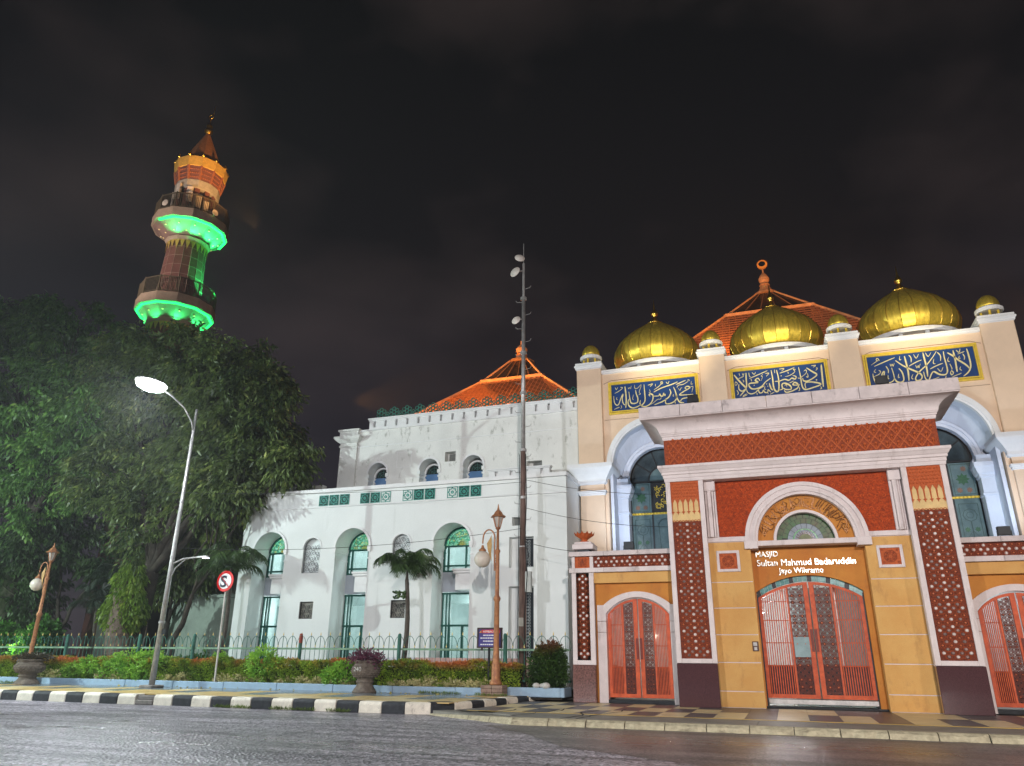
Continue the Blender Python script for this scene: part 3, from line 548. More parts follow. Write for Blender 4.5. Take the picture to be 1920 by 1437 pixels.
# doors ---------------------------------------------------
def door_leaf(par, cx, half, y, z0, zs, za, side, lw, nb, name='door_leaf', sticker=False):
    """side -1 left leaf, +1 right leaf. stile / bars / stile / pierced lattice / meeting stile"""
    xo, xm = cx+side*half, cx+side*.02; g_ = lambda x: segz(x, cx, half, zs, za)
    mb = MB(); W2 = .10
    def arcbar(xa, xb, drop, w, y0, y1, n=10):
        for i in range(n):
            a = xa+(xb-xa)*i/n; b = xa+(xb-xa)*(i+1)/n
            mb.add([(a,y0,g_(a)-drop-w),(b,y0,g_(b)-drop-w),(b,y0,g_(b)-drop),(a,y0,g_(a)-drop),(a,y1,g_(a)-drop-w),(b,y1,g_(b)-drop-w),(b,y1,g_(b)-drop),(a,y1,g_(a)-drop)],[(0,1,2,3),(7,6,5,4),(0,4,5,1),(3,2,6,7)])
    def stile(xa, xb, zb=z0):
        a, b = min(xa,xb), max(xa,xb); mb.add([(a,y,zb),(b,y,zb),(b,y,g_(b)),(a,y,g_(a)),(a,y+.06,zb),(b,y+.06,zb),(b,y+.06,g_(b)),(a,y+.06,g_(a))],[(0,1,2,3),(4,7,6,5),(0,4,5,1),(3,2,6,7),(0,3,7,4),(1,5,6,2)])
    stile(xo, xo-side*W2); stile(xm, xm+side*.13); arcbar(min(xo,xm), max(xo,xm), 0, .08, y-.004, y+.064)
    a, b = sorted((xo-side*W2, xm+side*.13)); mb.box(a, b, y+.002, y+.058, z0, z0+.11)
    xl = xm+side*(.13+lw); stile(xl, xl+side*.05, z0+.1)
    for zr in (z0+.9, z0+1.55, z0+2.2, z0+2.75):
        a, b = sorted((xl+side*.05, xo-side*W2))
        if zr < min(g_(a), g_(b))-.1: mb.box(a, b, y+.02, y+.035, zr-.012, zr+.012)
    leaf = mb.build(name, ORANGEM, par)
    bm_ = MB().box(-.013, .013, 0, .022, 0, 1).mesh('bar'); bm_.materials.append(ORANGEM)
    xa, xb = xl+side*.05, xo-side*W2
    for i in range(nb):
        x = xa+(xb-xa)*(i+.5)/nb; o = put('bar', bm_, leaf, loc=(x, y+.02, z0+.1)); o.scale = (1, 1, g_(x)-.07-z0-.1)
    # pierced lattice
    seen = set(); a, b = sorted((xm+side*.13, xl)); lt = MB(); w = MB(); mid = (a+b)/2; dx = (b-a)/4; dzl = dx*1.74
    for c in (-2, -1, 0, 1, 2):
        r = 0
        while True:
            z = z0+.12+dzl*(r+(.5 if c%2 == 0 else 0)); x = mid+c*dx; r += 1
            if z > g_(x)-.12: break
            R = dx*.50
            if abs(c) < 2:
                solid = (c%2 != 0 and r%3 != 1)
                if solid: disc(lt, x, z, R*.95, y+.012, y+.03, 10); disc(w, x, z, R*.42, y, y+.02, 6)
                else: lt.ring(x, z, R*.62, R*.92, y+.015, y+.035, 0, 2*pi, 10)
            for q in range(6):
                aa = pi/6+q*pi/3; x2 = x+dx*.64*cos(aa)
                if a-.01 < x2 < b+.01: lt.bar((x+R*.85*cos(aa),y+.025,z+R*.85*sin(aa)),(x2,y+.025,z+dx*.64*sin(aa)), dx*.2, .015)
            for q in range(6):
                aa = q*pi/3; x2, z2 = x+dx*.78*cos(aa), z+dx*.78*sin(aa)
                if (round(x2*40), round(z2*40)) in seen: continue
                seen.add((round(x2*40), round(z2*40)))
                if a < x2-.02 and x2+.02 < b and z2 < g_(x2)-.1: lt.ring(x2, z2, dx*.12, dx*.27, y+.015, y+.035, 0, 2*pi, 6)
    lt.box(a, a+.02, y+.012, y+.04, z0+.1, g_(a)-.06); lt.box(b-.02, b, y+.012, y+.04, z0+.1, g_(b)-.06)
    lt.build('pierced_lattice', LATT, leaf, kind='stuff'); w.build('lattice_boss', CERO, leaf, kind='stuff')
    if sticker:
        fr2 = MB().box(a+.02, b+.0, y+.005, y+.012, z0+1.15, z0+1.72).build('door_notice', mat('pale_teal_plate', (.30,.42,.44), .2, 0, .1), leaf)
    zc = z0+(za-z0)*.50; hb = MB(); hb.box(*sorted((xm+side*.012, xm+side*.075)), y-.03, y, zc-.36, zc+.28); hb.build('door_handle', mat('dark_red_steel', (.16,.02,.01), .4), leaf)
    # lower closing sheet behind bars
    a, b = sorted((xm+side*.05, xo-side*.05)); MB().box(a, b, y+.10, y+.11, z0+.05, z0+.92).build('kick_sheet', mat('dark_tinted_sheet', (.06,.05,.055), .12, 0, .1, 3), leaf)
    return leaf
door_leaf(gate, .80, 1.49, 25.14, .42, 3.29, 3.74, -1, .46, 11, sticker=True); door_leaf(gate, .80, 1.49, 25.14, .42, 3.29, 3.74, 1, .46, 11)
# passage behind the door: white room with a lamp, glass inner doors
INT = mat('interior_white', (.62, .64, .62), .6, 0, .05, 1)
b = MB(); b.box(-1.2, 2.9, 29.4, 29.5, .15, 4.6); b.box(-1.3,-1.2,25.6,29.5,.15,4.6); b.box(2.9,3.0,25.6,29.5,.15,4.6); b.box(-1.3,3.0,25.6,29.5,4.6,4.7); b.box(-1.3,3.0,25.31,29.5,.13,.17); b.build('passage_wall', INT, gate)
light('passage_lamp', 'POINT', (-.35, 26.1, 2.9), 190, (.93,.96,1), .05); light('passage_lamp', 'POINT', (1.2, 27.8, 4.2), 9, (.9,1,.98), .1)
db = MB(); db.box(-.72, 2.32, 25.62, 25.66, 1.0, 1.04)
for x in (-.70, .02, .78, 1.55, 2.28): db.box(x-.02, x+.02, 25.6, 25.66, .2, 3.7)
db.build('glass_door_frame', STEEL, gate); MB().box(.1, 2.3, 25.63, 25.64, .2, 3.6).build('glass_door_pane', glass('etched_glass', (.8,.9,.9), .08, .55, (.35,.42,.42)), gate)
# ---------------------------------------------------------------- side gates (wings)
def side_gate(x0, x1, pil, cx, label):
    """x0..x1 wing span; pil = (a,b) outer pillar span"""
    g = thing('side_gate', label, 'gate', ((x0+x1)/2, 25.4, .15))
    a, b = pil
    MB().box(a-.09, b+.10, 24.94, 30.4, .15, 1.28).build('granite_plinth', mat('reddish_granite', (.19,.085,.07), .22, 0, .3, 20, .05, 60, coat=.3), g, bevel=.012)
    MB().box(a-.03, b+.07, 25.05, 30.4, 1.28, 4.2).build('pillar_core', GTRIM, g)
    fb_ = MB(); fb_.box(a-.09,a+.06,25.0,25.1,1.28,4.2); fb_.box(b-.06,b+.10,25.0,25.1,1.28,4.2); fb_.box(a+.06,b-.06,25.0,25.1,1.28,1.42); fb_.build('pillar_frame', GTRIM, g, bevel=.008)
    rosette_panel(g, a+.06, b-.06, 1.42, 4.18, 25.05)
    # deck, string bands and balustrade panel
    xa, xb = min(x0, a-.1), max(x1, b+.1)
    n_ = 3
    for k in range(n_):
        u0, u1 = xa-.06*(k == 0 and xa < 0)+(xb-xa)*k/n_, xa+(xb-xa)*(k+1)/n_+.06*(k == n_-1 and xb > 6)
        MB().box(u0+.004, u1-.004, 24.93, 25.25, 4.19, 4.34).build('string_course', GDIRTY if k == 1 else GTRIM, g, bevel=.006)
        MB().box(u0+.004, u1-.004, 24.90, 25.25, 4.73, 4.88).build('coping_slab', GDIRTY, g, bevel=.006)
    MB().box(xa, xb, 25.09, 30.4, 4.20, 4.86).build('balcony_deck', GTRIM, g)
    left = a < 0; c0, c1 = (b-.02, b+.10) if left else (a-.10, a+.02)
    fb_ = MB(); fb_.box(c0, c1, 25.0, 25.1, 4.34, 4.73); o0, o1 = (a-.07, a+.03) if left else (b-.03, b+.07); fb_.box(o0, o1, 25.0, 25.1, 4.34, 4.73); fb_.build('balustrade_post', GTRIM, g, bevel=.006)
    s0, s1 = (o1, c0) if left else (c1, o0); MB().box(s0, s1, 25.04, 25.1, 4.34, 4.73).build('square_panel', TERRA_L, g)
    sc2 = MB(); sm = (s0+s1)/2
    for dz_ in (-.1, 0, .1):
        for dx_ in (-.1, .1): sc2.ring(sm+dx_, 4.535+dz_, .03, .048, 25.02, 25.05, 0, 2*pi, 7)
    sc2.prism([(sm-.05,4.4),(sm+.05,4.4),(sm+.07,4.52),(sm,4.68),(sm-.07,4.52)], 25.02, 25.05); sc2.build('carved_relief', TERRA, g)
    r0, r1 = (c1, x1) if left else (x0, c0); rosette_panel(g, r0, r1, 4.34, 4.73, 25.05, False)
    # ochre beam, wall and arch
    w0, w1 = (b+.1, x1) if left else (x0, a-.1)
    MB().box(w0, w1, 25.04, 25.6, 3.84, 4.19).build('beam', OCHRE, g, bevel=.01)
    half = 1.03; cc = cx
    wb = MB(); wall_with_arches(wb, w0, w1, .15, 3.84, 25.2, 25.5, [(cc, half+.16, .15, 2.98, 3.46)]); wb.build('wall', OCHRE2, g)
    sm_ = MB(); O = arcpts(cc, half+.20, 3.02, 3.56, 24); I = arcpts(cc, half+.01, 2.86, 3.38, 24)
    for i in range(24):
        (xa_,za_),(xb_,zb_) = O[i],O[i+1]; (xc,zc),(xd,zd) = I[i],I[i+1]
        sm_.add([(xc,25.12,zc),(xd,25.12,zd),(xb_,25.12,zb_),(xa_,25.12,za_),(xc,25.45,zc),(xd,25.45,zd),(xb_,25.45,zb_),(xa_,25.45,za_)],[(0,1,2,3),(4,7,6,5),(0,4,5,1),(3,2,6,7)])
    sm_.build('arch_surround', GTRIM, g)
    for s_ in (-1, 1):
        e0, e1 = sorted((cc+s_*(half+.01), cc+s_*(half+.30)))
        e0, e1 = max(e0, w0), min(e1, w1)
        for za_, zb_ in ((.15, 2.28), (2.29, 2.62), (2.63, 3.14)): MB().box(e0, e1, 25.13, 25.45, za_, zb_).build('jamb_block', GTRIM, g, bevel=.006)
    MB().box(cc-half-.1, cc+half+.1, 25.15, 25.6, .15, .26).build('door_threshold', DARKM, g)
    for s_ in (-1, 1): MB().box(*sorted((cc+s_*half, cc+s_*(half+.05))), 25.24, 25.3, .2, 2.9).build('door_post', ORANGEM, g)
    door_leaf(g, cc, half-.02, 25.25, .32, 2.84, 3.33, -1, .33, 8); door_leaf(g, cc, half-.02, 25.25, .32, 2.84, 3.33, 1, .33, 8)
    b = MB(); b.box(w0, w1, 28.4, 28.5, .15, 4.1); b.box(w0-.02, w0, 25.6, 28.5, .15, 4.1); b.box(w1, w1+.02, 25.6, 28.5, .15, 4.1); b.box(w0, w1, 25.6, 28.5, .13, .17); b.build('passage_wall', INT, g)
    return g
side_gate(-6.65, -3.21, (-6.56, -5.99), -4.50, 'left side gate with orange double door beside the granite pillar next to the hedge')
side_gate(4.98, 8.42, (7.76, 8.33), 6.27, 'right side gate with orange double door cut by the right edge of the picture')
light('passage_lamp', 'POINT', (-5.3, 26.6, 2.9), 18, (.75,.85,1), .06); light('passage_lamp', 'POINT', (-3.75, 26.2, 2.2), 25, (1,.92,.75), .03); light('passage_lamp', 'POINT', (6.2, 27, 3.2), 45, (.9,.93,1), .08)
# lotus bowl on the left wing, small gate lamp boxes
lt = thing('lotus_bowl', 'terracotta lotus bowl on a white stepped base above the left gate pillar', 'ornament', (-6.25, 25.35, 4.88))
b = MB(); b.box(-6.46,-6.04,25.14,25.56,4.88,4.98); b.build('base_block', DARKM, lt); b = MB(); b.box(-6.62,-5.88,25.02,25.68,4.98,5.16); b.box(-6.55,-5.95,25.08,25.62,5.16,5.24); b.build('stepped_base', GTRIM, lt, bevel=.02)
lb = MB(); lb.lathe([(.13,5.24),(.15,5.29),(.08,5.32),(.14,5.36),(.27,5.45),(.30,5.52),(.26,5.54),(.05,5.50)], (-6.25,25.35,0), 16); lb.build('bowl', TERRA_L, lt, smooth=True)
for i in range(12):
    a = 2*pi*i/12; c, s_ = cos(a), sin(a); p = lambda r, z, t=0: (-6.25+r*c-t*s_, 25.35+r*s_+t*c, z)
    MB().add([p(.16,5.38,-.04),p(.16,5.38,.04),p(.31,5.48,.085),p(.37,5.60,0),p(.31,5.48,-.085)],[(0,1,2,3,4)]).build('petal', TERRA_L, lt)
for k, (x, y, z, lab) in enumerate(((-4.70, 25.3, 4.88, 'black flood lamp on the left balcony ledge'), (6.35, 25.3, 4.88, 'black flood lamp on the right balcony ledge'), (-2.06, 23.75, 9.36, 'black flood lamp on the cornice under the left blue banner'), (3.62, 23.75, 9.36, 'black flood lamp on the cornice under the right blue banner'))):
    f = thing('flood_lamp', lab, 'flood lamp', (x, y, z), 'flood lamps on the gate')
    w = .17; b = MB(); b.box(x-w, x+w, y-.05, y+.08, z+.07, z+.33); b.build('housing', DARKM, f, bevel=.01)
    b = MB(); b.box(x-w-.02,x-w,y-.02,y+.02,z,z+.2); b.box(x+w,x+w+.02,y-.02,y+.02,z,z+.2); b.box(x-w-.02,x+w+.02,y-.03,y+.03,z,z+.015); b.build('bracket', DARKM, f)
    MB().box(x-w+.03, x+w-.03, y+.081, y+.085, z+.1, z+.3).build('lens', mat('lamp_glass', (.45,.42,.36), .1), f)
# ---------------------------------------------------------------- beige mosque front with calligraphy panels and gold domes
FY = 30.5
fac = thing('mosque_building', 'beige mosque front with three tall arches and blue calligraphy panels behind the gate', 'building', (.92, 34, .15))
BW = mat('bluish_white_plaster', (.66, .71, .80), .7, 0, .05, .7, .06, 30)
bays = [(-4.41, -6.56, -2.26), (.90, -1.20, 2.90), (6.22, 4.03, 8.35)]
pillars = [(-7.67, -6.56), (-2.26, -1.20), (2.90, 4.03), (8.35, 9.50)]
BC = [-4.41, .87, 6.19]; AR_O, ASP = 2.03, 9.22
w = MB()
ops = [(c, AR_O, 4.9, ASP, ASP+AR_O) for c in BC]
wall_with_arches(w, -7.6, 9.45, .2, 13.45, FY+.12, FY+.55, ops, 36); w.build('wall', BEIGE, fac)
MB().box(-7.55, 9.4, FY+3.4, 40, .2, 13.4).build('hall_wall', BEIGE, fac)
cp = MB()
for (a, b) in [(-6.5, -2.3), (-1.15, 2.86), (4.08, 8.3)]:
    cp.mould(a, b, FY+.12, FY+1.2, [(0,13.44),(.06,13.47),(.06,13.52),(.10,13.54),(.10,13.62),(0,13.62)])
cp.build('parapet_coping', WTRIM, fac)
b = MB(); b.box(-7.55, 9.4, FY+.55, FY+3.4, 13.2, 13.42); b.build('roof_slab', BEIGE, fac)
for a, b_ in pillars:
    pl = MB(); pl.box(a, b_, FY-.08, FY+1.1, 9.2, 13.72); pl.build('pillar', BEIGE, fac, bevel=.02)
    ps = MB(); ps.box(a+.03, b_-.03, FY-.03, FY+1.1, .2, 9.2); ps.build('lower_pillar', BEIGE, fac, bevel=.02)
    pc = MB(); pc.mould(a, b_, FY-.08, FY+1.1, [(0,13.70),(.05,13.74),(.05,13.80),(.09,13.84),(.09,13.90),(.05,13.93),(.05,14.02),(0,14.02)]); pc.build('pillar_cap', WTRIM, fac)
    k = MB(); k.mould(a+.03, b_-.03, FY-.03, FY+1.4, [(.004,7.96),(.05,8.0),(.05,8.06),(.09,8.09),(.09,8.16),(0,8.17)]); k.mould(a+.03, b_-.03, FY-.03, FY+1.4, [(.004,8.42),(.08,8.46),(.12,8.50),(.12,8.62),(.16,8.70),(.26,8.86),(.42,9.04),(.45,9.10),(.45,9.26),(0,9.26)]); k.build('capital', WTRIM, fac)
# thin dark brown joints framing each panel bay
for a, b_ in [(-6.5, -2.3), (-1.15, 2.86), (4.08, 8.3)]:
    jm = mat('dark_joint_line', (.30,.19,.13), .8)
    j = MB(); y0, y1 = FY+.105, FY+.13; j.box(a+.35, b_-.35, y0, y1, 13.10, 13.125); j.bar((a, FY+.117, 12.98), (a+.35, FY+.117, 13.112), .02, .02); j.bar((b_, FY+.117, 12.98), (b_-.35, FY+.117, 13.112), .02, .02); j.box(a, b_, y0, y1, 11.28, 11.295); j.build('wall_joint', jm, fac)
# panels
for k, (x0, x1) in enumerate(((-6.14, -2.49), (-.93, 2.66), (4.23, 7.99))):
    lab = ('calligraphy panel reading Muhammad rasul Allah', 'calligraphy panel with the widest most interlaced script', 'calligraphy panel reading la ilaha illa Allah')[k]
    p = MB().box(x0, x1, FY+.06, FY+.14, 11.63, 12.87).build('calligraphy_panel', BLUEP, fac, label='blue '+lab)
    f = MB(); frame(f, x0-.13, x1+.13, 11.50, 13.0, .07, FY+.02, FY+.14); f.build('gold_frame', GOLDP, p)
    f = MB(); frame(f, x0-.045, x1+.045, 11.585, 12.915, .05, FY-.005, FY+.12); f.build('gold_frame', GOLDP, p)
    c = MB()
    for pts, wd in CALLIGRAPHY[k+1]:
        P = [Vector((pts[i]/100, 0, pts[i+1]/100)) for i in range(0, len(pts), 2)]
        Q = []      # Catmull-Rom resample
        for i in range(len(P)-1):
            p0, p1, p2, p3 = P[max(i-1,0)], P[i], P[i+1], P[min(i+2,len(P)-1)]
            for t in (0,.25,.5,.75): Q.append(.5*((2*p1)+(p2-p0)*t+(2*p0-5*p1+4*p2-p3)*t*t+(3*p1-p0-3*p2+p3)*t**3))
        Q.append(P[-1]); n = len(Q); wd = wd/100*.94; vs = []
        for i, q in enumerate(Q):
            t = (Q[min(i+1,n-1)]-Q[max(i-1,0)]); t = t.normalized() if t.length > 1e-6 else Vector((1,0,0)); nn = Vector((-t.z,0,t.x))
            u = i/(n-1); prof = (.45+.55*min(1,u*5)*min(1,(1-u)*4+.08)); ang = abs(t.x*.6+t.z*.8)
            h = wd*.5*prof*(.75+.35*(1-ang)); vs += [q+nn*h, q-nn*h]
        c.add([(v.x, FY+.03, v.z) for v in vs]+[(v.x, FY+.065, v.z) for v in vs], [(2*i,2*i+1,2*i+3,2*i+2) for i in range(n-1)]+[(2*i,2*i+2,2*n+2*i+2,2*n+2*i) for i in range(n-1)]+[(2*i+1,2*n+2*i+1,2*n+2*i+3,2*i+3) for i in range(n-1)])
    c.build('calligraphy', CALLI, p)
# arches, squinch reveals, inner windows
for bi, cx in enumerate(BC):
    m = MB(); m.ring(cx, ASP, 1.86, 2.05, FY-.04, FY+.2, 0, pi, 40); m.ring(cx, ASP, 1.78, 1.90, FY+.0, FY+.2, 0, pi, 40); m.build('arch_moulding', WTRIM, fac)
    RI, YI, CI = 1.62, FY+1.6, 8.86
    r = MB(); n = 14; vs = []       # faceted reveal
    for i in range(n+1):
        a = pi*i/n; vs += [(cx+1.88*cos(a), FY+.2, ASP+1.88*sin(a)), (cx+1.88*cos(a)*.98, FY+.9, ASP+.0+1.84*sin(a)+(.0 if i%2 else .06)), (cx+RI*cos(a), YI, CI+.1+RI*1.0*sin(a))]
    for i in range(n):
        for k in (0, 1): r.add([vs[3*i+k], vs[3*i+k+1], vs[3*i+4+k], vs[3*i+3+k]], [(0,1,2),(0,2,3)])
    for s_ in (-1, 1):
        r.box(*sorted((cx+s_*1.85, cx+s_*1.98)), FY+.3, FY+2.2, 4.9, 9.2)
    r.build('arch_reveal', BW, fac)
    ib = MB(); wall_with_arches(ib, cx-1.98, cx+1.98, 4.9, 11.3, YI, YI+.25, [(cx, 1.42, 4.9, CI, CI+1.42)], 30); ib.build('inner_wall', BW, fac)
    ir = MB(); ir.ring(cx, CI, 1.42, 1.60, YI-.07, YI+.05, 0, pi, 36); ir.ring(cx, CI, 1.55, 1.66, YI-.12, YI, 0, pi, 36); ir.build('inner_arch_moulding', BW, fac)
    for s_ in (-1, 1):
        e0, e1 = sorted((cx+s_*1.40, cx+s_*1.98))
        q = MB(); q.box(e0, e1, YI-.45, YI+.1, 4.9, 8.0); q.build('inner_pilaster', BW, fac, bevel=.02)
        q = MB(); q.mould(e0, e1, YI-.45, YI+.1, [(.004,7.3),(.04,7.33),(.04,7.40),(.004,7.42),(.004,7.98),(.05,8.02),(.05,8.10),(.10,8.16),(.16,8.34),(.19,8.40),(.19,8.56),(.04,8.60),(.04,8.86),(0,8.86)]); q.build('inner_capital', BW, fac)
        # cusped bracket
        bp = [(cx+s_*1.42, 8.9), (cx+s_*1.30, 8.72), (cx+s_*1.26, 8.55), (cx+s_*1.36, 8.42), (cx+s_*1.38, 8.28), (cx+s_*1.46, 8.2), (cx+s_*1.46, 8.9)]
        q = MB(); q.prism(bp, YI-.1, YI+.3); q.build('cusped_bracket', BW, fac)
    # window: frame, panes
    YW = FY+2.05; gp = mat('etched_teal_glass', (.17, .25, .25), .12, 0, .25, 1.5, .03, 6, col2=(.09, .14, .145)); gd = mat('dim_upper_glass', (.08, .11, .12), .08, 0, .4, 1.2, .02, 6, col2=(.03,.04,.045))
    win = MB().box(cx-1.5, cx+1.5, YW+.05, YW+.07, 4.9, 8.02).build('window', gd, fac)
    zs = [4.9, 5.72, 7.42, 8.84]; xs = [cx-1.44, cx-.52, cx+.52, cx+1.44]
    for i in range(3):
        for j in range(3):
            MB().box(xs[i]+.03, xs[i+1]-.03, YW+.0, YW+.03, zs[j]+.03, zs[j+1]-.03).build('pane', gp if (j < 2 or i != 1) else DARKM, win)
    na = 5; fanv = []
    for i in range(na):
        a0, a1 = pi*i/na, pi*(i+1)/na
        q = MB(); vs = [(cx+.62*cos(a0+(a1-a0)*t/5), YW+.01, 8.90+.62*sin(a0+(a1-a0)*t/5)) for t in range(6)]+[(cx+1.42*cos(a0+(a1-a0)*t/5), YW+.01, 8.90+1.42*sin(a0+(a1-a0)*t/5)) for t in range(6)]
        q.add(vs, [(t, t+1, t+7, t+6) for t in range(5)]); q.build('pane', gd, win)
    q = MB().fan(cx, 8.90, .6, YW+.012); q.build('pane', gp, win)
    l = MB()
    for x in xs: l.box(x-.03, x+.03, YW-.04, YW+.05, 4.9, 8.86)
    for z in (5.72, 8.86): l.box(cx-1.44, cx+1.44, YW-.04, YW+.05, z-.03, z+.03)
    for i in range(1, na): a = pi*i/na; l.bar((cx+.62*cos(a), YW, 8.9+.62*sin(a)), (cx+1.42*cos(a), YW, 8.9+1.42*sin(a)), .05, .06)
    l.ring(cx, 8.9, .58, .64, YW-.03, YW+.04, 0, pi, 20); l.ring(cx, 8.9, 1.36, 1.43, YW-.03, YW+.05, 0, pi, 30); l.build('window_frame', DARKM, win)
    g = MB(); g.box(cx-1.44, cx+1.44, YW-.08, YW+.02, 7.39, 7.47)
    for i in range(22): sph(g, (cx-1.4+i*.133, YW-.09, 7.43), .035, 5, 4)
    g.build('gilded_rail', GOLDP, win)
    # etched ornament: lines and flowers on the lower and upper side panes
    et = mat('etched_line', (.025, .075, .06), .4); ef = mat('etched_green_flower', (.03, .14, .06), .4, 0, .2, 20); eb = mat('etched_brown_flower', (.22, .12, .08), .4)
    o = MB(); fl_ = MB(); bf = MB()
    def star(mb, x, z, r, n=8):
        vs = [(x, YW-.008, z)]+[(x+(r if i%2 == 0 else r*.62)*cos(pi*i/n), YW-.008, z+(r if i%2 == 0 else r*.62)*sin(pi*i/n)) for i in range(2*n)]
        mb.add(vs, [(0, 1+i, 1+(i+1)%(2*n)) for i in range(2*n)])
    for i in (0, 2):
        xm = (xs[i]+xs[i+1])/2
        frame(o, xs[i]+.13, xs[i+1]-.13, 5.82, 7.2, .018, YW-.012, YW); o.ring(xm, 6.75, .23, .25, YW-.012, YW, 0, 2*pi, 8); o.ring(xm, 6.75, .12, .135, YW-.012, YW, 0, 2*pi, 6)
        o.bar((xm, YW-.006, 6.5), (xm, YW-.006, 5.85), .025, .01); o.bar((xm-.2, YW-.006, 5.9), (xm, YW-.006, 6.15), .02, .01); o.bar((xm+.2, YW-.006, 5.9), (xm, YW-.006, 6.15), .02, .01)
        o.ring(xm, 5.3, .2, .22, YW-.012, YW, 0, 2*pi, 6); frame(o, xs[i]+.13, xs[i+1]-.13, 5.0, 5.62, .018, YW-.012, YW)
        for d in (-.17, .17): star(fl_, xm+d, 6.2, .11)
        star(fl_, xm, 8.15, .25); frame(o, xs[i]+.1, xs[i+1]-.1, 7.55, 8.75, .014, YW-.012, YW)
        for d in (-.17, .17): star(bf, xm+d, 7.72, .12)
        star(bf, xm+.08, 8.56, .12)
    xm = cx
    for d in (-.2, .2): o.ring(xm+d*.0, 6.9, .28, .30, YW-.012, YW, 0, pi, 14); o.bar((xm+d*1.4, YW-.006, 6.9), (xm+d*1.1, YW-.006, 5.8), .022, .01)
    o.build('etched_lines', et, win); fl_.build('etched_flowers', ef, win); bf.build('etched_flowers', eb, win)
    gl = MB()
    for i in range(30):
        x, z = cx-.34+.68*random.random(), 7.62+1.05*random.random(); a0 = random.random()*6; gl.ring(x, z, .05, .08, YW-.015, YW-.0, a0, a0+4, 7)
    gl.build('gilded_script', GOLDP, win)
# domes
def dome(cx, label):
    cy = 33.0; d = thing('gold_dome', label, 'dome', (cx, cy, 13.42), 'gold domes on the mosque front')
    dr = MB(); dr.lathe([(1.62,13.42),(1.62,14.02)], (cx,cy,0), 32); dr.build('drum', BEIGE, d, smooth=False)
    rg = MB(); rg.lathe([(1.60,13.98),(1.98,13.98),(2.0,14.04),(1.98,14.17),(1.60,14.17)], (cx,cy,0), 40); rg.build('drum_ring', WTRIM, d, smooth=False)
    rl = MB(); rl.lathe([(1.6,13.42),(1.92,13.42),(1.92,13.52),(1.6,13.52)], (cx,cy,0), 40); rl.build('drum_base', WTRIM, d)
    pst = MB().box(-.07,.07,-.05,.05,13.52,13.98).mesh('post'); pst.materials.append(WTRIM)
    for i in range(12):
        a = 2*pi*(i+.35)/12; o = put('post', pst, d, loc=(cx+1.84*cos(a), cy+1.84*sin(a), 0), rot=(0,0,a+pi/2))
    prof = []
    for r, z in [(1.56,14.10),(1.78,14.26),(1.94,14.48),(2.02,14.74),(2.03,14.96),(1.97,15.22),(1.82,15.50),(1.56,15.80),(1.22,16.08),(.88,16.32),(.58,16.52),(.36,16.66)]: prof.append((r,z))
    for j in range(24):      # separate gold sheets, each seated a little differently
        a0, a1 = 2*pi*j/24, 2*pi*(j+1)/24; b = MB(); t1, t2 = random.uniform(-.012,.012), random.uniform(-.012,.012); vs = []
        for r, z in prof: vs += [(cx+(r+t1)*cos(a0), cy+(r+t1)*sin(a0), z), (cx+(r+t2)*cos(a1), cy+(r+t2)*sin(a1), z)]
        b.add(vs, [(2*q, 2*q+1, 2*q+3, 2*q+2) for q in range(len(prof)-1)]); b.build('gold_sheet', GOLD, d, smooth=True)
    MB().lathe([(r*.985, z) for r, z in prof], (cx,cy,0), 24).build('dome_shell', GOLD, d)
    sm = MB()     # standing seams between sheets
    for j in range(24):
        a = 2*pi*j/24; sm.tube([(cx+(r+.004)*cos(a), cy+(r+.004)*sin(a), z) for r, z in prof], .010, 4, False)
    sm.build('seams', GOLD2, d)
    f = MB(); f.lathe([(.36,16.66),(.38,16.70),(.30,16.74),(.17,16.86),(.10,17.0),(.08,17.08),(.15,17.14),(.17,17.22),(.13,17.32),(.06,17.42),(.035,17.6),(.012,17.95)], (cx,cy,0), 12); f.build('finial', GOLD2, d, smooth=True)
    return d
for cx, lab in ((-4.36, 'left gold onion dome above the Muhammad calligraphy panel'), (1.0, 'middle gold onion dome in front of the red tiled roof'), (6.37, 'right gold onion dome, the nearest and highest in the picture')): dome(cx, lab)
CUPL = ['small cupola on the leftmost pillar next to the dark sky', 'small cupola between the left and middle gold domes', 'small cupola between the middle and right gold domes', 'small cupola on the rightmost pillar of the mosque front']
for (a, b), lab in zip(pillars, CUPL):
    x, y = (a+b)/2, FY+.5; c = thing('cupola', lab, 'cupola', (x, y, 14.02), 'small cupolas on the pillars')
    pm = MB().lathe([(.06,0),(.045,.04),(.045,.3),(.07,.34)], (0,0,0), 8).mesh('column'); pm.materials.append(GOLDP)
    for i in range(6): ang = 2*pi*i/6+.3; put('column', pm, c, loc=(x+.33*cos(ang), y+.33*sin(ang), 14.02))
    q = MB(); q.lathe([(.20,14.33),(.46,14.33),(.50,14.38),(.50,14.47),(.44,14.52),(.2,14.53)], (x,y,0), 20); q.build('ring_slab', WTRIM, c)
    q = MB(); q.lathe([(.40,14.52),(.41,14.6),(.39,14.75),(.31,14.92),(.18,15.04),(.04,15.09)], (x,y,0), 18); q.build('dome_shell', GOLD, c, smooth=True)
# ---------------------------------------------------------------- white mosque wing
wm = thing('white_mosque', 'long white mosque wing with round arched windows and green star tiles', 'building', (-14, 33, .15))
LY, LX0, LX1, LT = 28.5, -22.9, -7.73, 8.48
k1 = 28.5/28; zz = lambda z: 1.5+(z-1.5)*k1
arch_c = [(-21.68, .84), (-17.41, .83), (-12.68, .84)]
small_c = [(-19.45, .44), (-15.02, .42)]
ops = [(c, h, .2, 5.92, 5.92+h) for c, h in arch_c]+[(c, h, zz(4.83), 5.97, 5.97+h) for c, h in small_c]
w = MB()
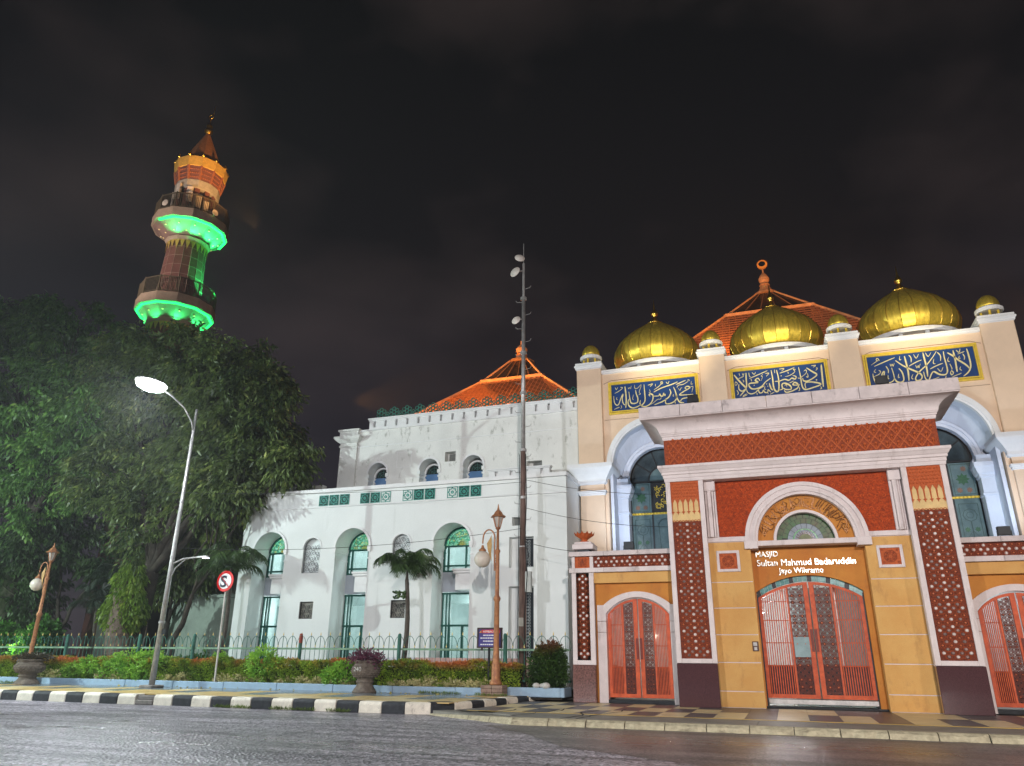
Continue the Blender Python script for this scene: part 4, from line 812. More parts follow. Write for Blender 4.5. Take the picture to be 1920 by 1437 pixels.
# ground to parapet; the little arches and square grilles share columns, so the wall is cut piece by piece
xs = [LX0, -19.45-.44, -19.45+.44, -15.02-.42, -15.02+.42, -9.98*k1, -9.12, LX1]
def seg(x0, x1, openings, z0=.2, z1=8.48): wall_with_arches(w, x0, x1, z0, z1, LY, LY+.35, openings, 28)
seg(LX0, xs[1], [(arch_c[0][0], arch_c[0][1], .2, 5.92, 5.92+arch_c[0][1])])
seg(xs[2], xs[3], [(arch_c[1][0], arch_c[1][1], .2, 5.92, 5.92+arch_c[1][1])])
seg(xs[4], xs[5], [(arch_c[2][0], arch_c[2][1], .2, 5.92, 5.92+arch_c[2][1])])
for (c, h) in small_c:
    a, b = c-h, c+h; w.box(a, b, LY, LY+.35, .2, zz(2.94)); w.box(a, c-.34, LY, LY+.35, zz(2.94), zz(3.64)); w.box(c+.34, b, LY, LY+.35, zz(2.94), zz(3.64)); w.box(a, b, LY, LY+.35, zz(3.64), zz(4.83))
    wall_with_arches(w, a, b, zz(4.83), 8.48, LY, LY+.35, [(c, h-.001, zz(4.83), 5.97, 5.97+h)], 20)
rx0, rx1 = xs[5], xs[6]
w.box(rx0, rx1, LY, LY+.35, zz(4.07), zz(4.78)); w.box(rx0, rx1, LY, LY+.35, zz(5.97), zz(6.42)); w.box(rx0+.5, rx1, LY, LY+.35, zz(6.42), zz(6.76)); w.box(rx0, rx0+.12, LY, LY+.35, zz(6.42), zz(6.76)); w.box(rx0, rx1, LY, LY+.35, zz(6.76), 8.48)
w.box(rx1, LX1, LY, LY+.35, .2, 8.48); w.box(rx0, rx1, LY+.3, LY+.4, .2, 8.48)
w.build('wall', WHITE, wm)
# side wall, canted corner, body and lower roof
b = MB(); b.box(LX1-.35, LX1, LY+.35, LY+4, .2, 8.48); b.build('side_wall', WHITE, wm)
cz = [(LX0, LY), (LX0-.55, LY+.25), (LX0-.95, LY+.8), (LX0-1.1, LY+1.6), (LX0-1.1, LY+7)]
b = MB()
for (xa, ya), (xb, yb) in zip(cz[:-1], cz[1:]): b.add([(xa,ya,.2),(xb,yb,.2),(xb,yb,8.48),(xa,ya,8.48),(xa,ya+.3,.2),(xb+.3,yb+.3,.2),(xb+.3,yb+.3,8.48),(xa,ya+.3,8.48)],[(0,1,2,3),(4,5,6,7),(3,2,6,7)])
b.build('curved_corner_wall', WHITE, wm)
b = MB(); b.box(LX0-.9, LX1-.1, LY+.35, LY+6, 8.1, 8.3); b.build('lower_roof', WHITE_OLD, wm)
cp = MB()
for (xa, ya), (xb, yb) in zip(([(LX1+.05, LY-.05)]+cz)[:-1], ([(LX1+.05, LY-.05)]+cz)[1:]):
    cp.bar((xa,ya-.02,8.50), (xb,yb-.02,8.50), .14, .16); cp.bar((xa,ya-.0,7.76), (xb,yb-.0,7.76), .05, .045)
cp.bar((LX1,LY-.05,8.5), (LX1,LY+4,8.5), .14, .16); cp.build('coping', WTRIM, wm)
# slotted parapet pieces on the lower roof
def slotted(par, x0, x1, y, z0, z1, n, d=.25, name='slotted_parapet', m=None):
    b = MB(); h = z1-z0; b.box(x0, x1, y, y+d, z0, z0+h*.16); b.mould(x0, x1, y, y+d, [(0,z0+h*.72),(.03,z0+h*.76),(.03,z0+h*.84),(.07,z0+h*.9),(.07,z1),(0,z1)]); sp_ = (x1-x0)/n
    for i in range(n+1):
        a = x0+sp_*i-sp_*.40; c = a+sp_*.80; b.box(max(a, x0), min(c, x1), y, y+d, z0+h*.16, z0+h*.72)
    b.box(x0, x1, y+d*.8, y+d, z0+h*.16, z0+h*.72); return b.build(name, m or WTRIM, par)
slotted(wm, -24.1, -20.5, 30.4, 8.3, 9.26, 4); slotted(wm, -11.72, -8.9, 30.1, 8.9, 9.34, 4)
# star tiles in sets of three
STAR = mat('teal_cast_star_tile', (.06, .33, .27), .4, 0, .15, 8)
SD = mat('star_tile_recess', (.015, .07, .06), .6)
for k, (a, b_) in enumerate(((-19.30, -17.77), (-17.18, -15.70), (-15.07, -13.56), (-12.96, -11.43))):
    cw = (b_-a-.16)/3
    for i in range(3):
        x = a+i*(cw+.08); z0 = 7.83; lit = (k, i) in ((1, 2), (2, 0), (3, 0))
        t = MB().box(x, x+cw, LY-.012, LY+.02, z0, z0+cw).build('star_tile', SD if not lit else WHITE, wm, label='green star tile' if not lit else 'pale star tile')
        s_ = MB(); cx, cz_ = x+cw/2, z0+cw/2; R = cw*.44
        for q in range(8):
            a0, a1, a2 = pi*q/4-pi/8, pi*q/4, pi*q/4+pi/8
            p0 = (cx+R*.68*cos(a0), LY-.025, cz_+R*.68*sin(a0)); p1 = (cx+R*cos(a1), LY-.025, cz_+R*sin(a1)); p2 = (cx+R*.68*cos(a2), LY-.025, cz_+R*.68*sin(a2))
            s_.bar(p0, p1, .035, .03); s_.bar(p1, p2, .035, .03)
        s_.ring(cx, cz_, R*.12, R*.36, LY-.035, LY-.01, 0, 2*pi, 8); frame(s_, x-.01, x+cw+.01, z0-.01, z0+cw+.01, .025, LY-.03, LY)
        s_.build('star', STAR, t)
# tall arched windows
PANE = glass('window_glass', (.92, .98, .98), .08, .05, (.55, .75, .74))
STG = glass('stained_glass', (1, 1, 1), .05, .45, (.5, .6, .5), (14, [(.10,.40,.22), (.16,.50,.30), (.08,.34,.22), (.45,.50,.20), (.35,.62,.48), (.20,.45,.30)]))
SILLM = mat('grey_spandrel_paint', (.36, .39, .44), .6, 0, .05, 1)
for k, (c, h) in enumerate(arch_c):
    y = LY+1.05; wn_ = MB()
    MB().ring(c, 5.92, h, h+.10, LY-.05, LY+.1, 0, pi, 36).build('arch_trim', WTRIM, wm)
    r = MB(); r.ring(c, 5.92, h+.001, h+.22, LY+.01, y+.2, 0, pi, 32)
    for s_ in (-1, 1): r.box(*sorted((c+s_*(h+.001), c+s_*(h+.2))), LY+.35, y+.2, .2, 5.92)
    r.build('window_reveal', WHITE, wm)
    for s_ in (-1, 1):
        e0, e1 = sorted((c+s_*(h-.03), c+s_*(h+.1))); q = MB(); q.box(e0, e1, LY-.06, y+.1, 5.72, 5.80); q.box(e0-.02, e1+.02, LY-.08, y+.1, 5.80, 5.96); q.box(e0+.01, e1-.01, LY-.04, y+.1, 5.42, 5.47); q.build('impost', WTRIM, wm)
    sill = MB().box(c-h, c+h, y-.02, y+.2, 4.05, 4.86).build('spandrel_panel', SILLM, wm)
    q = MB(); q.box(c+.1, c+h+.02, LY+.25, y, 4.06, 4.72); q.mould(c+.06, c+h+.02, LY+.22, y, [(0,4.70),(.04,4.74),(.04,4.80),(.08,4.83),(.08,4.90),(0,4.9)]); q.build('window_sill', WTRIM, wm)
    f = MB(); t = .045
    f.ring(c, 5.92, h-.09, h-.01, y, y+.08, 0, pi, 28)
    for x, ww in ((c-h+.05, .05), (c-h+.24, t), (c+.22, t), (c+h-.05, .05)): f.box(x-ww, x+ww*.6, y, y+.08, 4.86, 5.96)
    for z in (4.90, 5.12, 5.94): f.box(c-h, c+h, y+.002, y+.082, z-.035, z+.035)
    for z in (1.3, 1.75, 3.98): f.box(c-h, c+h, y+.002, y+.082, z-.035, z+.035)
    f.box(c-h, c+h, y+.002, y+.082, 2.66, 2.74)
    for x in (c-h+.05, c-h+.22, c-h+.36, c+h-.05): f.box(x-.03, x+.03, y, y+.08, .3, 4.02)
    for x in (c-h+.36, c+.12, c+h-.05): f.box(x-.045, x+.045, y-.004, y+.084, .3, 2.7)
    # cusps
    for s_ in (-1,): f.prism([(c+s_*(h-.02),5.95),(c+s_*(h-.14),5.9),(c+s_*(h-.06),5.78),(c+s_*(h-.12),5.66),(c+s_*(h-.02),5.6)], y-.02, y+.06)
    win = f.build('window', TEAL, wm)
    q = MB(); q.fan(c, 5.93, h-.08, y+.03); q.build('stained_glass', STG, win)
    sg = MB()
    for a in range(7): aa = pi*(a+.5)/7; sg.ring(c+.52*cos(aa), 5.95+.52*sin(aa), .055, .07, y+.0, y+.02, 0, 2*pi, 8)
    for rr in (.2, .4, .62): sg.ring(c, 5.95, rr-.012, rr, y, y+.02, 0, pi, 16)
    sg.build('lead_lines', TEAL, win)
    pet_ = MB()
    for a in range(7):
        aa = pi*(a+.5)/7; pet_.add([(c,y+.022,5.98),(c+.13*cos(aa-.2),y+.022,5.98+.13*sin(aa-.2)),(c+.30*cos(aa),y+.022,5.98+.30*sin(aa)),(c+.13*cos(aa+.2),y+.022,5.98+.13*sin(aa+.2))],[(0,1,2,3)])
    pet_.build('flower_pane', glass('amber_glass', (.9,.55,.2), .05, .4, (.8,.45,.15)), win)
    q = MB()
    q.box(c-h+.02, c+h-.02, y+.04, y+.045, 4.9, 5.92); q.build('pane', PANE, win); q = MB(); q.box(c-h+.02, c+h-.02, y+.04, y+.045, .3, 4.0); q.build('pane', PANE, win)
    # scribbled white frost pattern along the lower edge
    fz = MB()
    for i in range(10):
        x = c-h+.12+i*.155
        if x < c+h-.1: fz.ring(x, 5.02, .04, .055, y+.03, y+.037, 0, 2*pi, 8)
    fz.build('etched_border', mat('frosted_pattern', (.5,.62,.60), .5), win)
# ornamental iron grilles
IRON = mat('grey_wrought_iron', (.20, .22, .23), .5, .2, .1)
IRON_D = mat('dark_wrought_iron', (.05, .05, .05), .5, .2, .1)
def scrolls(mb, x0, x1, z0, z1, y, n=3):
    dx = (x1-x0)/n; j = 0; z = z0+dx/2
    while z < z1-dx*.3:
        for i in range(n):
            x = x0+dx*(i+.5); a0 = (i+j)%2*pi
            mb.ring(x, z, dx*.40, dx*.40+.018, y, y+.02, a0-.4, a0+pi+.9, 10); mb.ring(x+.03*cos(a0), z, dx*.17, dx*.17+.016, y, y+.02, a0+1, a0+1+pi*1.4, 8)
        z += dx*.86; j += 1
    return mb
FROST = mat('frosted_glass_backing', (.74, .80, .80), .3, 0, .06, 2)
for c, h in small_c:
    MB().ring(c, 5.97, h, h+.07, LY-.03, LY+.1, 0, pi, 24).build('arch_trim', WTRIM, wm)
    g = MB(); g.box(c-h, c+h, LY+.2, LY+.22, zz(4.83), 5.97); g.fan(c, 5.97, h, LY+.2, y1=LY+.22); gw = g.build('grille_window', FROST, wm)
    s_ = scrolls(MB(), c-h+.03, c+h-.03, zz(4.85), 6.3, LY+.10, 3); s_.box(c-h,c-h+.03,LY+.08,LY+.13,zz(4.83),5.97); s_.box(c+h-.03,c+h,LY+.08,LY+.13,zz(4.83),5.97); s_.ring(c, 5.97, h-.03, h, LY+.08, LY+.13, 0, pi, 18); s_.box(c-h,c+h,LY+.08,LY+.13,zz(4.83),zz(4.83)+.03); s_.build('iron_scrolls', IRON, gw)
    g = MB().box(c-.34, c+.34, LY+.16, LY+.18, zz(2.94), zz(3.64)).build('grille_window', mat('warm_dark_backing', (.30,.29,.25), .5, 0, .1), wm)
    s_ = scrolls(MB(), c-.33, c+.33, zz(2.95), zz(3.66), LY+.06, 3); frame(s_, c-.34, c+.34, zz(2.94), zz(3.64), .03, LY+.05, LY+.1); s_.build('iron_scrolls', IRON_D, g)
for z0, z1 in ((zz(4.80), zz(5.95)), (1.0, zz(4.05))):
    g = MB().box(rx0+.42, rx1, LY+.27, LY+.3, z0, z1).build('grille_window', mat('black_glass', (.02,.025,.03), .15), wm)
    s_ = MB(); z = z0+.07
    while z < z1-.05:
        for i in range(3): s_.ring(rx0+.52+i*.13, z, .035, .05, LY+.24, LY+.26, 0, 2*pi, 8)
        z += .12
    frame(s_, rx0+.42, rx1, z0, z1, .03, LY+.23, LY+.28); s_.build('iron_pattern', mat('pale_iron', (.45,.48,.48), .5), g)
# lit interior hall behind the glass
b = MB(); b.box(-23, -8.2, 34, 34.1, .2, 8.2); b.box(-23, -8.2, LY+1.4, 34, 4.35, 4.6); b.box(-23, -8.2, LY+1.4, 34, .2, .3); b.box(-23.1,-23,LY+1.4,34,.2,8.2); b.box(-8.2,-8.1,LY+1.4,34,.2,8.2); b.box(-23,-8.2,LY+1.2,34,8.0,8.1)
for x in (-22.3, -19.5, -15.2, -10.6): b.box(x-.3, x+.3, 31.2, 31.8, .3, 8)
for z in (3.7, 7.2): b.box(-23, -8.2, 31.3, 31.7, z, z+.35)
for x in (-20.3,-18.6,-16.9,-14,-12.6,-11.4): b.box(x-.12, x+.12, 30.2, 34, 4.15, 4.35); b.box(x-.12, x+.12, 30.2, 34, 7.75, 8.0)
b.build('hall_interior', mat('pale_teal_interior', (.62,.70,.69), .5, 0, .1, 1), wm)
for x in (-21.5, -16.8, -12.2): light('hall_lamp', 'POINT', (x, 31.0, 3.3), 150, (.88,1,.99), .3); light('hall_lamp', 'POINT', (x+.6, 31.0, 7.0), 230, (.9,1,1), .3)
# upper storey
UY = 31.0; ku = 31/29.5; zu = lambda z: 1.5+(z-1.5)*ku; xu = lambda x: x*ku
UX0, UX1, UZ0, UZ1 = xu(-18.15), xu(-7.3), 8.3, zu(11.55)
w = MB(); uo = [(xu(-17.0), .50, 8.3, zu(9.42), zu(9.42)+.50), (xu(-14.38), .50, 8.3, zu(9.42), zu(9.42)+.50), (xu(-12.25), .50, 8.3, zu(9.42), zu(9.42)+.50)]
wall_with_arches(w, UX0, xu(-13.62), 8.3, UZ1, UY, UY+.35, [uo[0], uo[1]], 22); wall_with_arches(w, xu(-13.1), xu(-9.75), 8.3, UZ1, UY, UY+.35, [uo[2]], 22)
w.box(xu(-13.62), xu(-13.1), UY, UY+.35, 8.3, zu(9.70)); w.box(xu(-13.62), xu(-13.1), UY, UY+.35, zu(10.15), UZ1)
w.box(xu(-9.75), xu(-9.05), UY, UY+.35, 8.3, zu(9.12)); w.box(xu(-9.75), xu(-9.05), UY, UY+.35, zu(9.42), UZ1); w.box(xu(-9.05), UX1, UY, UY+.35, 8.3, UZ1)
w.box(xu(-13.7), xu(-13.0), UY+.4, UY+.5, zu(9.6), zu(10.3)); w.box(xu(-9.8), xu(-9), UY+.4, UY+.5, zu(9), zu(9.6)); w.build('upper_wall', WHITE_OLD, wm)
MB().box(xu(-13.55), xu(-13.2), UY+.36, UY+.38, zu(9.72), zu(10.12)).build('vent_shutter', mat('grey_shutter', (.17,.18,.17), .6), wm)
MB().box(xu(-9.55), xu(-9.1), UY+.36, UY+.38, zu(9.13), zu(9.40)).build('vent_shutter', mat('grey_shutter', (.17,.18,.17), .6), wm)
MB().box(rx0+.14, rx0+.46, LY+.26, LY+.28, zz(6.44), zz(6.74)).build('vent_shutter', mat('grey_shutter', (.17,.18,.17), .6), wm)
b = MB(); frame(b, xu(-16.05), xu(-15.3), zu(9.60), zu(10.32), .02, UY-.008, UY+.01); b.build('blind_panel', WTRIM, wm)
for cx, h, _, zs_, za_ in uo:
    MB().ring(cx, zs_, h, h+.1, UY-.04, UY+.1, 0, pi, 26).build('arch_trim', WTRIM, wm)
    q = MB(); q.ring(cx, zs_, h+.001, h+.15, UY+.02, UY+.75, 0, pi, 22); 
    for s_ in (-1, 1):
        q.box(*sorted((cx+s_*(h+.001), cx+s_*(h+.12))), UY+.3, UY+.75, 8.3, zs_)
        e0, e1 = sorted((cx+s_*(h-.05), cx+s_*(h+.1)))
        q.box(e0, e1, UY-.05, UY+.7, zs_-.22, zs_-.05); q.box(e0+.01, e1-.01, UY-.03, UY+.7, zs_-.4, zs_-.33)
    q.build('window_reveal', WHITE, wm)
    q = MB(); q.box(cx-h, cx+h, UY+.60, UY+.62, 8.3, zs_-.12); wd = q.build('window', mat('blue_window_glass', (.10,.22,.42), .4, 0, .05), wm)  # blue glass in the lower part of the window
    q = MB(); q.fan(cx, zs_-.12, h, UY+.59); q.build('pane', mat('dark_stained_glass', (.035,.05,.05), .2, 0, .5, 9), wd)
    q = MB(); q.ring(cx, zs_-.1, h-.10, h-.02, UY+.5, UY+.58, 0, pi, 20)
    for s_ in (-1, 1): q.prism([(cx+s_*(h),zs_-.1),(cx+s_*(h-.13),zs_-.16),(cx+s_*(h-.03),zs_-.26),(cx+s_*(h-.12),zs_-.38),(cx+s_*(h-.03),zs_-.48),(cx+s_*(h-.1),zs_-.6),(cx+s_*h,zs_-.75)], UY+.5, UY+.58)
    q.build('cusped_frame', WTRIM, wd)
    q = MB()
    for r in (.15,.27): q.ring(cx, zs_-.1, r, r+.015, UY+.565, UY+.58, 0, pi, 12)
    for a in (.25,.5,.75): q.bar((cx,UY+.57,zs_-.1),(cx+.38*cos(pi*a),UY+.57,zs_-.1+.38*sin(pi*a)),.015,.015)
    q.build('lead_lines', mat('teal_lead', (.05,.16,.14), .5), wd)
q = MB(); q.mould(xu(-19.05), xu(-18.15), UY-.12, UY+1.5, [(0,8.3),(0,zu(10.75)),(.04,zu(10.78)),(.04,zu(10.85)),(.0,zu(10.88)),(.0,zu(10.95)),(.08,zu(11.0)),(.22,zu(11.12)),(.26,zu(11.18)),(.26,zu(11.26)),(.05,zu(11.28)),(.05,zu(11.5)),(.12,zu(11.54)),(.12,zu(11.62)),(0,zu(11.62))]); q.build('corner_pilaster', WHITE_OLD, wm)
b = MB(); b.box(UX0, UX1, UY-.03, UY+.02, zu(10.72), zu(10.76)); b.box(UX0+.02, UX1, UY-.07, UY+.05, zu(11.50), zu(11.56)); b.build('string_course', WTRIM, wm)
slotted(wm, xu(-17.62), UX1, UY-.01, zu(11.56), zu(12.1), 18, .3, 'slotted_parapet')
b = MB(); b.box(UX0-.9, UX1, UY+.3, UY+12, zu(11.3), zu(11.5)); b.box(UX0-.9, UX0-.6, UY+.3, UY+12, 8.3, zu(11.4)); b.build('upper_roof', WHITE_OLD, wm)
# green rosette cresting
GC = mat('green_cast_cresting', (.035, .19, .145), .45, 0, .15, 6)
def unit(): 
    mb = MB(); R = .105; y0, y1 = -.03, .03
    mb.ring(0, .36, R-.03, R, y0, y1, 0, 2*pi, 8)
    for q in range(6): a = pi/2+q*pi/3; mb.ring(.185*cos(a), .36+.185*sin(a), R-.032, R, y0, y1, 0, 2*pi, 8)
    for x in (-.26, -.09, .09): mb.ring(x, .06, .06, .088, y0, y1, 0, 2*pi, 8)
    for z in (.17, .33): mb.ring(.355, z, .055, .085, y0, y1, 0, 2*pi, 8)
    mb.ring(.27, .06, .06, .088, y0, y1, 0, 2*pi, 8)
    mb.box(-.36, .36, -.025, .025, -.04, .0); return mb.mesh('cresting_rosette')
um = unit(); um.materials.append(GC); cx0, cx1, cyy = xu(-17.55), xu(-7.35), UY+.35
nU = 15; du = (cx1-cx0)/nU
for i in range(nU): put('cresting_rosette', um, wm, loc=(cx0+du*(i+.5), cyy, zu(12.1)), scale=(du/.72, 1, 1.0))
# low tiled wall in front
lw = MB()
lo = thing('low_wall', 'low pink and white tiled wall between the fence and the white mosque', 'wall', (-12, 27.4, .2))
for i in range(12):
    x = -16.4+i*.72; MB().box(x+.008, x+.712, 27.3, 27.5, .2, 1.45).build('wall_tile', mat('pink_wall_tile', (.62,.40,.36), .4, 0, .1, 2) if i > 3 else mat('white_wall_tile', (.66,.66,.70), .4, 0, .08, 2), lo, bevel=.006)
# ---------------------------------------------------------------- tiled pyramid roofs
ORR = mat('copper_ridge', (.52, .25, .12), .6, .1, .15, 3)
def pyramid_roof(name, label, cx, cy, hb, zb, hm, zm, ht, zt, ztop, moon=True):
    t = thing(name, label, 'roof', (cx, cy, zb))
    def ring4(h, z): return [(cx-h,cy-h,z),(cx+h,cy-h,z),(cx+h,cy+h,z),(cx-h,cy+h,z)]
    a, b = ring4(hb, zb), ring4(hm, zm)
    # tiled lower slopes: one stepped strip per course, each tile row with its own lip
    rows = 26; mb = MB()
    for i in range(rows):
        u, v = i/rows, (i+1)/rows; h0, h1 = hb+(hm-hb)*u, hb+(hm-hb)*v; z0, z1 = zb+(zm-zb)*u, zb+(zm-zb)*v
        p, q = ring4(h0+.03, z0+.03), ring4(h1+.0, z1)
        for k in range(4): mb.add([p[k], p[(k+1)%4], q[(k+1)%4], q[k]], [(0,1,2,3)])
    for i in range(1, 44):      # tile joints on the two seen faces
        f = i/44
        for A, B, C, D in ((a[0], a[1], b[0], b[1]), (a[3], a[0], b[3], b[0]), (a[1], a[2], b[1], b[2])):
            x = Vector(A).lerp(Vector(B), f); fac_ = (f-.5)*2*hb
            if abs(fac_) > hm: top = (hb-abs(fac_))/(hb-hm)
            else: top = 1
            d = (Vector(B)-Vector(A)).normalized(); m_ = (Vector(C)+Vector(D))/2; base = (Vector(A)+Vector(B))/2
            s_ = x; e_2 = x+(m_-base)*top; mb.bar(s_+Vector((0,0,.02)), e_2+Vector((0,0,.02)), .025, .02)
    mb.build('tiled_slope', ROOFT, t)
    r = MB()
    for k in range(4): r.bar(a[k], b[k], .16, .16)
    c = ring4(ht, zt)
    for k in range(4): r.bar(b[k], b[(k+1)%4], .2, .22); r.bar(b[k], c[k], .10, .10)
    r.build('ridge', ORR, t)
    g = MB(); e2, e3 = ring4(hm-.12, zm+.04), ring4(ht-.02, zt-.04)
    for k in range(4): g.add([e2[k], e2[(k+1)%4], e3[(k+1)%4], e3[k]], [(0,1,2,3)])
    g.build('lantern_glazing', mat('brown_smoked_glass', (.045,.028,.02), .2, 0, .3, 1), t)
    g = MB()
    for k in range(4):
        for f in (.2, .4, .6, .8): g.bar(Vector(b[k]).lerp(Vector(b[(k+1)%4]), f), Vector(c[k]).lerp(Vector(c[(k+1)%4]), f), .05, .05)
    g.build('glazing_bar', mat('dull_copper_bar', (.22,.10,.05), .5), t)
    f = MB(); H = ztop-zt; f.lathe([(ht*1.45,0),(ht*1.35,.06*H),(ht*.9,.12*H),(ht*.62,.22*H),(ht*.5,.30*H),(ht*.62,.31*H),(ht*.5,.35*H),(ht*.42,.38*H),(ht*.6,.43*H),(ht*.62,.50*H),(ht*.42,.58*H),(ht*.14,.66*H),(ht*.09,.70*H),(ht*.09,.8*H)], (cx,cy,zt-.02), 12); f.build('finial', ORR, t)
    if not moon: return t
    f = MB(); n = 16; rr = ht*.5; zc = zt+.8*H+rr
    for i in range(n): 
        a0, a1 = -pi/2+.0+2*pi*i/n, -pi/2+2*pi*(i+1)/n; w = lambda a: .06+.05*(1+cos(a+pi/2))
        f.bar((cx+rr*cos(a0), cy, zc+rr*sin(a0)), (cx+rr*cos(a1), cy, zc+rr*sin(a1)), w(a0), w(a0))
    f.build('crescent', mat('bright_copper_crescent', (.75,.30,.06), .45, 0, .1), t); return t
pyramid_roof('tiled_hall_roof', 'orange lit tiled pyramid roof behind the antenna mast and the green cresting', -13.55, 40, 5.6, 13.3, 1.9, 16.75, .58, 18.45, 20.35, False)
pyramid_roof('tiled_main_roof', 'red tiled pyramid roof with a crescent finial behind the middle gold dome', 1.15, 46, 8.6, 14.9, 2.55, 21.4, .55, 23.6, 26.2)
hb_ = thing('mosque_hall', 'plain hall walls carrying the tiled roofs behind the parapets', 'building', (-3, 44, .15))
b = MB(); b.box(-19.4, -7.7, 34.6, 46, .2, 13.3); b.build('wall', WHITE_OLD, hb_); b = MB(); b.box(-7.4, 9.7, 40.2, 56, .2, 14.9); b.build('wall', WHITE_OLD, hb_)
# ---------------------------------------------------------------- minaret
MX, MY = -47.0, 45.0; mt = thing('minaret', 'tall brick red minaret with green lit balconies and gold crown above the trees', 'minaret', (MX, MY, .15))
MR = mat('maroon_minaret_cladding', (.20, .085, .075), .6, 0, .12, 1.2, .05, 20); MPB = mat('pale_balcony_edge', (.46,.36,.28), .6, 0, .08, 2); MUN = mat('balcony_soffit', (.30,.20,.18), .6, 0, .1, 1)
GEM = mat('green_led_strip', (.02,.5,.1), .5, 0, 0, 1, 0, emit=(.02, 1, .16), estr=2.6)
K7 = .70
def mlathe(prof, n=12, c=(MX,MY,0)): return MB().lathe([(r*K7, z) for r, z in prof], c, n, pi/12)
mlathe([(3.4,0),(3.1,14),(2.75,28.0),(2.62,31)], 16).build('shaft', MR, mt)
mlathe([(2.62,30.5),(2.25,36.6)], 16).build('shaft', MR, mt)
j = MB()
for z in [31.4, 32.3, 33.2, 34.1, 35.0]:
    r = (2.62-(z-30.5)*.065)*K7; j.lathe([(r,z-.02),(r+.02,z-.015),(r+.02,z+.015),(r,z+.02)], (MX,MY,0), 16, pi/12)
for k in range(16):
    a = 2*pi*k/16+pi/12; j.bar((MX+1.845*cos(a),MY+1.845*sin(a),30.5),(MX+1.585*cos(a),MY+1.585*sin(a),36.1),.03,.03)
j.build('cladding_joint', mat('pale_joint', (.38,.28,.24), .6), mt)
def petals(z, r, n=26, h=1.15):
    m = MB(); m.lathe([(r+.10,z),(r+.32,z+.35),(r+.02,z+.35)], (MX,MY,0), 12, pi/12)
    pm = MB()
    for k in range(n):
        a = 2*pi*k/n; c, s_ = cos(a), sin(a); R = r+.14; da = pi/n*.95
        pm.add([(MX+R*cos(a-da),MY+R*sin(a-da),z+.02),(MX+R*cos(a+da),MY+R*sin(a+da),z+.02),(MX+(R-.04)*cos(a),MY+(R-.04)*sin(a),z-h*(1 if k%2 else .82)),(MX+(R-.12)*c,MY+(R-.12)*s_,z+.02)],[(0,1,2),(0,3,2),(1,3,2)])
    m.build('collar', MPB, mt); pm.build('hanging_petals', mat('gilded_petals', (.62,.42,.12), .5, .2, .1), mt)
petals(35.6, 1.60, 24, .9); petals(27.55, 1.95, 26, .9)
def balcony(z, R, r, led):
    m = MB().lathe([(R,z+.02),(R+.10,z+.02),(R+.10,z+.85),(R-.2,z+.9),(r,z+.9)], (MX,MY,0), 12, pi/12); m.build('balcony_slab', MPB, mt)
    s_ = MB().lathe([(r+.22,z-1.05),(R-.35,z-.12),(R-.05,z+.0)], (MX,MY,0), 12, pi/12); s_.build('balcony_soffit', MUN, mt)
    dots = MB()
    for k in range(24):
        a = 2*pi*(k+.5)/24; 
        for rr in ((R-.62) if k%2 else (R-1.05),):
            zz_ = z-.12-(R-.35-rr)/(R-.35-r-.22)*.93; sph(dots, (MX+rr*cos(a), MY+rr*sin(a), zz_-.0), .09, 6, 3, .4)
    dots.build('downlight', mat('balcony_downlight', (.8,.62,.25), .3, 0, 0, 1, 0, emit=(1,.75,.35), estr=.5), mt)
    st = MB(); n = 12
    for k in range(n):
        a0, a1 = 2*pi*k/n+pi/12, 2*pi*(k+1)/n+pi/12; am_ = math.degrees((a0+a1)/2)%360
        if led(am_): st.bar((MX+(R-.12)*cos(a0),MY+(R-.12)*sin(a0),z-.06),(MX+(R-.12)*cos(a1),MY+(R-.12)*sin(a1),z-.06),.20,.12)
    st.build('led_strip', GEM, mt)
    rl = MB(); Rr = R-.05; zt = z+2.35
    for k in range(12):
        a0, a1 = 2*pi*k/12+pi/12, 2*pi*(k+1)/12+pi/12; p = Vector((MX+Rr*cos(a0),MY+Rr*sin(a0),0)); q = Vector((MX+Rr*cos(a1),MY+Rr*sin(a1),0))
        rl.bar(p+Vector((0,0,zt)), q+Vector((0,0,zt)), .07, .07); rl.bar(p+Vector((0,0,z+1.05)), q+Vector((0,0,z+1.05)), .05, .05); rl.bar(p+Vector((0,0,z+.9)), p+Vector((0,0,zt+.08)), .09, .09)
        for i in range(1, 12): s2 = p.lerp(q, i/12); rl.bar(s2+Vector((0,0,z+.9)), s2+Vector((0,0,zt)), .035, .035)
    rl.build('railing', mat('bronze_railing', (.16,.13,.09), .5, .3, .1), mt)
balcony(28.95, 3.12, 1.9, lambda a: True); balcony(37.15, 3.12, 1.6, lambda a: a > 240 or a < 75)
light('minaret_green_lamp', 'SPOT', (MX+2.6, MY+1.0, 30.3), 3000, GREEN, .1, (MX+1.4, MY+.5, 35.5), 80, .5)
for a_ in (-75, -35, 5, 40):      # lamps fixed under the upper balcony, shining up at its soffit
    x_, y_ = MX+2.5*cos(radians(a_)), MY+2.5*sin(radians(a_)); light('minaret_green_lamp', 'SPOT', (x_, y_, 35.75), 420, GREEN, .15, (x_+.1*cos(radians(a_)), y_+.1*sin(radians(a_)), 37), 125, .4)
for a_ in (-130, -85, -40, 5, 45):
    x_, y_ = MX+2.6*cos(radians(a_)), MY+2.6*sin(radians(a_)); light('minaret_green_lamp', 'SPOT', (x_, y_, 27.6), 260, GREEN, .15, (x_, y_, 29), 125, .4)
mlathe([(2.0,37.6),(2.0,41.0)], 12).build('lantern_core', mat('dark_lantern_core', (.05,.03,.03), .7), mt)
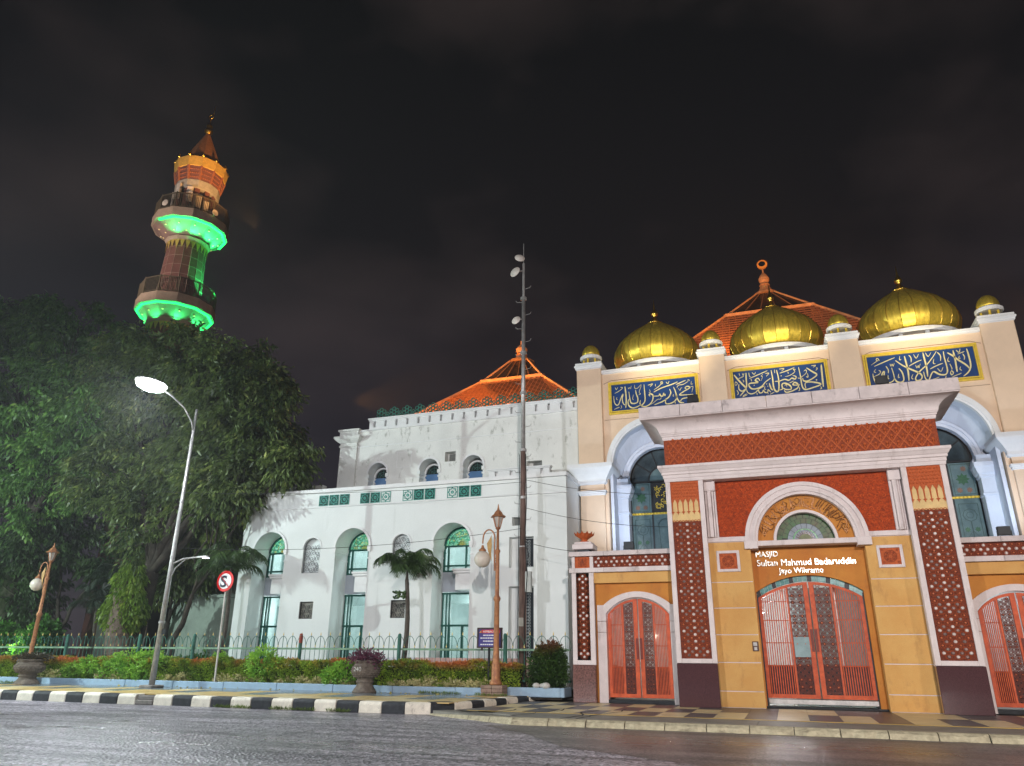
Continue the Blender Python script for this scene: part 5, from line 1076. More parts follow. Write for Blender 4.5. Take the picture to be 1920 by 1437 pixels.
for k in range(12):
    a = 2*pi*(k+.5)/12; put('lantern_column', (lambda mb: (mb.materials.append(MR), mb)[1])(MB().box(-.22,.22,-.10,.10,37.6,41.0).mesh('lantern_column')), mt, loc=(MX+1.63*cos(a),MY+1.63*sin(a),0), rot=(0,0,a+pi/2))
mlathe([(2.5,37.6),(2.5,38.8)], 12).build('parapet', MR, mt)
mlathe([(2.55,40.95),(2.72,41.0),(2.78,41.75),(2.6,41.8)], 12).build('pale_band', mat('pale_grey_band', (.42,.40,.36), .6), mt)
mlathe([(2.66,41.8),(3.05,43.1)], 12).build('pierced_frieze', MR, mt)
f = MB()
for k in range(12):
    a = 2*pi*k/12+pi/12; f.bar((MX+1.88*cos(a),MY+1.88*sin(a),41.8),(MX+2.16*cos(a),MY+2.16*sin(a),43.1),.18,.14)
    a2 = a+pi/12
    for i in range(-2, 3):
        for z in (42.05, 42.42, 42.8):
            r_c = (1.87+(z-41.8)*.21)*cos(pi/12); t = i*.17; x, y = MX+r_c*cos(a2)-t*sin(a2), MY+r_c*sin(a2)+t*cos(a2); sph(f, (x,y,z), .075, 6, 3)
f.build('frieze_relief', mat('orange_brick_relief', (.40,.15,.08), .6), mt)
mlathe([(3.05,43.08),(3.18,43.12),(3.36,44.0),(3.15,44.02),(2.9,43.8),(1.8,43.85)], 12).build('gold_crown', mat('gold_crown_paint', (.72,.47,.11), .45, .2, .1), mt)
ball = MB(); sph(ball, (0,0,0), .16, 8, 6); sph(ball, (0,0,.2), .08, 6, 4); bm2 = ball.mesh('crown_ball'); bm2.materials.append(GOLD2)
for k in range(12): a = 2*pi*k/12+pi/12; put('crown_ball', bm2, mt, loc=(MX+2.28*cos(a), MY+2.28*sin(a), 44.15))
mlathe([(3.0,43.6),(2.75,44.05),(.12,48.4)], 12).build('spire', mat('copper_spire', (.42,.20,.10), .55, 0, .15, 4), mt)
f = MB(); f.lathe([(.1,48.05),(.16,48.15),(.38,48.35),(.40,48.55),(.2,48.75),(.14,48.81),(.28,48.97),(.26,49.15),(.1,49.29),(.05,49.45),(.04,50.05)], (MX,MY,0), 12); f.ring(MX, 50.20, .22, .29, MY-.04, MY+.04, 0, 2*pi, 14); f.bar((MX+.25,MY,50.45),(MX+.3,MY,51.45),.03,.03); f.build('finial', GOLD2, mt, smooth=True)
WP = mat('white_antenna_panel', (.70,.64,.58), .5)
for a_, z, w, h in ((-150,40.9,.16,1.7),(-95,41.0,.22,1.55),(-62,40.6,.24,1.5),(-38,39.9,.22,1.6),(-22,39.3,.24,1.5),(-8,38.6,.22,1.5),(-168,39.4,.25,1.6)):
    a = radians(a_); q = MB().box(-w,w,-.1,.1,-h/2,h/2); me = q.mesh('antenna_panel'); me.materials.append(WP); put('antenna_panel', me, mt, loc=(MX+(2.0 if z > 39.5 else 2.3)*cos(a), MY+(2.0 if z > 39.5 else 2.3)*sin(a), z-.5), rot=(0,0,a+pi/2))
for a_, z in ((-172,38.9),(-88,38.6),(-14,38.5)):
    a = radians(a_); d = MB().lathe([(.22,0),(.24,.05),(.3,.12),(.05,.16)], (0,0,0), 14); me = d.mesh('dish'); me.materials.append(WP); put('dish', me, mt, loc=(MX+3.3*cos(a), MY+3.3*sin(a), z-.3), rot=(pi/2,0,a+pi/2))
# ---------------------------------------------------------------- grey outbuildings at the left
gb = thing('grey_house', 'grey weathered house corner with moulded cornice behind the left palm', 'building', (-31, 37, .15))
HG = mat('grey_weathered_render', (.26,.27,.22), .85, 0, .15, 1.2, .2, 20, stain=((.10,.11,.09), .8, .52, (1.5,1.5,.6)))
b = MB(); b.mould(-30.9, -27.4, 35, 40, [(0,.2),(0,7.7),(.1,7.75),(.1,7.85),(.0,7.9),(0,8.1),(.15,8.2),(.2,8.4),(.2,8.55),(0,8.6)]); b.build('wall', HG, gb)
b = MB(); b.box(-30.2,-29.2,34.96,35.02,5.2,7.3); b.build('blind_panel', HG, gb)
an = thing('green_annex', 'low grey green rendered annex with a flat parapet behind the fence', 'building', (-31, 34, .15))
HG2 = mat('grey_green_render', (.27,.33,.28), .8, 0, .12, 1.0, .15, 20, stain=((.12,.15,.12), .7, .54, (1.2,1.2,.8)))
b = MB(); b.mould(-31.3, -24.6, 33.2, 36, [(0,.2),(0,4.3),(.08,4.33),(.08,4.45),(0,4.5)]); b.build('wall', HG2, an)
ki = thing('kiosk', 'dark kiosk with orange shutters and lit shelf lines behind the fence', 'kiosk', (-36, 35, .15))
b = MB(); b.box(-37.2,-33.4,34,36,.2,5.4); b.build('body', mat('dark_kiosk_panel', (.05,.045,.05), .5, 0, .2), ki)
for z in (1.9,2.9,3.9): MB().box(-35.6,-33.6,33.95,34.0,z,z+.85).build('shutter', mat('rust_orange_shutter', (.20,.06,.02), .4, 0, .3, 2), ki)
for z in (1.8,2.8,3.8,4.05): MB().box(-35.8,-33.5,33.9,33.96,z,z+.045).build('shelf_edge', mat('pale_shelf', (.65,.5,.4), .5), ki)
light('kiosk_lamp', 'POINT', (-34.7, 33.3, 2.9), 25, ORANGE, .1)
# ---------------------------------------------------------------- ground, road, pavements
ASPH = mat('wet_asphalt', (.075,.072,.078), .42, 0, .2, 1.2, .9, 55, spec=.6)
def asphalt_nodes(m, hi=(.52,.47,.53,1), gr=19, bd=.02):
    t = m.node_tree; b = t.nodes['Principled BSDF']; geo = t.nodes.new('ShaderNodeNewGeometry')
    n = t.nodes.new('ShaderNodeTexNoise'); n.inputs['Scale'].default_value = .22; n.inputs['Detail'].default_value = 4
    mp_ = t.nodes.new('ShaderNodeMapping'); mp_.inputs['Scale'].default_value = (.5,1.6,1); t.links.new(geo.outputs['Position'], mp_.inputs[0]); t.links.new(mp_.outputs[0], n.inputs['Vector'])
    r = t.nodes.new('ShaderNodeMapRange'); r.inputs[1].default_value = .35; r.inputs[2].default_value = .65; r.inputs[3].default_value = .24; r.inputs[4].default_value = .50
    t.links.new(n.outputs['Fac'], r.inputs[0]); t.links.new(r.outputs[0], b.inputs['Roughness'])
    v = t.nodes.new('ShaderNodeTexVoronoi'); v.inputs['Scale'].default_value = gr; t.links.new(geo.outputs['Position'], v.inputs['Vector'])
    sx = t.nodes.new('ShaderNodeSeparateColor'); t.links.new(v.outputs['Color'], sx.inputs[0])
    rr = t.nodes.new('ShaderNodeValToRGB'); rr.color_ramp.elements[0].color = (.012,.011,.013,1); rr.color_ramp.elements[1].color = hi; t.links.new(sx.outputs[0], rr.inputs[0])
    n2 = t.nodes.new('ShaderNodeTexNoise'); n2.inputs['Scale'].default_value = 1; n2.inputs['Detail'].default_value = 6
    m2 = t.nodes.new('ShaderNodeMapping'); m2.inputs['Scale'].default_value = (.25,2.2,1); m2.inputs['Rotation'].default_value = (0,0,.06); t.links.new(geo.outputs['Position'], m2.inputs[0]); t.links.new(m2.outputs[0], n2.inputs['Vector'])
    r3 = t.nodes.new('ShaderNodeMapRange'); r3.inputs[1].default_value = .35; r3.inputs[2].default_value = .7; r3.inputs[3].default_value = .45; r3.inputs[4].default_value = 1.45; t.links.new(n2.outputs['Fac'], r3.inputs[0])
    hs = t.nodes.new('ShaderNodeHueSaturation'); t.links.new(rr.outputs[0], hs.inputs['Color']); t.links.new(r3.outputs[0], hs.inputs['Value']); t.links.new(hs.outputs[0], b.inputs['Base Color'])
    bp = t.nodes.new('ShaderNodeBump'); bp.inputs['Strength'].default_value = 1.0; bp.inputs['Distance'].default_value = bd; t.links.new(v.outputs['Distance'], bp.inputs['Height']); t.links.new(bp.outputs[0], b.inputs['Normal'])
asphalt_nodes(ASPH)
def plane(name, x0, x1, y0, y1, z, m, kind='structure'): return MB().add([(x0,y0,z),(x1,y0,z),(x1,y1,z),(x0,y1,z)],[(0,1,2,3)]).build(name, m, kind=kind)
ASPH2 = mat('darkened_smooth_asphalt', (.036,.030,.028), .38, 0, .3, 1.6, .5, 60, spec=.6, stain=((.09,.08,.075), .7, .55, (.3,2.4,1)))  # smoother asphalt, spread and darkened to offset the lamps' brightness on this side
asphalt_nodes(ASPH2, (.19,.16,.155,1), 26, .008)
EARTH = mat('dark_soil', (.05,.04,.03), .95, 0, .3, 3, .5, 20)
plane('ground', -900, 900, -300, 1500, -.02, EARTH)
plane('road', -120, 120, -60, 23.0, 0.0, ASPH)
MB().add([(x,y,.004) for x,y in [(-6.9,17.6),(-5.6,18.1),(16,18.05),(16,6.0),(6,7.0),(3.5,9.4),(1,10.6),(-1.5,12.6),(-4.0,14.1),(-5.4,16.2)]], [tuple(range(10))]).build('darkened_road_patch', ASPH2, kind='structure')
MB().slab([(-60,20.2),(-10.1,20.2),(-9.6,20.45),(-9.2,20.85),(-8.95,21.5),(-8.8,22.6),(-8.65,23.9),(-8.3,25.4),(-8.05,26.6),(-7.95,28),(-7.95,32),(-60,32)], -.01, .265).build('pavement_bed', EARTH, kind='structure')
PV1 = mat('yellow_pavement_tile', (.64,.45,.18), .35, 0, .1, 2, .1, 20, spec=.6); PV2 = mat('wet_grey_pavement_tile', (.20,.23,.25), .18, 0, .15, 2, .06, 20, spec=.7); PVC = mat('cream_pavement_tile', (.66,.54,.30), .4, 0, .08, 2, .1, 20); PVD = mat('dark_grey_pavement_tile', (.11,.10,.10), .38, 0, .12, 2, .1, 20); PVG = mat('grey_concrete_strip', (.22,.21,.18), .55, 0, .15, 1.5, .2, 20, stain=((.10,.11,.08),.7,.56,(1.5,3,1)))
ip = bpy.data.objects.new('pavement', None); COL.objects.link(ip); ip['kind'] = 'structure'
# island: yellow strip along the kerb, wet grey-blue strip by the planter wall
tm = {}
def tile(parent, x0, x1, y0, y1, z, m, nm='paving_tile', g=.008):
    key = (round(x1-x0,3), round(y1-y0,3), m.name)
    if key not in tm:
        w, d = (x1-x0)/2-g/2, (y1-y0)/2-g/2; q = MB(); q.mould(-w, w, -d, d, [(-.0,-.03),(0,-.004),(-.004,0)], True)
        q = MB(); q.box(-w,w,-d,d,-.03,0); me = q.mesh('paving_tile'); me.materials.append(m); tm[key] = me
    return put(nm, tm[key], parent, loc=((x0+x1)/2, (y0+y1)/2, z+random.uniform(-.002,.002)))
for i in range(31):
    x = -40+i*1.0
    if x > -9.9: break
    for j in range(4):
        y0 = 20.42+j*1.15; y1 = y0+1.15
        if j == 3: y1 = 25.0
        wave = (i+j)%3
        tile(ip, x, x+1.0, y0, y1, .30, PV2 if (j == 3 or (j == 2 and wave) or (j == 1 and wave == 0)) else (PVC if (i+j)%4 == 1 else PV1))
for (x0,x1,y0,y1) in ((-9.4,-8.95,20.9,22.2),(-9.9,-8.95,22.2,23.6),(-9.9,-8.8,23.6,25.0),(-9.0,-8.2,25.0,25.45)): tile(ip, x0, x1, y0, y1, .30, PV1)
# painted kerb stones round the island
KB = mat('black_kerb_paint', (.035,.038,.045), .6, 0, .25, 6, .4, 30, stain=((.20,.19,.17),.6,.62,(6,6,6))); KW = mat('white_kerb_paint', (.84,.78,.66), .65, 0, .1, 4, .4, 30, stain=((.16,.12,.08),.85,.58,(5,5,5)))
kerb = bpy.data.objects.new('kerb', None); COL.objects.link(kerb); kerb['kind'] = 'structure'
path = [(-44,20.0),(-10.05,20.0),(-9.5,20.22),(-9.0,20.7),(-8.72,21.4),(-8.55,22.6),(-8.42,23.8),(-8.1,25.4),(-7.85,26.6)]
P_ = [Vector((a,b,0)) for a,b in path]; d_ = 0; samples = []
L_ = [0]
for a, b in zip(P_[:-1], P_[1:]): L_.append(L_[-1]+(b-a).length)
def at_len(s_):
    for i in range(len(P_)-1):
        if s_ <= L_[i+1] or i == len(P_)-2: u = (s_-L_[i])/(L_[i+1]-L_[i]); return P_[i].lerp(P_[i+1], u)
s_, i = 0.0, 0
start = 44-25.47      # first stone edge seen at the left border
first = start-.73*math.floor(start/.73); s_ = first; i = int(start/.73)%2
i = (int(round((start-first)/.73)))%2
k_ = 0
bl = [-25.47,-24.7,-23.9,-23.15,-22.41,-21.68,-20.94,-20.17,-19.45,-18.85]; 
edges = [s_+.73*n for n in range(int((L_[-1]-s_)/.73)+1)]
for n in range(len(edges)-1):
    a, b = at_len(edges[n]+.008), at_len(edges[n+1]-.008); mid = at_len((edges[n]+edges[n+1])/2)
    if -19.9 < mid.x < -19.1: 
        # broken concrete block under the leaning lamp post
        mb = MB(); mb.box(mid.x-.34, mid.x+.34, 19.98, 20.4, .0, .14); mb.box(mid.x-.30, mid.x+.36, 20.03, 20.4, .14, .26); mb.build('kerb_stone', mat('bare_concrete', (.25,.23,.21), .8, 0, .2, 5, .5, 20), kerb, bevel=.02, label='bare broken kerb stone with no paint'); continue
    nn = Vector((-(b-a).y, (b-a).x, 0)).normalized(); h = .30+random.uniform(-.006,.006); o0 = random.uniform(-.008,.008)
    q = [a+nn*o0, b+nn*o0, b+nn*.40, a+nn*.40]; qt = [a+nn*(.05+o0), b+nn*(.05+o0), b+nn*.40, a+nn*.40]
    mb = MB(); mb.add([(*v.xy,-.02) for v in q]+[(*v.xy,h*.75) for v in q]+[(*v.xy,h) for v in qt], [(0,1,5,4),(1,2,6,5),(2,3,7,6),(3,0,4,7),(4,5,9,8),(5,6,10,9),(6,7,11,10),(7,4,8,11),(8,9,10,11)])
    col = KW if (n+1)%2 else KB
    mb.build('kerb_stone', col, kerb, bevel=.015)
# low apron in front of the gate
ap = bpy.data.objects.new('gate_pavement', None); COL.objects.link(ap); ap['kind'] = 'structure'
MB().slab([(-9.3,20.05),(-6.4,18.2),(14,18.2),(14,31),(-7.7,31),(-7.9,26.4),(-8.4,23.9),(-8.6,21.6),(-8.9,20.6)], -.02, .118).build('pavement_bed', PVG, ap)
x = -6.6
while x < 13: tile(ap, x, x+1.45, 18.36, 19.98, .15, PVG, 'paving_slab'); x += 1.45
for x0 in (-8.0,-7.3): MB().slab([(x0-.6,19.2+(.9 if x0 < -7.5 else .55)),(x0+.66,19.2+(.2 if x0 < -7.5 else -.2)),(x0+.66,19.98),(x0-.6,19.98)], .12, .15).build('paving_slab', PVG, ap)
x = -8.3; YEL = mat('yellow_painted_line', (.62,.42,.08), .6, 0, .15, 8, .1, stain=((.2,.18,.14),.8,.55,(4,4,4)))
while x < 12.5: tile(ap, x, x+1.2, 20.0, 20.12, .153, YEL, 'yellow_tile'); x += 1.2
for c in range(9):
    for r in range(3):
        x0 = -8.2+c*.70; y0 = 20.14+r*1.62
        if x0 < -8.3: continue
        tile(ap, x0+(.0), x0+.70, y0, y0+1.62, .15, PVC if (c+r)%2 else PVD)
for c in range(16):
    x0 = -1.9+c*.74; tile(ap, x0, x0+.74, 20.14, 22.4, .15, PVD if c%2 else PVC); tile(ap, x0, x0+.74, 22.4, 24.6, .15, PVC if (c//2)%2 else PVD)
# rough whitish kerb of the apron
KY = mat('worn_cream_kerb', (.46,.41,.28), .8, 0, .15, 8, .8, 18, stain=((.12,.10,.07),.9,.55,(3,9,9)))
x = -6.35; k = 0
while x < 13:
    w = .9; j0, j1 = random.uniform(-.015,.015), random.uniform(-.015,.015)
    mb = MB(); ys = 18.06
    n_ = 4; vs = []
    for i in range(n_+1):
        xx = x+.01+(w-.02)*i/n_; jj = random.uniform(-.03,.03); vs += [(xx, ys+jj, -.01), (xx, ys+.05+jj, .10+random.uniform(-.012,.012)), (xx, ys+.14, .152), (xx, ys+.31, .152)]
    mb.add(vs, [(4*i+q, 4*i+4+q, 4*i+5+q, 4*i+1+q) for i in range(n_) for q in range(3)]+[(0,1,2,3),(4*n_+3,4*n_+2,4*n_+1,4*n_)]); mb.build('kerb_stone', KY, ap); x += w
x0_, y0_ = -9.3, 20.0
for i in range(4):
    u, v = i/4, (i+1)/4; a = Vector((-9.4+3.05*u, 19.98-1.92*u,0)); b = Vector((-9.4+3.05*v, 19.98-1.92*v,0)); d = (b-a).normalized(); nn = Vector((-d.y,d.x,0)); g = d*.01
    mb = MB(); q0, q1 = a+g, b-g; mb.add([(*q0.xy,-.01),(*q1.xy,-.01),(*(q1+nn*.06).xy,.04+.11*v),(*(q0+nn*.06).xy,.04+.11*u),(*(q1+nn*.3).xy,.045+.11*v),(*(q0+nn*.3).xy,.045+.11*u)],[(0,1,2,3),(3,2,4,5)]); mb.build('kerb_stone', KY, ap)
# cracks with weeds on the apron
ck = MB(); CRK = mat('crack_dirt', (.02,.02,.018), .95)
for pts in ([(-6.6,18.6),(-6.3,19.4),(-6.35,20.1),(-6.0,21.0),(-6.1,22.3)],[(-5.2,18.4),(-5.0,19.5),(-5.25,20.6),(-4.8,22.1)],[(-4.85,18.4),(-4.7,19.3),(-4.75,19.9),(-4.4,21.4),(-4.5,23)],[(-7.6,19.6),(-7.2,20.2),(-7.25,21.5)]):
    Q = []
    for a, b in zip(pts[:-1], pts[1:]):
        for t in (0,.33,.66): Q.append(Vector((a[0]+(b[0]-a[0])*t+random.uniform(-.07,.07), a[1]+(b[1]-a[1])*t, .1545)))
    for a, b in zip(Q[:-1], Q[1:]): d = (b-a).normalized(); n2 = Vector((-d.y,d.x,0))*random.uniform(.012,.03); ck.add([a-n2,b-n2,b+n2,a+n2],[(0,1,2,3)])
ck.build('cracks', CRK, ap, kind='stuff')
rc = MB()        # tar sealed cracks and worn seams in the road
for k in range(13):
    x, y = random.uniform(-17, 6), random.uniform(9.5, 19); a = random.choice([0, 0, .1, -.1, 1.4])+random.uniform(-.15, .15); L0 = random.uniform(1.5, 5); pts = []
    for q in range(14): pts.append(Vector((x, y, .0065))); x += cos(a)*L0/14+random.uniform(-.03,.03); y += sin(a)*L0/14+random.uniform(-.05,.05)
    for p, q in zip(pts[:-1], pts[1:]): d = (q-p).normalized(); n2 = Vector((-d.y,d.x,0))*random.uniform(.008,.022); rc.add([p-n2,q-n2,q+n2,p+n2],[(0,1,2,3)])
rc.build('road_cracks', mat('black_tar', (.012,.012,.013), .35), kind='stuff')

# ---------------------------------------------------------------- planter wall, hedge, fence
BLUE = mat('pale_blue_wall_paint', (.30,.42,.54), .6, 0, .08, 2, .15, 25, stain=((.50,.52,.48),.8,.60,(3,3,5)))
pwl = thing('planter_wall', 'long low pale blue planter kerb along the foot of the hedge', 'wall', (-24, 25.1, .3))
x = -42
while x < -9.9: MB().box(x+.004, min(x+2.4, -9.75)-.004, 25.0, 25.16, .27, .52+random.uniform(-.006,.006)).build('wall_segment', BLUE, pwl, bevel=.02); x += 2.4
pw2 = thing('planter_box', 'short pale blue planter kerb in front of the round bush', 'wall', (-8.4, 25.3, .3))
b = MB(); b.box(-8.95,-7.12,25.05,25.2,.27,.56); b.build('wall_segment', BLUE, pw2, bevel=.02); b = MB(); b.box(-7.12,-6.98,25.05,26.0,.27,.56); b.build('wall_segment', BLUE, pw2, bevel=.02)
MB().box(-42,-7.1,25.16,27.3,.2,.46).build('flower_bed', EARTH, kind='structure')
HEDGE = leafmat('hedge_leaves', (.05,.12,.015), (.34,.48,.05), (.78,.70,.12), .35, 1.6, tip=((.55,.17,.05), 1.0, 1.28))
HEDGEB = leafmat('bright_shrub_leaves', (.12,.32,.04), (.38,.62,.08), (.55,.72,.16), .4, 2.2)
VARI = leafmat('cream_variegated_leaves', (.30,.32,.10), (.75,.66,.36), (.85,.78,.48), .35, 3)
def box_leaves(name, x0, x1, y0, y1, z0, z1, n, m, Lr=(.05,.10), Wr=.3, wob=.05):
    """leaves on the front, top and inside skin of a clipped hedge"""
    P = np.empty((n,3)); P[:,0] = rng.uniform(x0,x1,n); f = rng.random(n)
    top = f < .42; P[:,1] = np.where(top, rng.uniform(y0,y1,n), y0+rng.exponential(.07,n)); P[:,2] = np.where(top, z1-rng.exponential(.05,n), rng.uniform(z0,z1,n))
    P[:,2] += wob*np.sin(P[:,0]*2.3)*top+rng.normal(0,.02,n)+.03*np.sin(P[:,0]*9)*top; P[:,1] += .06*np.sin(P[:,0]*3.1+P[:,2]*5)+.04*np.sin(P[:,0]*11+P[:,2]*9)
    D = np.stack([rng.normal(0,.6,n), np.where(top,-.3,-1.), np.where(top,1,.35)],1); V, F = leaves(P, D, Lr, Wr, .5); return fastmesh(name, V, F, m)
hd = thing('hedge', 'long clipped green hedge with reddish tips behind the pale blue planter kerb', 'hedge', (-24, 25.6, .46))
put('foliage', box_leaves('foliage', -40, -8.6, 25.28, 26.0, .48, 1.28, 90000, HEDGE), hd, kind='stuff')
MB().box(-40, -8.7, 25.42, 25.9, .4, 1.12).build('branches', mat('dark_twigs', (.015,.018,.008), .95), hd)
stw = thing('edging_plants', 'cream variegated edging plants at the foot of the hedge', 'plants', (-20, 25.3, .46)); stw['kind'] = 'stuff'
lob = []
for x in (-30.3,-29.5,-26.8,-25.9,-23.2,-22.6,-20.6,-20.0,-19.3,-17.9,-17.1,-16.5,-15.7,-15.2,-13.2,-12.3,-11.9,-11.1,-10.9,-10.1,-9.9):
    lob.append((x, 25.3, .56, random.uniform(.25,.5), .12, random.uniform(.12,.24)))
me, _ = crown_mesh('edging_leaves', lob, 2600, VARI, per=8, Lr=(.05,.11), Wr=.28, spread=.08, inner=.5, down=-.4); bpy.data.objects.remove(stw)
stw = put('edging_plants', me); tag(stw, 'cream variegated edging plants at the foot of the hedge', 'plants', kind='stuff')
def shrub(name, label, lobes, n, m, cat='shrub', Lr=(.06,.12), per=9, spread=.1, group=None, down=-.2, stem=True):
    c = lobes[0]; t = thing(name, label, cat, (c[0], c[1], .46), group)
    me, _ = crown_mesh('foliage', lobes, n, m, per=per, Lr=Lr, Wr=.27, spread=spread, inner=.6, down=down); put('foliage', me, t, kind='stuff')
    if stem:
        s_ = MB()
        for l in lobes[:4]: limb(s_, (c[0]+random.uniform(-.05,.05), c[1], .4), (l[0], l[1], l[2]), .03, .012, .05, 5, 4)
        s_.build('stem', mat('brown_stem', (.09,.055,.03), .9), t)
    return t
shrub('shrub', 'bright green shrub rising above the hedge between sign and middle palm', [(-19.0,25.35,1.45,.45,.3,.38),(-18.5,25.35,1.25,.35,.25,.25),(-19.1,25.3,.95,.5,.2,.4),(-19.4,25.35,1.2,.3,.25,.3)], 420, HEDGEB)
shrub('shrub', 'bright green sprawling shrub over the hedge at the tree foot', [(-25.6,25.4,1.2,.9,.35,.38),(-24.5,25.4,1.25,.8,.3,.36),(-26.5,25.35,.95,.8,.3,.4),(-25,25.3,.8,.8,.25,.35)], 900, HEDGEB)
shrub('shrub', 'light green shrub in the hedge just left of the carved planter', [(-15.3,25.25,.98,.55,.22,.36),(-15.8,25.25,.8,.4,.2,.3)], 420, HEDGEB)
shrub('shrub', 'small light green shrub peeping over the hedge right of the sign post', [(-21.3,25.7,1.3,.3,.25,.22),(-21.0,25.7,1.2,.25,.2,.2)], 180, HEDGEB)
shrub('shrub', 'bright green patch of shrub in the hedge left of the tree trunk', [(-27.6,25.28,.95,.7,.2,.36),(-28.4,25.3,.8,.45,.2,.3)], 420, HEDGEB)
shrub('round_bush', 'rounded clipped bush with reddish top beside the left gate pillar', [(-7.72,25.75,1.15,.66,.5,.72),(-7.7,25.75,1.45,.52,.42,.55),(-7.75,25.7,.8,.62,.45,.45)], 2600, leafmat('bush_leaves', (.015,.045,.012), (.06,.13,.02), (.14,.22,.04), .3, 2, tip=((.20,.05,.02),1.5,2.05)), 'bush', (.045,.09), 9, .06)
for k, (x, y, r) in enumerate(((-7.95,25.13,.13),(-7.62,25.12,.15),(-7.78,25.2,.10))):
    s_ = MB(); sph(s_, (x,y,.62), r, 9, 6, .7); o = s_.build('stone', mat('pale_stone', (.55,.53,.50), .8, 0, .1, 5, .5, 12), smooth=True); tag(o, ('left pale stone on the blue planter kerb by the round bush','right and largest pale stone on the blue planter kerb by the round bush','small pale stone between two others on the blue kerb')[k], 'stone', 'stones on the planter kerb')
# fence
GF = mat('green_fence_paint', (.05,.17,.13), .5, .1, .2, 4, .1, 40); GFR = mat('pale_green_rail_paint', (.22,.36,.24), .5, 0, .2, 4, .1); GT = mat('gold_spear_tip', (.75,.55,.20), .4, .2, .1)
fy = 26.45; kf = 26.45/26; fn = thing('fence', 'green iron fence with pointed hoops and gilded spear tips behind the hedge', 'fence', (-20, fy, .46))
zr = 1.5+(.235)*kf; dxb = .432
hm = MB(); pa = []
R_h = dxb*.5
for i in range(9): a = pi*i/8; pa.append((R_h*cos(a)*1.0, 0, zr+.03+ (.44*sin(a)**.85 if sin(a) > 0 else 0)))
hm.tube(pa, .011, 5, False); hmm = hm.mesh('hoop'); hmm.materials.append(GF)
sp1 = MB().bar((0,0,zr),(0,0,zr+.50),.018); sp1 = sp1.mesh('spear'); sp1.materials.append(GF)
tp = MB(); tp.lathe([(.004,0),(.022,.03),(.018,.07),(.002,.14)], (0,0,0), 5); tp = tp.mesh('spear_tip'); tp.materials.append(GT)
pk = MB().bar((0,0,.46),(0,0,zr+.07),.016); pk = pk.mesh('picket'); pk.materials.append(GF)
xf = -41.0; i = 0
while xf < -7.15:
    put('hoop', hmm, fn, loc=(xf, fy, 0)); 
    put('spear', sp1, fn, loc=(xf, fy, 0)); put('spear_tip', tp, fn, loc=(xf, fy, zr+.48))
    put('picket', pk, fn, loc=(xf-dxb/2, fy, 0)); put('picket', pk, fn, loc=(xf, fy, 0)); put('spear_tip', tp, fn, loc=(xf-dxb/2, fy, zr+.05)); xf += dxb; i += 1
for z, m_ in ((zr, GFR), (.72, GF)):
    x = -41.2
    while x < -7.2: MB().box(x, min(x+4.6,-7.1)-.01, fy-.022, fy+.022, z-.035, z+.035).build('rail', m_, fn); x += 4.6
for i, x in enumerate((-38.9,-34.6,-30.3,-26.2,-23.3,-18.1,-13.75,-9.52)):
    b = MB(); b.lathe([(.07,.4),(.07,2.22),(.055,2.28),(.01,2.30)], (x, fy-.06, 0), 10); o = b.build('post', GF, fn)
    if abs(x+18.1) < .01: bb = MB(); bb.lathe([(.073,1.95),(.073,2.2),(.056,2.29),(.01,2.31)], (x, fy-.06, 0), 10); bb.build('red_cap', mat('rust_red_paint', (.30,.05,.03), .5), o)
# ---------------------------------------------------------------- street lamp
sl = thing('street_lamp', 'tall grey street lamp glowing brightly in front of the trees', 'street lamp', (-22.8, 23.92, .3))
m = MB(); m.tube([(-22.8,23.92,.3),(-22.8,23.92,5.2),(-22.8,23.92,11.35)], [.115,.09,.055], 12); m.build('pole', STEEL, sl, smooth=True)
for z, r in ((2.6,.125),(5.1,.10),(7.3,.085)): MB().lathe([(r-.03,z),(r,z+.01),(r,z+.09),(r-.03,z+.1)], (-22.8,23.92,0), 12).build('collar', STEEL, sl)
m = MB(); m.box(-23.12,-22.48,23.6,24.24,.29,.40); m.build('concrete_foot', mat('bare_concrete', (.25,.23,.21), .8, 0, .2, 5, .5, 20), sl, bevel=.03)
m = MB(); m.tube([(-22.8,23.92,10.35),(-22.8,23.72,10.75),(-22.8,23.2,11.2),(-22.8,22.5,11.45),(-22.8,21.6,11.62)], .035, 8); m.build('arm', STEEL, sl, smooth=True)
hd_ = MB(); hd_.lathe([(.03,0),(.28,.02),(.36,.06),(.34,.13),(.2,.19),(.04,.21)], (0,0,0), 16); me = hd_.mesh('lamp_head'); me.materials.append(STEEL); put('lamp_head', me, sl, loc=(-22.8,21.3,11.56), scale=(1.25,2.1,1))
LEDM = mat('lamp_lens', (1,1,1), .3, 0, 0, 1, 0, emit=(.93,.97,1), estr=110)
ln = MB(); ln.lathe([(.02,-.17),(.18,-.15),(.28,-.08),(.31,0),(.3,.03)], (0,0,0), 20); me = ln.mesh('lens'); me.materials.append(LEDM); put('lens', me, sl, loc=(-22.8,21.3,11.56), scale=(1.5,2.1,1.3))  # lens enlarged so that its shape covers the lamp's glare
m = MB(); m.tube([(-22.8,23.92,4.85),(-22.3,23.95,5.05),(-21.6,24.0,5.1)], .035, 8); m.tube([(-22.8,23.92,4.2),(-22.6,23.94,4.7),(-22.2,23.97,5.02)], .022, 6); m.build('side_arm', STEEL, sl)
m = MB(); m.box(-21.62,-21.12,23.93,24.07,5.06,5.14); o = m.build('side_lamp_head', STEEL, sl, bevel=.02); MB().box(-21.35,-21.1,23.94,24.06,5.045,5.06).build('side_lamp_lens', mat('small_lamp_lens', (1,1,1), .3, 0, 0, 1, 0, emit=(.85,.85,1), estr=6), o)
MB().box(-22.66,-22.5,23.86,23.98,2.2,2.4).build('junction_box', DARKM, sl)
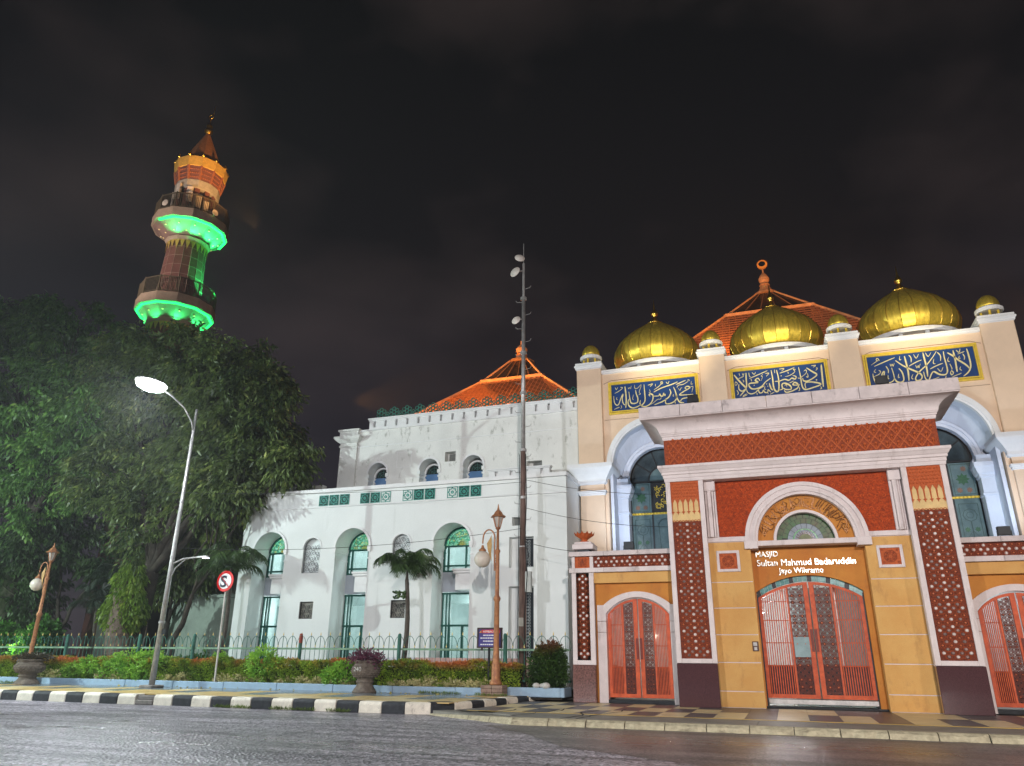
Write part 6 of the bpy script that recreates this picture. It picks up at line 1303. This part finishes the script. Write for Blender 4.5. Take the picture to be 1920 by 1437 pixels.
# off-picture lamps across the road
for k, (l_, p_, c_) in enumerate(LAMPS_OFF):
    t = thing('street_lamp', ('street lamp on the near kerb far to the left, outside the picture', 'street lamp on the near kerb behind the viewpoint', 'street lamp on the near kerb behind and right of the viewpoint', 'street lamp on the near kerb far to the right')[k], 'street lamp', (l_[0], l_[1]-1.2, 0), 'street lamps across the road')
    MB().tube([(l_[0],l_[1]-1.2,0),(l_[0],l_[1]-1.2,l_[2]+.1),(l_[0],l_[1]-.8,l_[2]+.3),(l_[0],l_[1]+.1,l_[2]+.28)], [.11,.07,.05,.04], 8).build('pole', STEEL, t); MB().box(l_[0]-.15,l_[0]+.15,l_[1]-.3,l_[1]+.4,l_[2]+.18,l_[2]+.3).build('lamp_head', STEEL, t)
# ---------------------------------------------------------------- ornamental globe lamp posts
COP = mat('copper_brown_post', (.46,.21,.085), .5, .2, .25, 9, .2, 40, col2=(.26,.105,.06)); GLB = mat('milky_glass_globe', (.62,.56,.48), .25, 0, .05, 2)
def globe_lamp(x, y, z0, H, side, label, lean=0):
    t = thing('globe_lamp', label, 'lamp post', (x, y, z0), 'copper coloured lamp posts with a hanging globe'); s = H/5.6
    m = MB(); m.lathe([(.20*s,0),(.21*s,.06*s),(.17*s,.12*s),(.15*s,.2*s),(.145*s,.55*s),(.11*s,.75*s),(.095*s,1.1*s),(.085*s,2.6*s),(.12*s,2.66*s),(.12*s,2.72*s),(.075*s,2.8*s),(.065*s,4.2*s),(.09*s,4.25*s),(.09*s,4.3*s),(.05*s,4.35*s),(.042*s,5.0*s)], (0,0,0), 14)
    me = m.mesh('post'); me.materials.append(COP); me.polygons.foreach_set('use_smooth', [True]*len(me.polygons)); put('post', me, t, loc=(x,y,z0))
    # lantern
    l = MB(); l.lathe([(.05,5.0),(.10,5.05),(.09,5.09)], (0,0,0), 6); l.lathe([(.29,5.44),(.27,5.47),(.18,5.53),(.13,5.62),(.05,5.70),(.03,5.78),(.012,5.9)], (0,0,0), 6)
    for k in range(6): a = 2*pi*k/6; l.bar((.09*cos(a),.09*sin(a),5.09),(.19*cos(a),.19*sin(a),5.45),.022)
    me = l.mesh('lantern_cage'); me.materials.append(COP); me.transform(Matrix.Scale(s,4)); o = put('lantern_cage', me, t, loc=(x,y,z0))
    g = MB(); g.lathe([(.085,5.1),(.175,5.44)], (0,0,0), 6); me = g.mesh('lantern_glass'); me.materials.append(mat('frosted_lantern_glass', (.45,.42,.38), .3)); me.transform(Matrix.Scale(s,4)); put('lantern_glass', me, t, loc=(x,y,z0))
    # hook arm and globe
    d = side; a = MB(); pts = [(d*.10,0,3.62),(d*.11,0,3.9),(d*.12,0,4.55)]+[(d*(.33-.22*cos(q)),0,4.72+.30*sin(q)) for q in [pi*i/8 for i in range(9)]]+[(d*.56,0,4.55)]
    a.tube(pts, .026, 7); a.bar((0,0,4.2),(d*.12,0,4.2),.05); a.bar((0,0,3.85),(d*.12,0,3.85),.05)
    for z in (3.8,4.0,4.2): a.ring(d*.06, z, .03, .05, -.01, .01, 0, 2*pi, 8)
    a.lathe([(.03,4.5),(.05,4.45),(.06,4.4),(.13,4.33),(.13,4.29)], (d*.56,0,0), 12); me = a.mesh('hook_arm'); me.materials.append(COP); me.transform(Matrix.Scale(s,4)); put('hook_arm', me, t, loc=(x,y,z0))
    g = MB(); sph(g, (d*.56,0,4.02), .285, 20, 14); me = g.mesh('globe'); me.materials.append(GLB); me.polygons.foreach_set('use_smooth', [True]*len(me.polygons)); me.transform(Matrix.Scale(s,4)); put('globe', me, t, loc=(x,y,z0))
    lf = MB(); lf.prism([(d*.24,4.82),(d*.30,4.7),(d*.40,4.55),(d*.36,4.3),(d*.28,4.1),(d*.22,3.95),(d*.24,4.2),(d*.22,4.5)], -.012, .012); me = lf.mesh('leaf_ornament'); me.materials.append(mat('ochre_leaf_ornament', (.50,.30,.10), .5, 0, .15)); me.transform(Matrix.Scale(s,4)); put('leaf_ornament', me, t, loc=(x,y,z0))
    return t
g1 = globe_lamp(-9.3, 25.2-.3, .62, 5.75, -1, 'copper coloured lamp post with a hanging white globe right of the notice board')
b = MB()
for i in range(3):
    for j in range(2): MB().box(-9.68+.385*j*1.0, -9.68+.38*(j+1)-.004, 24.5, 25.0, .30+.108*i, .30+.108*(i+1)-.006).build('base_brick', mat('weathered_brick_base', (.36,.24,.19), .85, 0, .25, 5, .5, 20, stain=((.12,.12,.08),.7,.5,(5,5,5))), g1, bevel=.012)
g2 = globe_lamp(-30.15, 24.6, .5, 5.3, -1, 'tilting lamp post with a hanging globe rising from the left stone pot')
# ---------------------------------------------------------------- stone planters
STN = mat('carved_grey_stone', (.20,.165,.135), .8, 0, .25, 7, .6, 26, col2=(.10,.08,.065))
def stone_pot(x, y, H, W, label, plant, plabel):
    t = thing('stone_planter', label, 'planter', (x, y, .30), 'carved stone planters on the pavement'); s = H; w = W
    m = MB(); prof = [(.46,0),(.46,.05),(.42,.08),(.42,.11),(.36,.16),(.31,.24),(.30,.30),(.34,.325),(.35,.36),(.30,.39),(.31,.42),(.44,.50),(.53,.62),(.54,.70),(.50,.80),(.42,.88),(.40,.91),(.46,.94),(.47,.99),(.43,1.0),(.38,.95),(.02,.93)]
    m.lathe([(r*w,z*s) for r, z in prof], (x,y,.30), 28); m.build('pot', STN, t, smooth=True)
    r = MB()
    for k in range(28):
        a = 2*pi*k/28
        for i, z in enumerate((.50,.56,.62,.68,.74)):
            rr = {.50:.445,.56:.495,.62:.53,.68:.54,.74:.53}[z]*w; aa = a+(i%2)*pi/28; sph(r, (x+rr*cos(aa), y+rr*sin(aa), .30+z*s), .028, 5, 3)
    for z, rr in ((.80,.50),(.46,.38)): r.lathe([((rr-.02)*w,z*s-.01),((rr+.02)*w,z*s),((rr-.02)*w,z*s+.012)], (x,y,.30), 28)
    r.build('carving', STN, t); return t
pr = stone_pot(-13.93, 24.35, 1.05, .90, 'carved grey stone planter chalked 240 with purple plants, near the picture middle', 0, 0)
me = text_mesh('240', .2, .004); me.materials.append(mat('chalk', (.62,.60,.56), .9)); 
for v in me.vertices: 
    xx, yy = v.co.x-.17, v.co.y; v.co = Vector((xx, -sqrt(max(.0,.49**2-(xx+.02)**2))-.028+v.co.z, yy+ (0)))
o = put('chalk_number', me, pr, loc=(-13.95, 24.35, 1.0)); o['label'] = 'chalked number 240'
pl = stone_pot(-29.3, 24.0, .95, 1.04, 'round dark stone planter at the left end of the pavement', 0, 0)
PURP = leafmat('purple_leaves', (.05,.012,.03), (.20,.06,.11), (.42,.24,.30), .3, 5)
c = np.array([[-13.93,24.35,1.40]]); n = 520
def tuft(name, x, y, z, R, Hh, n, m, Lr, Wr):
    d = norm(rng.normal(0,1,(n,3))*np.array([1,1,.55])+np.array([0,0,.55])); P = np.array([x,y,z])+d*rng.uniform(.15,1,(n,1))*np.array([R,R,Hh]); V, F = leaves(P, d, Lr, Wr, .35); return fastmesh(name, V, F, m)
o = put('purple_plant', tuft('purple_plant', -13.93, 24.35, 1.32, .66, .42, 1500, PURP, (.06,.13), .26)); tag(o, 'purple leaved plant filling the planter chalked 240', 'plant')
o = put('dark_plant', tuft('dark_plant', -29.2, 24.0, 1.28, .75, .22, 1300, leafmat('dark_brown_leaves', (.02,.018,.01), (.07,.055,.03), (.14,.10,.06), .2, 4), (.06,.12), .25)); tag(o, 'dark brown low plant filling the left stone planter', 'plant')
# ---------------------------------------------------------------- signs
ns = thing('no_stopping_sign', 'round red bordered no stopping sign with a struck S on a white pole', 'road sign', (-20.95, 25.02, .3))
MB().tube([(-20.9,25.1,.3),(-20.98,25.1,4.2)], .04, 8).build('pole', mat('pale_sign_pole', (.55,.52,.48), .5, .2, .1), ns)
sx, sy, sz = -21.0, 25.03, 4.26
m = MB(); m.lathe([(.40,-.012),(.41,0),(.40,.012)], (0,0,0), 32); me = m.mesh('red_disc'); me.materials.append(mat('sign_red', (.62,.02,.02), .4, 0, .03)); put('red_disc', me, ns, loc=(sx,sy,sz), rot=(pi/2,0,0))
m = MB(); m.lathe([(.30,-.005),(.30,.005)], (0,0,0), 32); me = m.mesh('white_face'); me.materials.append(mat('sign_white', (.78,.78,.78), .4, 0, .02)); wf = put('white_face', me, ns, loc=(sx,sy-.015,sz), rot=(pi/2,0,0))
me = text_mesh('S', .62, .003, bev=.014); me.materials.append(mat('sign_black', (.02,.02,.045), .4))
for v in me.vertices: v.co = Vector((v.co.x*1.12-.24, -v.co.z, v.co.y-.22))
put('letter', me, ns, loc=(sx+.02, sy-.026, sz))
m = MB(); m.bar((-.22,0,.22),(.22,0,-.22),.07,.006); me = m.mesh('slash'); me.materials.append(MATS['sign_red']); put('slash', me, ns, loc=(sx,sy-.036,sz))
nb = thing('notice_board', 'dark framed notice board headed HIMBAUAN on a thin post in the hedge', 'sign', (-9.78, 25.3, .46))
MB().box(-9.74,-9.68,25.27,25.33,.46,1.9).build('post', DARKM, nb)
fr_ = MB(); frame(fr_, -10.14, -9.22, 1.78, 2.45, .05, 25.22, 25.30); fr_.box(-10.0,-9.94,25.24,25.3,1.70,1.78); fr_.box(-9.46,-9.4,25.24,25.3,1.70,1.78); fr_.build('frame', mat('dark_brown_frame', (.05,.03,.03), .5), nb)
MB().box(-10.09,-9.27,25.25,25.28,1.83,2.40).build('board', mat('notice_blue_violet', (.07,.06,.26), .35, 0, .2, 3), nb)
MB().box(-9.98,-9.30,25.243,25.25,2.27,2.38).build('red_header', mat('notice_red', (.60,.03,.03), .4), nb)
me = text_mesh('HIMBAUAN', .115, .002); me.materials.append(mat('sign_white', (.78,.78,.78), .4))
for v in me.vertices: v.co = Vector((v.co.x*.95, -v.co.z, v.co.y*.9))
put('lettering', me, nb, loc=(-9.93,25.238,2.285))
wl_ = MB()
for j, zt_ in enumerate((2.18,2.09,1.99,1.88)):
    x = -10.02+(.1 if j in (0,2) else 0)
    while x < -9.36-(.1 if j in (0,2) else 0): w = random.uniform(.04,.10); wl_.box(x, x+w, 25.24, 25.252, zt_, zt_+.035); x += w+.02
wl_.build('printed_lines', MATS['sign_white'], nb)
m = MB(); m.prism([(-10.07,2.28),(-9.99,2.28),(-10.0,2.36)], 25.242, 25.25); m.build('warning_triangle', mat('notice_orange', (.8,.35,.03), .4), nb)
# ---------------------------------------------------------------- antenna mast and cables
WOODM = mat('weathered_mast', (.20,.13,.11), .75, .1, .25, 5, .3, 20, mapscale=(3,3,.4))
ax, ay = -9.05, 26.95
am = thing('antenna_mast', 'very tall slender antenna mast with dishes rising in front of the white wall', 'mast', (ax, ay, .46))
m = MB(); m.tube([(ax,ay,.3),(ax,ay,5.4)], .145, 12); m.build('mast_base', WOODM, am, smooth=True)
m = MB(); m.tube([(ax,ay,5.4),(ax,ay,9.2)], [.12,.10], 10); m.build('mast_section', WOODM, am, smooth=True); m = MB(); m.tube([(ax,ay,9.2),(ax,ay,15.9)], [.09,.075], 10); m.build('mast_section', STEEL, am, smooth=True)
m = MB(); m.tube([(ax,ay,15.9),(ax,ay,17.6)], .055, 8); m.tube([(ax,ay,17.6),(ax,ay,18.6)], .016, 6); m.build('mast_tip', STEEL, am)
for z in (5.4,7.3,9.2,11.6,13.4,15.9): MB().lathe([(.10,z-.06),(.14,z-.05),(.14,z+.05),(.10,z+.06)], (ax,ay,0), 10).build('collar', STEEL, am)
st_ = MB()
z = 5.8; k = 0
while z < 16.8: s_ = 1 if k%2 else -1; st_.tube([(ax,ay,z),(ax+s_*.30,ay-.02,z+.04),(ax+s_*.34,ay-.02,z+.12)], .012, 4); z += .62; k += 1
st_.build('climbing_rungs', STEEL, am)
for nm, dx, z, rx, rz, r in (('dish',-.14,17.85,1.2,.5,.22),('dish',-.36,17.2,1.35,-.35,.25),('dish',-.30,14.88,1.3,-.2,.2)):
    m = MB(); m.lathe([(.02,.10),(r*.6,.07),(r,.0),(r*1.02,-.01),(r*.6,.05),(.02,.075)], (0,0,0), 18); me = m.mesh('dish'); me.materials.append(WP); put('dish', me, am, loc=(ax+dx,ay-.12,z), rot=(rx,0,rz))
    MB().bar((ax,ay,z+.05),(ax+dx,ay-.08,z+.05),.04).build('dish_arm', STEEL, am)
m = MB(); m.box(ax+.12,ax+.34,ay-.1,ay+.1,3.75,4.5); m.build('meter_box', mat('pale_meter_box', (.50,.53,.50), .5), am, bevel=.01); m = MB(); m.box(ax-.10,ax+.08,ay-.155,ay-.14,2.55,2.85); m.build('number_plate', mat('pale_plate', (.42,.40,.36), .5), am)
cb = MB(); cb.tube([(ax+.15,ay-.12,9.0),(ax+.19,ay-.13,7.2),(ax+.14,ay-.14,5.6),(ax+.22,ay-.13,4.4),(ax+.12,ay-.15,2.9),(ax+.14,ay-.14,1.0)], .018, 5); cb.tube([(ax+.12,ay-.14,5.6),(ax+.3,ay-.2,5.1),(ax+.18,ay-.14,4.5)], .014, 5); cb.tube([(ax-.1,ay-.13,9.0),(ax-.12,ay-.14,5.5),(ax-.13,ay-.16,1.5)], .014, 5); cb.build('mast_cable', DARKM, am)
CB = mat('black_cable', (.02,.02,.022), .6)
for k, (a, b, s_, lab) in enumerate((((ax,ay-.1,6.1),(-23.2,24.6,5.6),.35,'black cable sagging from the mast to the left across the white wall'), ((ax,ay-.1,7.9),(-26,26,8.4),.25,'upper black cable running from the mast past the star tiles'),
    ((ax+.1,ay,8.0),(-2.6,27.6,7.2),.22,'cable from the mast over to the gate frieze'), ((ax+.1,ay,6.9),(-3.1,27,5.9),.2,'cable from the mast crossing the beige pillar'), ((ax+.1,ay,5.6),(-6.7,26.5,5.1),.06,'short cable from the mast to the side gate'))):
    m = MB(); m.tube(catenary(a, b, s_), .009, 5, False); o = m.build('cable', CB); tag(o, lab, 'cable', 'cables from the antenna mast')
# ---------------------------------------------------------------- trees
BARK = mat('rough_pale_bark', (.20,.15,.12), .9, 0, .3, 4, .9, 14, col2=(.09,.065,.05)); BARKD = mat('dark_bark', (.055,.045,.035), .9, 0, .3, 3, .8, 14)
LV1 = leafmat('tree_leaves', (.025,.05,.022), (.18,.25,.07), (.55,.60,.18), .38, .8)
LV2 = leafmat('broad_tree_leaves', (.03,.08,.025), (.16,.32,.07), (.40,.56,.12), .35, .7)
LV3 = leafmat('background_leaves', (.015,.035,.015), (.06,.11,.03), None, .3, .5)
def px(x, y, Y):      # world point seen along one direction of the survey, used only to lay the crowns out
    f = 1385.; d = R2*((x-960)/f)-U2*((y-718.5)/f)+F_; t = Y/d.y; return Vector((d.x*t, Y, 1.5+d.z*t))
def lobes_of(rows): 
    out = []
    for X, Y, Z, r in rows: out.append((X, Y, Z, r, r*.9, r*.8))
    return out
def lob(rows): 
    o = []
    for x, y, Y, rp in rows:
        p = px(x, y, Y); q = px(x+rp, y, Y); r = (q-p).length*.93; o.append((p.x, p.y, p.z, r, r*.85, r*.82))
    return o
def tree(label, base, lobes, n, m, r0=.6, name='broadleaf_tree', Lr=(.22,.42), lean=(0,0), group='trees behind the fence', bark=BARKD, per=11):
    t = thing(name, label, 'tree', base, group)
    tr = MB(); b = Vector(base); cz = sum(l[2] for l in lobes)/len(lobes); cx = sum(l[0] for l in lobes)/len(lobes); cy = sum(l[1] for l in lobes)/len(lobes)
    fork = Vector((b.x*.7+cx*.3+lean[0], b.y*.7+cy*.3, b.z+(cz-b.z)*.42)); limb(tr, b, fork, r0, r0*.62, .12, 12, 6); tr.build('trunk', bark, t, smooth=True)
    for l in lobes:
        lm = MB(); e_ = Vector(l[:3]); mid = fork.lerp(e_, .5)+Vector((0,0,.6)); p = limb(lm, fork, mid, r0*.34, r0*.2, .3, 7, 4); limb(lm, p[-1], e_+Vector((0,0,l[5]*.4)), r0*.2, .04, .4, 6, 4)
        for k in range(4): limb(lm, mid.lerp(e_, .3+.2*k), e_+Vector((random.uniform(-1,1)*l[3]*.8, random.uniform(-1,1)*l[4]*.8, random.uniform(-.6,.7)*l[5])), .07, .015, .2, 5, 3)
        lm.build('limb', bark, t, smooth=True)
    me, _ = crown_mesh('crown', lobes, n, m, per=per, Lr=Lr, clump=max(30, n//15)); put('crown', me, t); return t
tree('big spreading tree with pale fern covered trunk behind the street lamp', (-29.6,29,.3), lob([(330,718,31,90),(428,716,30,84),(470,790,30,88),(395,840,31,100),(300,820,32,105),(492,830,30,52),(250,700,31,80),(400,930,30,62),(310,950,31,75),(480,870,30,60),(360,676,31,50),(512,875,30,34),(240,900,31,80),(270,1010,30,55),(375,990,31,45),(490,725,30,42)]), 7600, LV1, .62, bark=BARKD)
tree('tall dense tree filling the left edge behind the globe lamp', (-43,33,.3), lob([(60,670,33,90),(140,645,33,75),(10,720,33,95),(90,780,32,105),(180,790,32,85),(10,850,32,85),(100,880,32,85),(30,960,32,70),(190,890,33,75),(110,610,33,42),(20,610,33,50),(200,680,33,60),(60,600,33,35)]), 6400, LV2, .75)
tree('dark drooping tree behind the left globe lamp, lowest at the left edge', (-39,34,.3), lob([(30,1040,33,65),(110,1010,34,60),(0,1120,32,50),(60,1130,34,45),(215,1060,35,30)]), 1700, LV3, .35)
tree('small dark leafy tree between kiosk and grey house', (-31.5,33.2,.3), lob([(360,1060,32.5,36),(335,1020,32.5,40),(400,1010,32,32),(370,955,32,50),(320,1090,32.8,28)]), 1500, LV1, .2)
# low branch with its leaves hanging before the white wall's top left corner
tree('slender tree reaching over the left corner of the white mosque', (-26.3,28.0,.3), lob([(430,925,28,38),(462,945,27.6,20),(405,900,28,40),(450,900,28,30),(565,852,28.4,13),(545,870,28.4,18)]), 800, LV1, .16)
# fern covered trunk
ft = thing('fern_clump', 'yellow green ferns growing on the pale tree trunk behind the hedge', 'ferns', (-29.6,28.6,1.2))
tk = MB(); limb(tk, (-29.45,28.55,.3), (-29.75,28.5,4.9), .62, .48, .1, 12, 7); tk.build('trunk_section', BARK, ft, smooth=True)
FERN = leafmat('fern_leaves', (.06,.13,.015), (.22,.34,.04), (.38,.45,.08), .45, 1.2)
n = 5200; a = rng.uniform(0,2*pi,n); z = rng.uniform(2.0,5.3,n)+.35*np.sin(a*3); rr = (.42+.22*np.sin(z*2.2+a*2)+rng.uniform(0,.3,n))*np.clip((z-1.6)/1.6,.4,1)*(1-np.clip(z-4.9,0,.5))
P = np.stack([-29.55+rr*np.cos(a)*1.5, 28.5+rr*np.sin(a)*.8, z], 1); D = np.stack([np.cos(a)*.5, np.sin(a)*.5, -1.1+0*a], 1); V, F = leaves(P, D, (.16,.34), .16, .25); put('ferns', fastmesh('ferns', V, F, FERN), ft, kind='stuff')
# ---------------------------------------------------------------- palms
PL = leafmat('palm_leaflets', (.02,.05,.015), (.08,.15,.04), (.16,.24,.07), .25, 1.5)
def palm(label, base, top, fronds, L, name='palm', cat='palm', group='palms behind the fence', m=None, rt=.09):
    t = thing(name, label, cat, base, group); tr = MB(); b, T = Vector(base), Vector(top)
    pts = [b.lerp(T, i/8)+Vector((.16*sin(pi*i/8), 0, 0)) for i in range(9)]; tr.tube(pts, [rt*1.25-.35*rt*i/8 for i in range(9)], 10); 
    for i in range(14): q = b.lerp(T, (i+.5)/14)+Vector((.16*sin(pi*(i+.5)/14),0,0)); tr.lathe([(rt*1.0,-.015),(rt*1.22-.3*rt*i/14,0),(rt*1.0,.015)], q, 8)
    tr.tube([T-Vector((0,0,.05)), T+Vector((0,0,.45))], [rt*.8, rt*.35], 8); tr.build('trunk', mat('palm_bark', (.10,.085,.07), .8, 0, .2, 6, .5, 20), t, smooth=True)
    for k in range(fronds):
        az = 2*pi*k/fronds+random.uniform(-.25,.25); el = random.choice([1.45,1.3,1.0,.8]) if k%2 else random.uniform(.3,1.0); LL = L*random.uniform(.85,1.1); V, F = [], []
        rp = []; p = T+Vector((0,0,.38)); e_ = el; n_ = 16
        for i in range(n_+1):
            rp.append(p.copy()); st = LL/n_; p = p+Vector((cos(az)*cos(e_)*st, sin(az)*cos(e_)*st, sin(e_)*st)); e_ -= (2.1+1.0*el)/n_*(2*i/n_)**1.0
        mb = MB(); mb.tube(rp, [.022-.016*i/n_ for i in range(n_+1)], 4)
        side = Vector((-sin(az), cos(az), 0))
        for i in range(3, n_*3+8):
            f = i/(n_*3+8); j = int(f*n_); q = rp[j].lerp(rp[min(j+1,n_)], f*n_-j); d = (rp[min(j+1,n_)]-rp[j]).normalized(); ll = .62*LL/2*sin(pi*min(1,f*.82+.15))**.8
            for s_ in (-1, 1):
                dr = (side*s_*.75+d*.55+Vector((random.uniform(-.15,.15),0,-.25-random.uniform(0,.75)))).normalized()*ll*random.uniform(.8,1.1); w = d*.014
                tip = q+dr; tip.z -= ll*.18; mdl = q+dr*.55
                mb.add([q-w, q+w, mdl+w*.9, tip, mdl-w*.9], [(0,1,2,3,4)])
        mb.build('frond', m or PL, t)
    return t
random.seed(11)
palm('slender palm with drooping crown in the middle of the white wall', (-14.1,27.25,.4), (-14.0,27.2,4.35), 15, 1.8)
palm('slender palm beside the left corner of the white mosque', (-22.75,27.3,.4), (-22.6,27.2,4.65), 15, 2.1)
fs = MB(); 
o = put('fruit_bunch', (lambda mb: [sph(mb, (-14.25+random.uniform(-.25,.3),27.1+random.uniform(-.1,.2),3.75+random.uniform(-.12,.15)), .045, 5, 4) for _ in range(60)] and mb)(fs).mesh('fruit_bunch')); o.data.materials.append(PL); tag(o, 'hanging bunch of palm fruit below the crown of the middle palm', 'fruit')
palm('shaggy dark palm behind the fence, taller one right of the globe lamp', (-33.2,31.5,.4), (-33.3,31.5,4.6), 14, 2.1, m=leafmat('grey_palm_leaflets', (.02,.035,.022), (.05,.08,.05), None, .25, 1.5))
palm('low dark palm behind the fence, shorter one right of the globe lamp', (-34.9,31.8,.4), (-34.9,31.8,3.6), 12, 2.0, m=MATS['grey_palm_leaflets'])
# lit undergrowth behind the fence at the far left
UG = leafmat('lit_undergrowth_leaves', (.03,.10,.02), (.10,.28,.04), (.25,.42,.08), .45, 1.2)
for lab, l, n in (('bright green lit bush behind the fence, right one of the pair near the left edge', [(-36.2,29.6,1.9,.9,.7,.7),(-35.6,29.6,2.5,.7,.6,.5),(-36.7,29.6,1.2,.8,.6,.5)], 900), ('bright green lit bush behind the fence, left one of the pair near the left edge', [(-39.5,30.0,2.3,1.1,.7,.6),(-41.0,30,1.6,1.0,.7,.6)], 800), ('dark leafy bush behind the fence in front of the green annex', [(-25.6,29.5,.9,1.2,.6,.5),(-24.2,29.6,.8,.9,.6,.4)], 500)):
    shrub('bush', lab, l, n, UG if 'lit' in lab else LV2, 'bush', Lr=(.12,.26), per=8, spread=.2)
light('garden_lamp', 'POINT', (-36.6, 28.6, 1.7), 110, (.8,1,.45), .2); light('garden_lamp', 'POINT', (-39.6, 28.8, 1.4), 70, (.7,1,.7), .2); light('garden_lamp', 'POINT', (-43.5, 29.3, 3.4), 420, (.4,1,.35), .3)
# grass tufts by the lamp base and kerb
GR = leafmat('grass_blades', (.06,.10,.02), (.20,.28,.06), (.32,.34,.10), .4, 3)
def grass(spots, n):
    Ps, Ds = [], []
    for x0, x1, y0, y1, z in spots:
        k = max(20, int(n*(x1-x0+y1-y0))); Ps.append(np.stack([rng.uniform(x0,x1,k), rng.uniform(y0,y1,k), np.full(k,z)],1)); Ds.append(np.stack([rng.normal(0,.5,k), rng.normal(0,.5,k), np.ones(k)],1))
    P, D = np.concatenate(Ps), np.concatenate(Ds); V, F = leaves(P, D, (.05,.14), .08, .2); return fastmesh('grass', V, F, GR)
o = put('grass', grass([(-9.9,-8.75,24.35,24.55,.30),(-16.5,-15.2,19.93,19.99,.0),(-14.5,-13.0,19.93,19.99,.0),(-12.6,-11.9,19.93,19.99,0),(-12.2,-10.6,24.9,25.0,.30),(-32,-30.2,24.2,24.6,.30),(-9.6,-8.9,25.2,25.6,.46)], 170)); tag(o, 'thin weeds along the kerb foot and the lamp base', 'grass', kind='stuff')
# fallen leaves on the pavement
P = np.stack([rng.uniform(-26,-10,60), rng.uniform(24.2,24.95,60), np.full(60,.312)],1); D = np.stack([rng.normal(0,1,60), rng.normal(0,1,60), np.full(60,.08)],1); V, F = leaves(P, D, (.06,.12), .3, .1)
o = put('fallen_leaves', fastmesh('fallen_leaves', V, F, leafmat('yellow_leaves', (.3,.25,.04), (.5,.42,.08), None, .2, 3))); tag(o, 'yellow fallen leaves on the wet pavement', 'leaves', kind='stuff')
# ---------------------------------------------------------------- thin haze, added to stand in for the lens glow round the lamps
hm_ = bpy.data.materials.new('glow_haze'); hm_.use_nodes = True; t_ = hm_.node_tree; t_.nodes.remove(t_.nodes['Principled BSDF'])
pv = t_.nodes.new('ShaderNodeVolumePrincipled'); pv.inputs['Color'].default_value = (.9,.9,.95,1); pv.inputs['Density'].default_value = .0008; pv.inputs['Anisotropy'].default_value = .3
t_.links.new(pv.outputs[0], t_.nodes['Material Output'].inputs['Volume'])
MB().box(-70, 40, -20, 75, -1.0, 55).build('haze', hm_, kind='stuff')
